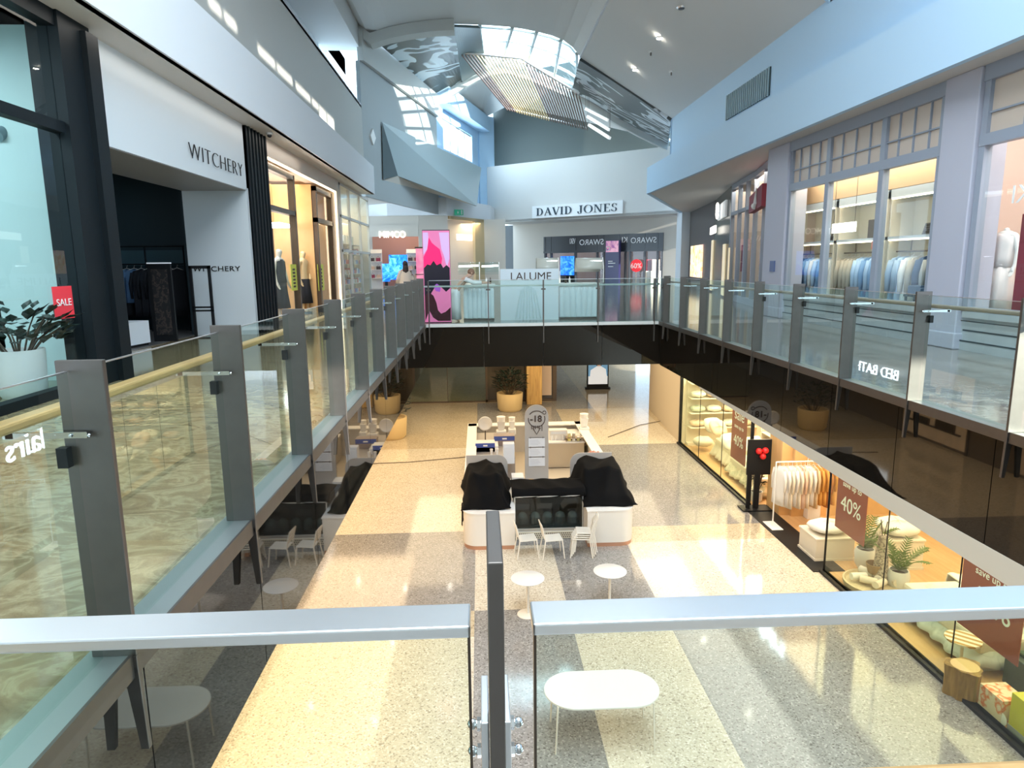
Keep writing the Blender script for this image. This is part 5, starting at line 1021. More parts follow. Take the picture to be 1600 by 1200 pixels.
t = thing('gift_box', 'tall yellow-green box nearest the bottom right corner behind the glass', 'box', (x0 + .3, c.y - .6, 0)); MB().box(x0 + .04, c.y - .75, 0, x0 + .5, c.y - .2, .62).obj('box', C('lime', (.60, .55, .04), .5), t); MB().box(x0 + .035, c.y - .752, .0, x0 + .51, c.y - .19, .12).obj('grey_band', C('band_grey', (.3, .32, .3)), t)
# ================================================================== UPPER LEVEL, LEFT SIDE
pp = at(30, 640, Z=U); 
c = at(40, 590, X=LX - .45); t0 = potted('potted_rubber_plant', 'broad-leaved dark plant in a white pot behind the leftmost shop window', (LX - .5, c.y, U), .3, .62, 'pot_white', 'leaf', .6, .55, 95, 21, .085, .22)
pl = at(85, 448, X=LX + .05); pr = at(121, 497, X=LX + .05)
t = thing('sale_poster', 'bright red SALE poster on the leftmost shop window', 'poster', (LX + .04, pl.y, 5.9)); z1, z0 = at(100, 447, X=LX).z, at(100, 498, X=LX).z
MB().box(LX + .01, pl.y, z0, LX + .02, pr.y, z1).obj('sheet', 'red', t)
text('lettering', 'SALE', (LX + .025, (pl.y + pr.y) / 2, (z0 + z1) / 2 - .04), (0, 1, 0), .13, 'lettering_white', t, .002, align='CENTER', sx=1.2)
for i, px in enumerate((3, 33)):
    c = at(px, 205 + i * 8, X=-6.7); t = thing('track_spotlight', 'grey track spotlight %s the leftmost shop window' % ('at the outer edge of' if i == 0 else 'near the black frame behind'), 'spotlight', tuple(c), 0)
    MB().box(c.x - .03, c.y - .03, c.z + .1, c.x + .03, c.y + .03, c.z + .22).obj('bracket', C('grey_lamp', (.16, .24, .27), .4), t); MB().tube([(c.x, c.y - .12, c.z - .08), (c.x + .05, c.y + .12, c.z + .06)], .09, 14).obj('lamp_head', C('grey_lamp', (.16, .24, .27), .4), t, smooth=True)
tr = at(20, 190, X=-6.7); tag(MB().box(-6.74, 6.5, tr.z + .0, -6.66, 9.6, tr.z + .06).obj('lighting_track', C('grey_lamp', (.16, .24, .27), .4)), 'grey ceiling track holding the spotlights in the leftmost shop', 'track')
# dark fashion shop
a = at(183, 549, Z=U); b = at(236, 539, Z=U); c = Vector((b.x - a.x, b.y - a.y)); zt_ = at_wall(183, 507, a, b).z
t = thing('display_table', 'white block display table inside the dark shop entrance', 'display table', (a.x, a.y, U)); MB().seg(a.xy, b.xy, U + .06, zt_, .7, .35).obj('block', C('block_white', (.72, .76, .8), .5), t); MB().seg(a.xy, b.xy, U, U + .06, .6, .35).obj('plinth', 'black', t)
tag(MB().grid(lambda s, u: Vector(a.lerp(b, .05 + .5 * s)) + Vector((-.12 - .3 * u, .2 * u, zt_ - a.lerp(b, .05 + .5 * s).z + .03 + .02 * math.sin(9 * s + 7 * u))), 12, 8).obj('folded_denim', C('denim', (.10, .20, .36), .8), None, smooth=2, solid=.03), 'folded blue denim on the white display table', 'clothing')
RY = 18.1; rl, rr_ = at(163, 400, Y=RY), at(290, 397, Y=RY); rz = at(225, 413, Y=RY).z
t = thing('clothes_rail', 'black clothes rail at the back of the dark shop', 'clothes rail', ((rl.x + rr_.x) / 2, RY, U))
MB().tube([(rl.x, RY, rz), (rr_.x, RY, rz)], .02).obj('rail', 'blackteal', t)
for x in (rl.x + .1, (rl.x + rr_.x) / 2, rr_.x - .05): MB().tube([(x, RY, U), (x, RY, rz + .45)], .022).obj('upright', 'blackteal', t)
MB().tube([(rl.x, RY, rz + .45), (rr_.x, RY, rz + .45)], .02).obj('top_bar', 'blackteal', t)
for i in range(9):
    x = rl.x + .35 + (rr_.x - rl.x - .6) * i / 8; dn = i in (1, 2)
    lab = ('blue denim shirt' if dn else 'black coat') + ' on the rail at the back of the dark shop'
    if i in (0, 1): g = garment('hanging_shirt' if dn else 'hanging_coat', lab, 'clothing', .5, .85 if dn else 1.2, .12, C('denim', (.10, .20, .36), .8) if dn else C('coat_black', (.012, .014, .02), .8), (x, RY, rz - .13), .5, 'garments on the dark rail'); protos['wd%d' % dn] = g
    else: dup(protos['wd%d' % dn], (x, RY, rz - .13), .5, lab)
c = at(257, 540, Z=U); c.y = min(c.y, 16); t = thing('patterned_screen', 'tall black standing mirror panel with faint floral pattern in the shop entrance', 'screen', (at(255, 480, Y=15.6).x, 15.6, U))
x0, x1 = at(236, 480, Y=15.6).x, at(272, 480, Y=15.6).x; zz1 = at(250, 412, Y=15.6).z
MB().box(x0, 15.6, U, x1, 15.66, zz1).obj('frame', 'black', t); MB().box(x0 + .08, 15.585, U + .15, x1 - .08, 15.6, zz1 - .12).obj('panel', floral('dark_floral', (.008, .008, .009), (.05, .035, .03), 9), t); MB().box(x0, 15.59, zz1, x1, 15.67, zz1 + .025).obj('top_light', C('strip_pale', (.6, .65, .7), .4, emit=.5), t)
GY = 16.2; x0, x1 = at(300, 480, Y=GY).x, at(333, 480, Y=GY).x; zg = at(315, 415, Y=GY).z
t = thing('security_gate', 'black open rectangular security gate before the small wall lettering', 'security gate', ((x0 + x1) / 2, GY, U))
MB().box(x0, GY, U, x0 + .06, GY + .05, zg).box(x1 - .06, GY, U, x1, GY + .05, zg).obj('upright', 'black', t); MB().box(x0, GY, zg - .07, x1, GY + .05, zg).box(x0, GY, zg - .98, x1, GY + .04, zg - .94).box(x0, GY, zg - 1.06, x1, GY + .04, zg - 1.02).obj('crossbar', 'black', t)
MB().box(x0 - .02, GY - .05, U, x1 + .02, GY + .1, U + .02).obj('foot_plate', 'black', t)
p = at(152, 268, X=-7.4); tag(MB().box(-7.6, p.y - .3, p.z - .02, -7.4, p.y + .4, p.z + .02).obj('linear_light', 'led_white'), 'short white strip light inside the dark shop entrance', 'light')

# ---- bodies: mannequins and people grown from a joint skeleton
def body(name, m, joints, edges, parent, lev=2):
    me = bpy.data.meshes.new(name); me.from_pydata([j[:3] for j in joints], edges, []); o = bpy.data.objects.new(name, me); COL.objects.link(o); o.parent = parent
    o.modifiers.new('skin', 'SKIN'); sv = me.skin_vertices[0].data
    for i, j in enumerate(joints):
        r = j[3]; sv[i].radius = r if isinstance(r, tuple) else (r, r)
    sv[0].use_root = True; s = o.modifiers.new('sub', 'SUBSURF'); s.levels = s.render_levels = lev
    me.materials.append(M[m] if isinstance(m, str) else m); o.modifiers['skin'].use_smooth_shade = True; return o
def figure(parent, m, H_=1.75, lean=0.0, armL=None, armR=None, head=True, legs=True, headtilt=(0, 0)):
    k = H_ / 1.75; ls, lc = math.sin(lean), math.cos(lean)
    def T(x, f, z):    # torso point: x side, f forward, z height above the hips, leaned forward about the hips
        z2 = z - .93; return (x * k, (-(z2 * ls) - f * lc) * k, (.93 + z2 * lc - f * ls) * k)
    J = [(*T(0, 0, .93), (.145 * k, .10 * k)), (*T(0, 0, 1.08), (.125 * k, .09 * k)), (*T(0, .01, 1.28), (.15 * k, .10 * k)), (*T(0, 0, 1.42), (.13 * k, .075 * k)), (*T(0, 0, 1.49), .052 * k)]
    E_ = [(0, 1), (1, 2), (2, 3), (3, 4)]
    if head: J += [(*T(0, .02 + headtilt[0], 1.60), (.078 * k, .088 * k)), (*T(0, .03 + headtilt[0] * 1.6, 1.69 + headtilt[1]), (.066 * k, .078 * k))]; E_ += [(4, 5), (5, 6)]
    for s, arm in ((-1, armL), (1, armR)):
        b = len(J); arm = arm or [(.235, 0, 1.16), (.25, .05, .92), (.25, .08, .84)]
        J += [(*T(s * .17, 0, 1.40), .058 * k)]; E_ += [(3, b)]
        for n_, (ax, af, az) in enumerate(arm): J.append((*T(s * ax, af, az), (.044, .031, .03)[min(n_, 2)] * k)); E_.append((len(J) - 2, len(J) - 1))
        hb = len(J) - 1; hx, hf, hz = arm[-1]; px_, pf_, pz_ = arm[-2]; d = Vector((hx - px_, hf - pf_, hz - pz_)).normalized(); side = Vector((1, 0, 0)) if abs(d.x) < .7 else Vector((0, 1, 0))
        for q in range(5):
            o_ = side * (.018 * (q - 1.5)) if q < 4 else side * -.04; base_ = Vector((hx, hf, hz)) + d * (.05 if q < 4 else .01) + o_; L_ = (.06, .072, .068, .052, .045)[q]; tip = base_ + d * L_ + (Vector((0, .02, -.01)) if q < 4 else side * -.02)
            i0 = len(J); J.append((*T(s * base_.x, base_.y, base_.z), .0105 * k)); J.append((*T(s * tip.x, tip.y, tip.z), .0075 * k)); E_ += [(hb, i0), (i0, i0 + 1)]
    if legs:
        for s in (-1, 1):
            b = len(J); J += [(s * .09 * k, 0, .86 * k, .095 * k), (s * .10 * k, -.02 * k, .48 * k, .058 * k), (s * .105 * k, .01 * k, .09 * k, .038 * k), (s * .11 * k, -.14 * k, .03 * k, (.04 * k, .028 * k))]
            E_ += [(0, b), (b, b + 1), (b + 1, b + 2), (b + 2, b + 3)]
    return body('body', m, J, E_, parent)
def face(parent, c, f, m='skin'):
    """small nose, eyes, mouth and ears for a head centred at c looking along f (parent's space)"""
    c = Vector(c); f = Vector(f).normalized(); s = f.cross(Vector((0, 0, 1))).normalized(); up = s.cross(f)
    MB().ball(c + f * .085 - up * .005, (.012, .014, .02), 8, 5).ball(c + s * .08, (.012, .02, .03), 8, 5).ball(c - s * .08, (.012, .02, .03), 8, 5).obj('nose_and_ears', m, parent, world=False, smooth=2)
    MB().ball(c + f * .075 + s * .03 + up * .02, .009, 8, 5).ball(c + f * .075 - s * .03 + up * .02, .009, 8, 5).obj('eye', 'ink', parent, world=False)
    MB().ball(c + f * .078 - up * .045, (.022, .01, .006), 8, 5).obj('mouth', C('lip', (.45, .15, .13), .5), parent, world=False)
def dress(parent, name, m, rings_, n=24, amp=.05, freq=7):
    rg = []
    for j, (z, rx, ry, cy) in enumerate(rings_):
        w_ = amp * (1 - j / len(rings_)); rg.append([Vector((rx * (1 + w_ * math.sin(freq * a)) * math.cos(a), cy + ry * (1 + w_ * math.sin(freq * a)) * math.sin(a), z)) for a in [2 * math.pi * i / n for i in range(n)]])
    return MB().rings(rg).obj(name, m, parent, world=False, smooth=2)
M['mann_white'] = mat('white_mannequin', (.80, .78, .74), .35)
def mannequin(label, loc, rz, top, bottom, skinm='mannequin', long_=False, H_=1.85, arms=(None, None), head=True):
    t = thing('mannequin', label, 'mannequin', loc, rz); k = H_ / 1.75
    figure(t, skinm, H_, 0, arms[0], arms[1], head)
    if top: dress(t, 'top', top, [(.88 * k, .19 * k, .15 * k, 0), (1.05 * k, .165 * k, .13 * k, 0), (1.25 * k, .19 * k, .135 * k, 0), (1.38 * k, .2 * k, .12 * k, 0), (1.44 * k, .12 * k, .09 * k, 0)])
    if bottom: dress(t, 'skirt' if long_ else 'trousers', bottom, [((.25 if long_ else .08) * k, .24 * k, .2 * k, 0), (.6 * k, .2 * k, .16 * k, 0), (.92 * k, .175 * k, .14 * k, 0)], amp=.12, freq=9)
    MB().cyl((0, 0, -.02), .22, .02, 24).obj('base_disc', 'steel', t, world=False)
    return t
ya = at(437, 430, X=-6.2).y; zf = U + .04; hA = (at(437, 384, X=-6.2).z - zf) / 1.77 * 1.75; hB = (at(481, 388, X=-6.1).z - zf) / 1.77 * 1.75
mannequin('pale-headed mannequin in a black top and long black skirt behind the lit shop window', (-6.2, ya, zf), 1.3, C('coat_black', (.012, .014, .02), .8), C('coat_black', (.012, .014, .02), .8), long_=True, H_=hA)
yb_ = at(482, 430, X=-6.1).y
mannequin('gold mannequin with hand on hip in a long black skirt in the panelled shop entry', (-6.2, yb_ - .28, zf), 1.2, None, C('coat_black', (.012, .014, .02), .8), mat('gold_mannequin', (.75, .58, .32), .35), True, hB, (None, [(.30, 0, 1.18), (.17, .08, 1.0), (.14, .1, .98)]))
for i, px in enumerate((461, 503)):
    y0 = at(px - 5, 440, X=LX - .2).y; y1 = at(px + 4, 440, X=LX - .2).y; zc1, zc0 = at(px, 413, X=LX - .2).z, at(px, 454, X=LX - .2).z
    t = thing('window_poster', 'narrow yellow-green poster on the %s pane of the lit shopfront' % ('first', 'second')[i], 'poster', (LX - .2, y0, zc0)); MB().box(LX - .22, y0, zc0, LX - .21, y1, zc1).obj('sheet', C('lime_poster', (.66, .72, .10), .5), t)
    mb = MB()
    for j in range(6): mb.box(LX - .209, y0 + (y1 - y0) * .3, zc0 + (zc1 - zc0) * (.12 + .13 * j), LX - .205, y0 + (y1 - y0) * .7, zc0 + (zc1 - zc0) * (.19 + .13 * j))
    mb.obj('printed_mark', 'ink', t)
for i, (x, y) in enumerate(((-6.9, 20.3), (-6.9, 23.5))):
    t = thing('light_box', 'glowing rectangular ceiling light box inside the lit shop, %s' % ('first from the black column', 'second from the black column')[i], 'light', (x, y, 8.2)); MB().box(x - .5, y - .8, 8.1, x + .5, y + .8, 8.2).obj('diffuser', 'led_white', t); MB().tube([(x, y, 8.2), (x, y, 9.7)], .01).obj('suspension_rod', 'steel', t)
# shelves of goods in the grid shop
for k_, y in enumerate((30.3, 32.2, 34.0)):
    t = thing('goods_shelf', 'cream shelf bay of small goods in the pale grid-windowed shop, %s' % ('nearest bay', 'middle bay', 'farthest bay')[k_], 'shelf', (-6.0, y, U))
    mb = MB().box(-6.3, y - .8, U, -6.26, y + .8, 8.2)
    for j in range(6): mb.box(-6.3, y - .8, U + .35 + .45 * j, -5.9, y + .8, U + .38 + .45 * j)
    mb.obj('shelf_board', 'cream', t)
    cols = [(.75, .3, .25), (.75, .72, .68), (.35, .38, .6), (.72, .6, .5)]
    for j in range(5):
        for i in range(4):
            cc_ = (i + j + k_) % 4; o = MB().box(-6.2, y - .7 + .38 * i, U + .38 + .45 * j, -5.95, y - .45 + .38 * i, U + .38 + .45 * j + .18 + .04 * ((i * j) % 3)).obj('boxed_goods', C('goods%d' % cc_, cols[cc_])); tag(o, '%s box on %s, %s bay, grid-windowed shop' % (('coral', 'white', 'violet', 'tan')[cc_], ('the bottom shelf', 'the second shelf', 'the third shelf', 'the fourth shelf', 'the top shelf')[j], ('nearest', 'middle', 'farthest')[k_]), 'box', 'boxed goods in the grid-windowed shop')
# ---- far left: blue video displays, pink light columns, tall pink banner screen
def vmat(name, cols, sc=1.3, emit=.8):
    m, nt, b = new_mat(name); tc = nt.nodes.new('ShaderNodeTexCoord'); n = nt.nodes.new('ShaderNodeTexNoise'); n.inputs['Scale'].default_value = sc; n.inputs['Detail'].default_value = 3; n.inputs['Distortion'].default_value = 1.5; nt.links.new(tc.outputs['Object'], n.inputs['Vector'])
    r = ramp(nt, cols); nt.links.new(n.outputs['Fac'], r.inputs[0]); nt.links.new(r.outputs[0], b.inputs['Emission Color']); nt.links.new(r.outputs[0], b.inputs['Base Color']); b.inputs['Emission Strength'].default_value = emit; b.inputs['Roughness'].default_value = .25; return m
vb = vmat('blue_video', [(.35, (.0, .08, .9)), (.5, (.02, .25, 1.0)), (.65, (.15, .5, 1.0))], 2, 1.6)
for i, (x0, x1, y0, y1, lab) in enumerate(((609, 636, 398, 437, 'large glowing blue display in the rust-walled shop'), (598, 608, 412, 440, 'narrow glowing blue display left of the large one'))):
    a, b = at(x0, y1, Y=48.6), at(x1, y0, Y=48.6); t = thing('video_display', lab, 'display', (a.x, 48.6, U)); MB().box(a.x, 48.6, a.z, b.x, 48.75, b.z).obj('screen', vb, t); MB().box((a.x + b.x) / 2 - .1, 48.62, U, (a.x + b.x) / 2 + .1, 48.74, a.z).obj('stand', 'black', t)
for i, x in enumerate((585, 645)):
    a = at(x, 400, Y=50.5); t = thing('handbag_shelf', '%s lit shelf of small bags in the rust-walled shop' % ('left', 'right')[i], 'shelf', (a.x, 50.5, U)); mb = MB()
    for j in range(4): mb.box(a.x - .5, 50.4, U + .7 + .6 * j, a.x + .5, 50.9, U + .74 + .6 * j)
    mb.box(a.x - .5, 50.88, U, a.x + .5, 50.92, U + 2.8).obj('shelf_board', 'cream', t)
    for j in range(3):
        for q in range(2): o = MB().box(a.x - .35 + .45 * q, 50.5, U + .74 + .6 * j, a.x - .05 + .45 * q, 50.7, U + .98 + .6 * j).tube([(a.x - .3 + .45 * q, 50.6, U + .98 + .6 * j), (a.x - .2 + .45 * q, 50.6, U + 1.12 + .6 * j), (a.x - .1 + .45 * q, 50.6, U + .98 + .6 * j)], .012, 5).obj('handbag', ('maroon', 'tan', 'ink')[(j + q) % 3]); tag(o, '%s handbag on the %s lit shelf, %s tier' % (('maroon', 'tan', 'dark')[(j + q) % 3], ('left', 'right')[i], ('bottom', 'middle', 'upper')[j]), 'bag', 'handbags in the rust-walled shop')
pm = vmat('pink_panel', [(.4, (.75, .18, .35)), (.6, (.85, .32, .45))], 1, .5)
a, b = at(651, 437, Y=24), at(664, 388, Y=24)
t = thing('light_column', 'pink glowing panel column left of the tall pink and black banner', 'display', (a.x, 24, U)); z_ = b.z
MB().box(a.x, 24, U + .1, b.x, 24.3, b.z).obj('pink_panel', pm, t); MB().box(a.x - .03, 23.98, U, b.x + .03, 24.32, U + .1).box(a.x - .03, 23.98, b.z, b.x + .03, 24.32, b.z + .05).box(a.x - .03, 23.99, (U + b.z) / 2 + .2, b.x + .03, 24.31, (U + b.z) / 2 + .23).obj('frame', 'dark_bronze', t)
a, b = at(665, 505, Y=19.6), at(701, 360, Y=19.6); SW, SH = b.x - a.x, b.z - U
t = thing('banner_screen', 'tall upright screen of red, pink and black strokes at the far left void corner', 'screen', ((a.x + b.x) / 2, 19.6, U))
MB().box(a.x - .02, 19.62, U, b.x + .02, 19.75, b.z + .02).obj('casing', 'black', t)
def blob(nm, pts, m, dy): MB().slab([(a.x + SW * u, 19.612 - dy, U + SH * v) for u, v in pts], (0, .004, 0)).obj(nm, m, scr)
E_ = lambda n_, c_, e_=.55: C(n_, c_, .3, emit=e_)
scr = MB().box(a.x - .015, 19.61, U + .02, b.x + .015, 19.62, b.z).obj('screen', E_('scr_pink', (.62, .16, .34)), t)
blob('lilac_stroke', [(.62, .98), (1.0, .98), (1.0, .70), (.92, .62), (.86, .64), (.8, .72), (.7, .8)], E_('scr_lilac', (.55, .36, .62)), .003)
blob('lilac_stroke', [(.0, .98), (.2, .98), (.22, .9), (.14, .8), (.0, .74)], E_('scr_lilac', (.55, .36, .62)), .003)
blob('red_stroke', [(.0, .60), (.0, .72), (.16, .80), (.22, .93), (.34, .87), (.46, .84), (.64, .80), (.72, .70), (.66, .60), (.4, .56)], E_('scr_red', (.80, .01, .12), .8), .004)
blob('black_stroke', [(.0, .30), (.0, .60), (.14, .64), (.26, .63), (.38, .68), (.5, .63), (.66, .65), (.75, .60), (.88, .63), (1.0, .6), (1.0, .38), (.84, .34), (.62, .40), (.5, .42), (.38, .38), (.2, .3)], E_('scr_black', (.012, .008, .02), .1), .006)
blob('black_stroke', [(.0, .02), (.0, .3), (.16, .34), (.34, .30), (.45, .22), (.5, .14), (.62, .1), (.8, .12), (1.0, .17), (1.0, .02), (.5, .02), (.3, .06), (.16, .14)], E_('scr_dark', (.06, .012, .02), .1), .007)
blob('violet_stroke', [(.36, .40), (.48, .43), (.64, .40), (.6, .34), (.44, .35)], E_('scr_violet', (.32, .08, .45)), .009)
# ---- white skincare kiosk on the upper deck
KY = 20.3
t = thing('skincare_kiosk', 'white fluted LALUME counter kiosk behind the far glass balustrade', 'kiosk', (1.5, KY, U))
mw = C('kiosk_paint', (.80, .84, .86), .35)
def cx_at(px, Y=KY): return at(px, 470, Y=Y).x
for x0, x1 in ((724, 772), (874, 934)):
    a, b = cx_at(x0), cx_at(x1); ct = MB().box(a, KY, U + .05, b, KY + .7, U + 1.02).obj('counter', mw, t); fl = MB(); n_ = 7
    for i in range(n_):
        w_ = (b - a) / n_; xc = a + w_ * (i + .5); fl.lathe((xc, KY - .005, U + .07), [(w_ * .48, 0), (w_ * .48, .78), (w_ * .36, .85), (w_ * .1, .89)], 12, 1, .5)
    fl.obj('fluting', C('flute', (.66, .76, .80), .4), ct, smooth=True); MB().box(a - .04, KY - .1, U + 1.02, b + .04, KY + .75, U + 1.07).obj('counter_top', 'counter_top', ct); MB().box(a, KY - .02, U, b, KY + .7, U + .05).obj('kickplate', 'steel', ct)
a, b = cx_at(782), cx_at(872); zs = at(820, 420, Y=KY - .1).z
pn = MB().box(a, KY - .12, U, b, KY - .04, zs).obj('sign_panel', C('panel_paint', (.72, .80, .86), .4), t)
l0 = at(797, 438, Y=KY - .13); l1 = at(860, 436, Y=KY - .13)
text('lettering', 'LALUME', (l0.x, KY - .125, l0.z), (1, 0, 0), .33, 'ink', pn, .003, fit=l1.x - l0.x)
fl = MB(); xa_, xb_ = at(806, 470, Y=KY - .13).x, at(845, 470, Y=KY - .13).x; zt2 = at(820, 447, Y=KY - .13).z
for i in range(8): u = i / 7; fl.tube([(xa_ + .16 + (xb_ - xa_ - .32) * u, KY - .12, zt2 - .12 * (2 * u - 1) ** 2), (xa_ + .08 + (xb_ - xa_ - .16) * u, KY - .12, (zt2 + U) / 2), (xa_ + (xb_ - xa_) * u, KY - .12, U + .04)], .03, 6)
fl.obj('draped_relief', C('flute', (.66, .76, .80), .4), pn, smooth=True)
for i, (x0, x1, yt) in enumerate(((838, 871, 403), (899, 939, 403), (717, 750, 410), (752, 780, 410))):
    a, b = cx_at(x0, KY + .4), cx_at(x1, KY + .4); zt2 = at(x0, yt, Y=KY + .4).z; z0 = U + 1.07
    h = MB().slab([(a, KY + .1 + .45 - .45 * math.cos(math.radians(q)), z0 + .12 + (zt2 - z0 - .12) * math.sin(math.radians(q))) for q in range(0, 181, 15)], (b - a, 0, 0)) if False else None
    d = thing('display_hood', 'display hood with white light bar on the skincare kiosk, %s' % ('just right of its name panel', 'at its right end', 'beside the leaning person', 'just left of its name panel')[i], 'display case', ((a + b) / 2, KY + .4, z0))
    MB().grid(lambda s, u: Vector((a + (b - a) * s, KY + .05 + .6 * u, z0 + (zt2 - z0) * math.sin(math.pi * min(1, .12 + u * .8)) ** .6)), 1, 14).obj('hood', C('acrylic', (.55, .56, .5), .2) if i < 2 else 'shop_glass', d, smooth=2, solid=.01)
    MB().tube([(a + .03, KY + .2, zt2 - .12), (b - .03, KY + .2, zt2 - .1)], .025, 8).obj('light_bar', 'led_white', d); MB().tube([(b, KY + .05, z0), (b, KY + .05, zt2 - .25), (b, KY + .2, zt2)], .015, 6).obj('frame', 'lettering_white', d)
for i, px in enumerate((760, 766, 827, 884, 890)):
    a = at(px, 430, Y=KY + .3); j = MB().lathe((a.x, KY + .3, U + 1.07), [(.03, 0), (.03, .13), (.012, .15), (.012, .19)], 10).obj('cosmetic_bottle', ('counter_top', 'dark_bronze')[i % 2], None, smooth=True); tag(j, ('white bottle left of the name panel', 'dark bottle left of the name panel', 'white bottle behind the name panel', 'dark bottle under the right counter lamp', 'white bottle under the right counter lamp')[i], 'bottle')
# ---- people
t = thing('person', 'person in white leaning forward with both hands on the skincare counter', 'person', (at(711, 470, Y=20.05).x, 20.05, U), math.pi / 2)
wc = C('white_clothes', (.82, .84, .85), .7)
reach = [(.2, .26, 1.5), (.16, .5, 1.72), (.15, .56, 1.78)]
figure(t, 'skin', 1.68, .75, reach, reach)
k_ = 1.68 / 1.75
dress(t, 'trousers', wc, [(.06, .17, .17, 0), (.45, .16, .15, 0), (.8, .17, .16, 0), (.94, .17, .14, 0)], amp=.1, freq=4)
def lean_rings(zs): 
    rg = []
    for (z2, rx, ry) in zs:
        cy, cz = -z2 * math.sin(.75), .93 + z2 * math.cos(.75); rg.append([Vector((rx * math.cos(a_), (cy + ry * math.sin(a_) * math.cos(.75)) , cz + ry * math.sin(a_) * -math.sin(.75) * -1 * -1)) * k_ for a_ in [2 * math.pi * i / 20 for i in range(20)]])
    return MB().rings(rg)
lean_rings([(-.12, .19, .15), (.05, .17, .14), (.2, .175, .14), (.36, .2, .145), (.48, .19, .12), (.55, .1, .09)]).obj('shirt', wc, t, world=False, smooth=2)
for s in (-1, 1):
    def TT(x, f, z): z2 = z - .93; return Vector((s * x, -(z2 * math.sin(.75)) - f * math.cos(.75), .93 + z2 * math.cos(.75) - f * math.sin(.75))) * k_
    MB().tube([TT(.15, 0, 1.41), TT(.2, .26, 1.5), TT(.165, .44, 1.66)], [.07, .06, .05], 10).obj('sleeve', wc, t, world=False, smooth=2)
hc = Vector((0, -(.73 * math.sin(.75)) - .03, .93 + .73 * math.cos(.75))) * k_
MB().ball(hc + Vector((0, .02, .03)), (.09, .105, .1), 16, 10).obj('hair', C('auburn', (.25, .14, .09), .6), t, world=False, smooth=2); face(t, hc, (0, -1, -.35))
PY_ = 26.5; a = at(637, 405, Y=PY_); hgt = min(1.78, max(1.55, a.z - U))
t = thing('person', 'person with long dark hair and loose cream top, seen from behind, on the left', 'person', (at(634, 440, Y=PY_).x, PY_, U), math.pi + .25)
figure(t, 'skin', hgt, .06); kk_ = hgt / 1.75
ct = C('cream_top', (.76, .70, .60), .8)
dress(t, 'top', ct, [(.72 * kk_, .33 * kk_, .22 * kk_, 0), (.95 * kk_, .25 * kk_, .17 * kk_, 0), (1.2 * kk_, .22 * kk_, .15 * kk_, -.01), (1.36 * kk_, .22 * kk_, .13 * kk_, -.02), (1.45 * kk_, .12 * kk_, .09 * kk_, -.02)])
for s in (-1, 1): MB().tube([(s * .17 * kk_, 0, 1.40 * kk_), (s * .26 * kk_, 0, 1.16 * kk_), (s * .29 * kk_, -.05, .95 * kk_)], [.075, .085, .09], 10).obj('sleeve', ct, t, world=False, smooth=2)
dress(t, 'trousers', C('navy_trousers', (.03, .04, .07), .7), [(.06, .17, .14, 0), (.5 * kk_, .16, .14, 0), (.9 * kk_, .18, .14, 0)], amp=.08, freq=2)
MB().ball((0, .0, 1.67 * kk_), (.098, .112, .12), 16, 10).rings([[Vector((.11 * w_ * math.cos(q), .06 + .055 * math.sin(q), z * kk_)) for q in [2 * math.pi * i / 14 for i in range(14)]] for z, w_ in ((1.22, .75), (1.35, 1.0), (1.5, 1.0), (1.66, .85))]).obj('hair', 'hair', t, world=False, smooth=2)
face(t, (0, -.03, 1.63 * kk_), (0, -1, 0))
# ---- store entrance
a, b = at_wall(945, 440, DA + DP - DN * .9, DB + DP - DN * .9), at_wall(967, 375, DA + DP - DN * .9, DB + DP - DN * .9); L_ = (b - a).xy.length; o0 = a.xy
def ds(u0, u1, z0, z1, th=.08, off=0): return MB().seg(o0 + DD * u0 * L_, o0 + DD * u1 * L_, z0, z1, th, off)
t = thing('advert_pillar', 'dark blue advertising pillar with pink clouds and white marks before the store doors', 'advert', (o0.x, o0.y, U)); H3 = b.z
ds(0, 1, U, H3, .3, .2).obj('casing', E_('ad_navy', (.02, .02, .07), .4), t)
sg_ = -1 if (Vector((-DD.y, DD.x)).dot(DN)) > 0 else 1
ds(.04, .96, H3 - .9, H3 - .05, .02, sg_ * .0 + .03).obj('pink_cloud', vmat('ad_pink', [(.4, (.30, .06, .25)), (.55, (.75, .35, .45))], .9, .5), t)
ds(.1, .2, 7.75, 8.1, .02, .02).ring if False else None
ds(.22, .55, 6.9, 6.96, .02, .02).seg(o0 + DD * .22 * L_, o0 + DD * .75 * L_, 6.75, 6.81, .02, .02).seg(o0 + DD * .22 * L_, o0 + DD * .6 * L_, 6.5, 6.56, .02, .02).obj('printed_line', 'lettering_white', t)
rc_ = o0 + DD * .2 * L_; MB().tube([(rc_.x + DD.x * .16 * math.cos(q * math.pi / 8), rc_.y + DD.y * .16 * math.cos(q * math.pi / 8) - .03, 7.9 + .16 * math.sin(q * math.pi / 8)) for q in range(16)], .03, 6, closed=True).obj('ring_mark', 'lettering_white', t)
a = at_wall(994, 415, DA + DP - DN * .3, DB + DP - DN * .3); r_ = (at_wall(1003, 415, DA + DP, DB + DP) - at_wall(985, 415, DA + DP, DB + DP)).length / 2
t = thing('round_sale_sign', 'round red 60% sale sign in the store doorway', 'sign', tuple(a))
MB().slab([Vector((a.x + DD.x * r_ * math.cos(q * math.pi / 12), a.y + DD.y * r_ * math.cos(q * math.pi / 12), a.z + r_ * math.sin(q * math.pi / 12))) for q in range(24)], (DN.x * .04, DN.y * .04, 0)).obj('disc', C('disc_red', (.75, .02, .03), .5, emit=.5), t)
text('lettering', '60%', (a.x - DN.x * .03, a.y - DN.y * .03, a.z - .2), (DD.x, DD.y, 0), .55, 'lettering_white', t, .005, align='CENTER')
MB().bar(a - Vector((0, 0, r_)), (a.x, a.y, U), .06, .06).cyl((a.x, a.y, U), .3, .04).obj('stand', 'steel', t)
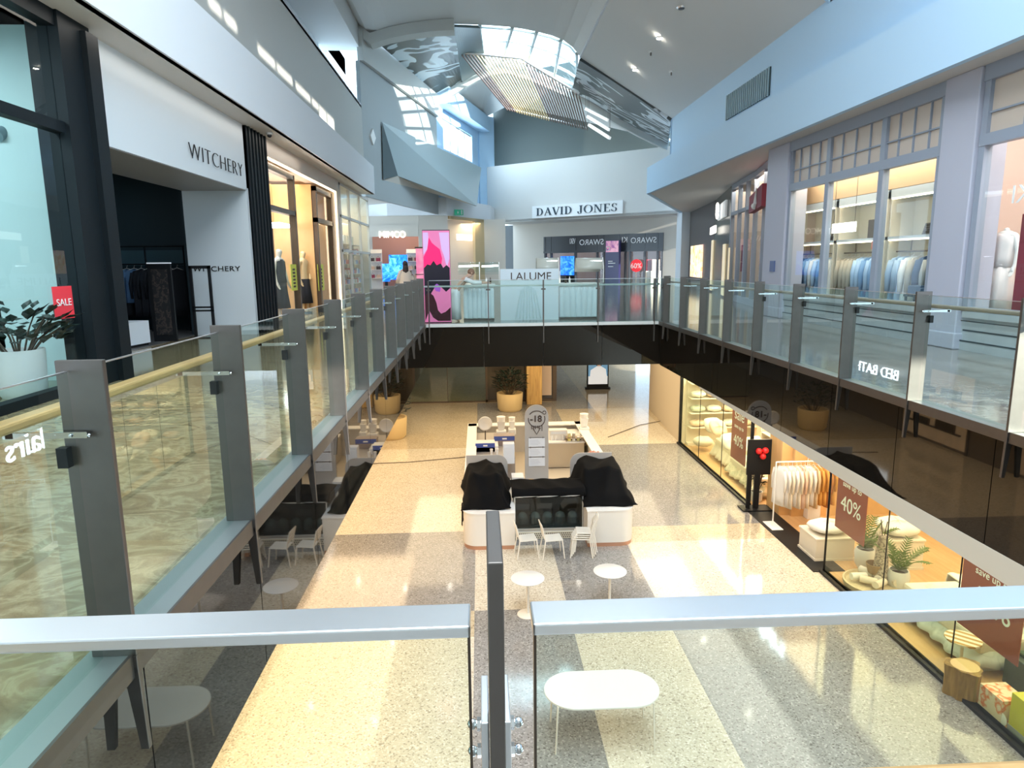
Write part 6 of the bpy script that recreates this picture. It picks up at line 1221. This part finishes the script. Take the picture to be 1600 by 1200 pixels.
a, b = at_wall(876, 430, DA + DP + DN * .8, DB + DP + DN * .8), at_wall(898, 400, DA + DP + DN * .8, DB + DP + DN * .8)
t = thing('video_display', 'glowing blue screen inside the left part of the store doorway', 'display', (a.x, a.y, U)); MB().seg(a.xy, b.xy, a.z, b.z, .1).obj('screen', vb, t); MB().seg(a.xy, b.xy, U, a.z, .08).obj('stand', 'black', t)
for i, px in enumerate((868, 1015, 1024)):
    a = at_wall(px, 430, DA + DP + DN * 2, DB + DP + DN * 2); t = thing('goods_stand', 'dim lit display stand inside the store, %s' % ('left of the blue screen', 'right of the red sale sign', 'at the right end of the doorway')[i], 'display stand', (a.x, a.y, U)); MB().box(a.x - .4, a.y - .2, U, a.x + .4, a.y + .2, U + 1.0).obj('plinth', 'cream', t); MB().box(a.x - .3, a.y - .1, U + 1.0, a.x + .3, a.y + .1, U + 1.9).obj('goods', ('tan', 'maroon', 'peach_linen')[i], t)

# ================================================================== UPPER LEVEL, RIGHT SIDE
# boutique shelving with LED-lit tops behind the three bays
SX = 9.75
zs1, zs2 = at(1410, 306, X=SX).z, at(1410, 370, X=SX).z; zr = at(1420, 392, X=SX - .1).z
ys_ = [at(x, 420, X=SX).y for x in (1482, 1384, 1379, 1305, 1300, 1240)]
bays = [('nearest', max(13.15, ys_[0]), ys_[1]), ('middle', ys_[2], ys_[3]), ('farthest', ys_[4], min(ys_[5], 20.85))]
for nm, y0, y1 in bays:
    t = thing('boutique_shelf', 'pale LED-lit hanging bay in the %s boutique window' % nm, 'shelf unit', (SX + .3, (y0 + y1) / 2, U))
    MB().box(SX + .55, y0, U, SX + .6, y1, zs1 + .15).box(SX, y0, U, SX + .6, y0 + .05, zs1 + .15).box(SX, y1 - .05, U, SX + .6, y1, zs1 + .15).obj('carcass', C('shelf_cream', (.74, .68, .56), .5), t)
    MB().box(SX - .02, y0, zs1 - .02, SX + .6, y1, zs1 + .18).obj('canopy', C('canopy_blue', (.52, .58, .64), .5), t)
    MB().box(SX - .02, y0, zs2 - .05, SX + .6, y1, zs2 + .02).obj('shelf_board', C('canopy_blue', (.52, .58, .64), .5), t)
    MB().box(SX - .03, y0 + .05, zs1 - .05, SX + .03, y1 - .05, zs1 - .02).box(SX - .03, y0 + .05, zs2 - .08, SX + .03, y1 - .05, zs2 - .05).obj('led_strip', 'led_warm', t)
    MB().tube([(SX + .2, y0 + .05, zr), (SX + .2, y1 - .05, zr)], .018).tube([(SX + .2, y0 + .7, zr), (SX + .2, y0 + .7, zs2)], .012).tube([(SX + .2, y1 - .6, zr), (SX + .2, y1 - .6, zs2)], .012).obj('hanging_rail', 'dark_bronze', t)
cols = dict(sky=('light blue', (.42, .58, .78)), mid=('mid blue', (.20, .36, .60)), navy=('navy', (.04, .08, .16)), sand=('sand', (.48, .42, .33)), white=('white', (.76, .76, .74)), grey=('grey knitted', (.40, .39, .36)))
plan = {'farthest': ['navy', 'navy', 'mid', 'sky', 'white', 'sky', 'mid', 'sky', 'white'][::-1], 'middle': ['sand', 'sand', 'sand', 'sand', 'sky', 'sky', 'mid', 'sky', 'mid', 'navy'][::-1], 'nearest': ['sky', 'sky', 'white', 'sand', 'navy', 'grey', 'navy', 'navy'][::-1]}
for nm, y0, y1 in bays:
    L = plan[nm]
    for i, cn in enumerate(L):
        y = y0 + .2 + (y1 - y0 - .4) * i / (len(L) - 1); lab = '%s garment on the hanging rail in the %s boutique window' % (cols[cn][0], nm); grp = 'garments on the boutique rails'
        if 'g' + cn not in protos: protos['g' + cn] = garment('hanging_shirt', lab, 'clothing', .52, 1.3, .2, C('cloth_g' + cn, cols[cn][1], .8), (SX + .2, y, zr - .12), .12, grp, True, i + 3)
        else: dup(protos['g' + cn], (SX + .2, y, zr - .12), .12 + .05 * (i % 3), lab, grp)
def hat(label, y, m): t = thing('hat', label, 'hat', (SX + .25, y, zs2 + .02)); MB().lathe((SX + .25, y, zs2 + .02), [(.22, 0), (.22, .015), (.11, .02), (.1, .13), (.06, .15)], 22).obj('brim_and_crown', m, t, smooth=True)
for i, z in enumerate((0, .05, .1, .15, .2)):
    o = MB().lathe((SX + .25, bays[0][1] + .9, zs2 + .022 + z), [(.25 - .012 * i, 0), (.25 - .012 * i, .04), (.14, .048)], 22).obj('flat_hat', C('hat_dark', (.10, .085, .075), .8)); tag(o, 'dark flat hat in the pile on the nearest boutique shelf', 'hat', 'pile of dark hats')
tag(MB().box(SX + .1, bays[1][1] + .1, zs2 + .02, SX + .4, bays[1][1] + .95, zs2 + .48).obj('storage_box', C('box_dark', (.07, .06, .055), .6), bevel=.01), 'large dark box on the middle boutique shelf', 'box')
o = thing('ring_bag', 'brown round-handled bag on the farthest boutique shelf', 'bag', (SX + .25, 19.3, zs2 + .02)); MB().tube([(SX + .25, 19.3 + .17 * math.cos(q * math.pi / 8), zs2 + .21 + .17 * math.sin(q * math.pi / 8)) for q in range(16)], .022, 6, closed=True).obj('handle', 'dark_bronze', o); MB().box(SX + .2, 19.16, zs2 + .02, SX + .3, 19.44, zs2 + .16).obj('pouch', C('box_dark', (.07, .06, .055), .6), o)
a = at(1365, 383, X=SX - .05); tag(MB().box(a.x, a.y - .1, a.z - .1, a.x + .01, a.y + .1, a.z + .1).obj('price_tag_sign', C('coral', (.75, .25, .16), .5)), 'small coral sign above the rail in the middle boutique window', 'sign')
a = at(1317, 357, X=RX + .3); t = thing('lit_shop_sign', 'small glowing sign in the middle boutique window', 'sign', (a.x, a.y, a.z)); MB().box(a.x, a.y - .55, a.z - .1, a.x + .04, a.y + .55, a.z + .14).obj('light_box', C('lit_letter', (1, .95, .85), .5, emit=6), t)
MB().tube([(a.x + .02, a.y - .5, a.z + .14), (a.x + .02, a.y - .5, 9.2)], .006).tube([(a.x + .02, a.y + .5, a.z + .14), (a.x + .02, a.y + .5, 9.2)], .006).obj('suspension_wire', 'steel', t)
t = thing('folding_table', 'dark low display table under the nearest boutique rail', 'table', (9.6, 13.9, U)); MB().box(9.46, 13.4, U + .85, 9.72, 14.8, U + .9).obj('tabletop', 'black', t)
for x in (9.49, 9.69):
    for y in (13.45, 14.75): MB().box(x - .02, y - .02, U, x + .02, y + .02, U + .85).obj('leg', 'black', t)
for i in range(3): tag(MB().box(9.47, 13.5 + .42 * i, U + .9, 9.71, 13.85 + .42 * i, U + 1.02 + .04 * i).obj('folded_jeans', C('denim_dark', (.05, .10, .17), .8), bevel=.02), '%s pile of dark folded jeans on the low display table' % ('nearest', 'middle', 'farthest')[i], 'clothing')
c = at(1567, 400, X=9.6); t_ = mannequin('white headless mannequin in white shirt and wide pale trousers behind the pink shop window', (9.7, c.y + .1, U + .55), -1.35, C('white_shirt', (.80, .74, .72), .6), C('pale_trousers', (.80, .72, .68), .6), 'mann_white', False, 1.9, head=False)
MB().ball((0, 0, 1.62), (.05, .05, .05), 12, 6).obj('neck_cap', 'mann_white', t_, world=False, smooth=2)
tag(MB().box(9.2, 8.6, U, 10.4, 11.2, U + .53).obj('window_platform', C('platform_pink', (.72, .60, .55), .5)), 'pale platform the white mannequin stands on in the pink shop window', 'platform')
a = at(1590, 430, X=RX + .25); tag(MB().box(a.x, a.y - .9, U + .75, a.x + .03, a.y + .05, at(1592, 335, X=RX + .25).z).obj('maroon_drape', 'maroon'), 'maroon hanging panel at the right edge of the pink shop window', 'banner')
a = at(1207, 416, X=RX - .13); t = thing('floor_plaque', 'small blue square notice on the far lilac column', 'sign', tuple(a)); MB().box(RX - .15, a.y - .16, a.z - .16, RX - .121, a.y + .16, a.z + .16).obj('plate', C('notice_blue', (.10, .14, .30), .4), t)
# angled shops beyond the boutique
mq = Q0.lerp(Q1, .45); nn = nQ
a, b = at_wall(1184, 300, Q0, Q1), at_wall(1203, 285, Q0, Q1)
t = thing('shop_awning', 'maroon angled awning panel with a white swan-like emblem by the far column', 'awning', tuple(a)); A1_ = Vector(at_wall(1183, 330, Q0, Q1).xy) - nn * .3; B1_ = Vector(at_wall(1204, 325, Q0, Q1).xy) - nn * .3
zA, zB = at_wall(1184, 333, Q0, Q1).z, at_wall(1184, 308, Q0, Q1).z; zC = at_wall(1203, 288, Q0, Q1).z; zD = at_wall(1203, 322, Q0, Q1).z
MB().slab([(A1_.x, A1_.y, zA), (B1_.x, B1_.y, zD), (B1_.x, B1_.y, zC), (A1_.x, A1_.y, zB)], (nn.x * .2, nn.y * .2, 0)).obj('panel', 'maroon', t)
ce = A1_.lerp(B1_, .55) - nn * .03; dd = (B1_ - A1_).normalized(); ez = (zA + zC) / 2 - .1
MB().tube([(ce.x - dd.x * .25, ce.y - dd.y * .25, ez - .1), (ce.x, ce.y, ez - .15), (ce.x + dd.x * .2, ce.y + dd.y * .2, ez - .05), (ce.x + dd.x * .15, ce.y + dd.y * .15, ez + .15), (ce.x + dd.x * .3, ce.y + dd.y * .3, ez + .45)], [.08, .11, .07, .04, .02], 8).obj('emblem', 'lettering_white', t)
c = Q0.lerp(Q1, .35) + nn * .8; mannequin('mannequin in a dark dress just beyond the far lilac column', (c.x, c.y, U + .1), -1.4, C('dress_grey', (.12, .10, .14), .7), C('dress_grey', (.12, .10, .14), .7), 'mann_white', True)
c = Q1.lerp(Q2, .3) + nn * .8; t = thing('red_banner', 'narrow dark red hanging banner in the second angled shop window', 'banner', (c.x, c.y, 6.5)); a = at_wall(1161, 415, Q1 + nn * .3, Q2 + nn * .3); MB().seg((a.x, a.y - .2), (a.x - .0, a.y + .25), at_wall(1160, 425, Q1, Q2).z, at_wall(1160, 382, Q1, Q2).z, .03).obj('cloth', 'maroon', t)
for i in range(4):
    c = Q1.lerp(Q2, .15 + .22 * i) + nn * 1.3; t = thing('stock_shelf', 'tan shelf of stacked goods in the second angled shop, %s' % ('nearest', 'second', 'third', 'farthest')[i], 'shelf', (c.x, c.y, U)); mb = MB()
    for j in range(4): mb.box(c.x - .3, c.y - .4, U + .5 + .55 * j, c.x + .3, c.y + .4, U + .53 + .55 * j)
    mb.box(c.x + .28, c.y - .4, U, c.x + .3, c.y + .4, U + 2.4).obj('shelf_board', 'cream', t); mb = MB()
    for j in range(4): mb.box(c.x - .2, c.y - .3, U + .53 + .55 * j, c.x + .2, c.y + .25, U + .75 + .55 * j + .08 * (j % 2))
    mb.obj('stacked_goods', ('tan', 'maroon', 'white_linen', 'peach_linen')[i], t)
def wall_sign(label, x0, x1, y0, y1, p, q, m, letter=None, depth=.08, back='lettering_white'):
    a = at_wall(x0, y1, p, q); b = at_wall(x1, y0, p, q); t = thing('shop_sign', label, 'sign', tuple(a)); n_ = Vector((-(q - p).y, (q - p).x)).normalized(); sg2 = 1
    MB().seg(a.xy, b.xy, a.z, b.z, depth, depth * .9 * (-1 if (b - a).xy.dot((q - p)) > 0 else 1) * (1 if True else 1)).obj('light_box', m, t); return t, a, b
nq2 = Vector(((Q3 - Q2).y, -(Q3 - Q2).x)).normalized() * -.2
t, a, b = wall_sign('tall white panel with a ring emblem over the bottle green shopfront', 1120, 1133, 312, 345, Q2 + nq2, Q3 + nq2, C('sign_white', (.72, .74, .74), .5, emit=.25))
mid = a.lerp(b, .5); MB().tube([(mid.x + .25 * math.cos(q * math.pi / 8) * .5 + nq2.x * .8, mid.y + .25 * math.cos(q * math.pi / 8) + nq2.y * .8, (a.z + b.z) / 2 + .35 * math.sin(q * math.pi / 8)) for q in range(16)], .05, 6, closed=True).obj('ring_emblem', C('lit_letter', (1, .95, .85), .5, emit=6), t)
nq3 = Vector(((Q4 - Q3).y, -(Q4 - Q3).x)).normalized() * -.2
t, a, b = wall_sign('small glowing white-framed sign on the dark wall beside the green shopfront', 1108, 1116, 352, 367, Q3.lerp(Q2, .1) + nq2 * 2, Q3 + nq2 * 2, C('lit_letter', (1, .95, .85), .5, emit=6))
lp = vmat('lit_poster', [(.35, (.9, .45, .15)), (.5, (1, .85, .55)), (.65, (.95, .5, .5))], 1.6, 1.1)
t, a, b = wall_sign('tall glowing orange and white poster on the dark taupe wall at the far right', 1077, 1096, 382, 432, Q3 + nq3, Q4 + nq3, lp)
for i, (px, w_) in enumerate(((1110, 5), (1128, 6), (1137, 3))):
    a, b = at_wall(px, 435, Q2 + nq2 * .6, Q3 + nq2 * .6), at_wall(px + w_, 375 + 6 * i, Q2 + nq2 * .6, Q3 + nq2 * .6)
    tag(MB().seg(a.xy, b.xy, U + .1, b.z, .05).obj('lit_window_strip', C('strip_gold', (.9, .75, .5), .4, emit=.5)), 'narrow gold-lit display window in the green shopfront, %s' % ('at its far end', 'in its middle', 'nearest the grey frames')[i], 'window')
# ================================================================== HIGH LEVEL FITTINGS
a, b = at(1134, 188, X=RX - .02), at(1202, 150, X=RX - .02); ztl, zbl = at(1134, 152, X=RX).z, at(1134, 189, X=RX).z
t = thing('air_grille', 'rectangular slatted air grille on the high blue wall', 'grille', (RX - .02, (a.y + b.y) / 2, zbl)); y0, y1 = sorted((a.y, b.y))
MB().box(RX - .03, y0, zbl, RX - .005, y1, ztl).obj('backing', C('grille_back', (.02, .04, .045), .6), t); mb = MB(); n_ = 22
for i in range(n_): y = y0 + (y1 - y0) * (i + .5) / n_; mb.box(RX - .06, y - .035, zbl, RX - .03, y + .035, ztl)
mb.obj('slats', C('grille_slat', (.22, .32, .36), .4), t)
# hanging louvre screen under the skylight
c00, c01 = at(722, 86, Y=40), at(905, 150, Y=40); c10, c11 = at(793, 172, Y=46.6), at(918, 203, Y=46.6)
t = thing('louvre_screen', 'hanging screen of slanting louvres beneath the skylight, some coloured to glow warm', 'louvre screen', tuple(c00)); N_ = 34
for i in range(N_):
    u = i / (N_ - 1); p = c00.lerp(c01, u) - Vector((0, 0, .25 * math.sin(math.pi * u) * -3)); q = c10.lerp(c11, u); m = C('louvre_warm_glow', (.72, .50, .24), .4) if .1 < u < .52 else C('louvre_brown', (.22, .13, .10), .5)  # warm glow of the sunlit slats is put into their colour
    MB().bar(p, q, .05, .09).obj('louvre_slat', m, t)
MB().tube([c00 + Vector((0, 0, .12)), c00.lerp(c01, .5) + Vector((0, 0, .9)), c01 + Vector((0, 0, .12))], .07, 8).obj('carrier_tube', 'steel_bright', t); MB().tube([c10 + Vector((0, 0, .12)), c11 + Vector((0, 0, .12))], .05, 8).obj('carrier_tube', 'steel_bright', t)
for p in (c00, c01.lerp(c00, .5), c01): MB().tube([p, p + Vector((0, 0, 3))], .012, 5).obj('suspension_cable', 'steel', t)
for i, (x0, y0, x1, y1) in enumerate(((915, 170, 950, 188), (918, 182, 952, 203), (920, 195, 953, 216))):
    p, q = at(x0, y0, Y=44), at(x1, y1, Y=43 - .3 * i); t = thing('linear_pendant', '%s white bar light hanging right of the louvre screen' % ('upper', 'middle', 'lower')[i], 'light', tuple(p)); MB().bar(p, q, .16, .16).obj('diffuser', C('bar_white', (.85, .85, .82), .4, emit=.6), t); MB().tube([p, p + Vector((0, 0, 2.2))], .01, 4).tube([q, q + Vector((0, 0, 2.2))], .01, 4).obj('suspension_cable', 'steel', t)
# recessed downlights: right slope, soffits, and the gallery undersides that glitter in the polished floor
slope = (rd.z - 13.29) / (rd.x - RX)
for i, (px, py) in enumerate(((1031, 58), (993, 108), (1065, 11))):
    n_ = Vector((-slope, 0, 1)); d = ray(px, py); t_ = ((13.29 - EYE.z) - slope * (RX) * -1 * -1 - 0) if False else None
    P0 = Vector((RX, 0, 13.29)); tt_ = (P0 - EYE).dot(n_) / d.dot(n_); c = EYE + d * tt_
    o = thing('ceiling_downlight', 'recessed downlight in the sloping ceiling, %s' % ('the lit one higher up', 'the lit one nearer the arch', 'the unlit one nearest the top of the picture')[i], 'light', tuple(c)); MB().cyl(c - Vector((0, 0, .06)), .1, .03, 16).obj('lens', 'down' if i < 2 else 'steel', o); MB().lathe(c - Vector((0, 0, .05)), [(.13, 0), (.16, .05)], 16, cap=False).obj('trim_ring', 'steel_bright', o)
for i, (px, py) in enumerate(((1017, 80), (1049, 111))):
    n_ = Vector((-slope, 0, 1)); d = ray(px, py); P0 = Vector((RX, 0, 13.29)); c = EYE + d * ((P0 - EYE).dot(n_) / d.dot(n_))
    o = thing('sprinkler_head', 'tiny sprinkler head on the sloping ceiling, %s' % ('between the two lit downlights', 'the lower one, nearer the blue wall')[i], 'sprinkler', tuple(c)); MB().cyl(c - Vector((0, 0, .05)), .09, .05, 12).obj('escutcheon', 'lettering_white', o); MB().cyl(c - Vector((0, 0, .16)), .03, .12, 8).obj('nozzle', 'steel', o)
first = None
def lamp(x, y, z, label, group):
    global first
    if first is None:
        first = thing('ceiling_downlight', label, 'light', (x, y, z), 0, group); MB().cyl((0, 0, -.02), .05, .015, 14).obj('lens', 'down', first, world=False); MB().lathe((0, 0, -.012), [(.055, 0), (.085, .012)], 14, cap=False).obj('trim_ring', 'lettering_white', first, world=False)
    else: dup(first, (x, y, z), 0, label, group)
for i in range(6):
    for j, x in enumerate((-2.7, -4.4)): lamp(x, 4.5 + 3.4 * i + .7 * j, 4.0, 'small downlight under the left gallery, seen mirrored in the floor', 'downlights under the left gallery')
    lamp(6.3, 4.5 + 3.3 * i, 3.97, 'small downlight under the right gallery, seen mirrored in the floor', 'downlights under the right gallery')
for i in range(4): lamp(-1.2 + 2.2 * i, 21.5, 4.0, 'small downlight under the far gallery', 'downlights under the far gallery')
for px, py, X_, lab in ((421, 211, -5.2, 'security dome camera under the left soffit by the black column'), (347, 56, -5.45, 'small security camera on the left upper wall above the white band')):
    c = at(px, py, X=X_); c.z = 10.1 if X_ > -5.3 else c.z; t = thing('security_camera', lab, 'camera', tuple(c)); MB().cyl(c - Vector((0, 0, .05)), .08, .05, 16).obj('mount', 'lettering_white', t); MB().ball(c - Vector((0, 0, .06)), .06, 12, 8).obj('dome', 'black', t, smooth=2)
c = at_wall(581, 214, A0, A1); t = thing('wall_ornament', 'small white diamond-shaped fitting on the angled grey wall', 'wall fitting', tuple(c)); dv = Vector((math.sin(math.radians(12.8)), math.cos(math.radians(12.8)), 0)); MB().slab([c + dv * .35, c + Vector((0, 0, .4)), c - dv * .35, c - Vector((0, 0, .4))], (.08, -.02, 0)).obj('plate', 'lettering_white', t)
c = at(570, 400, Y=35.0)
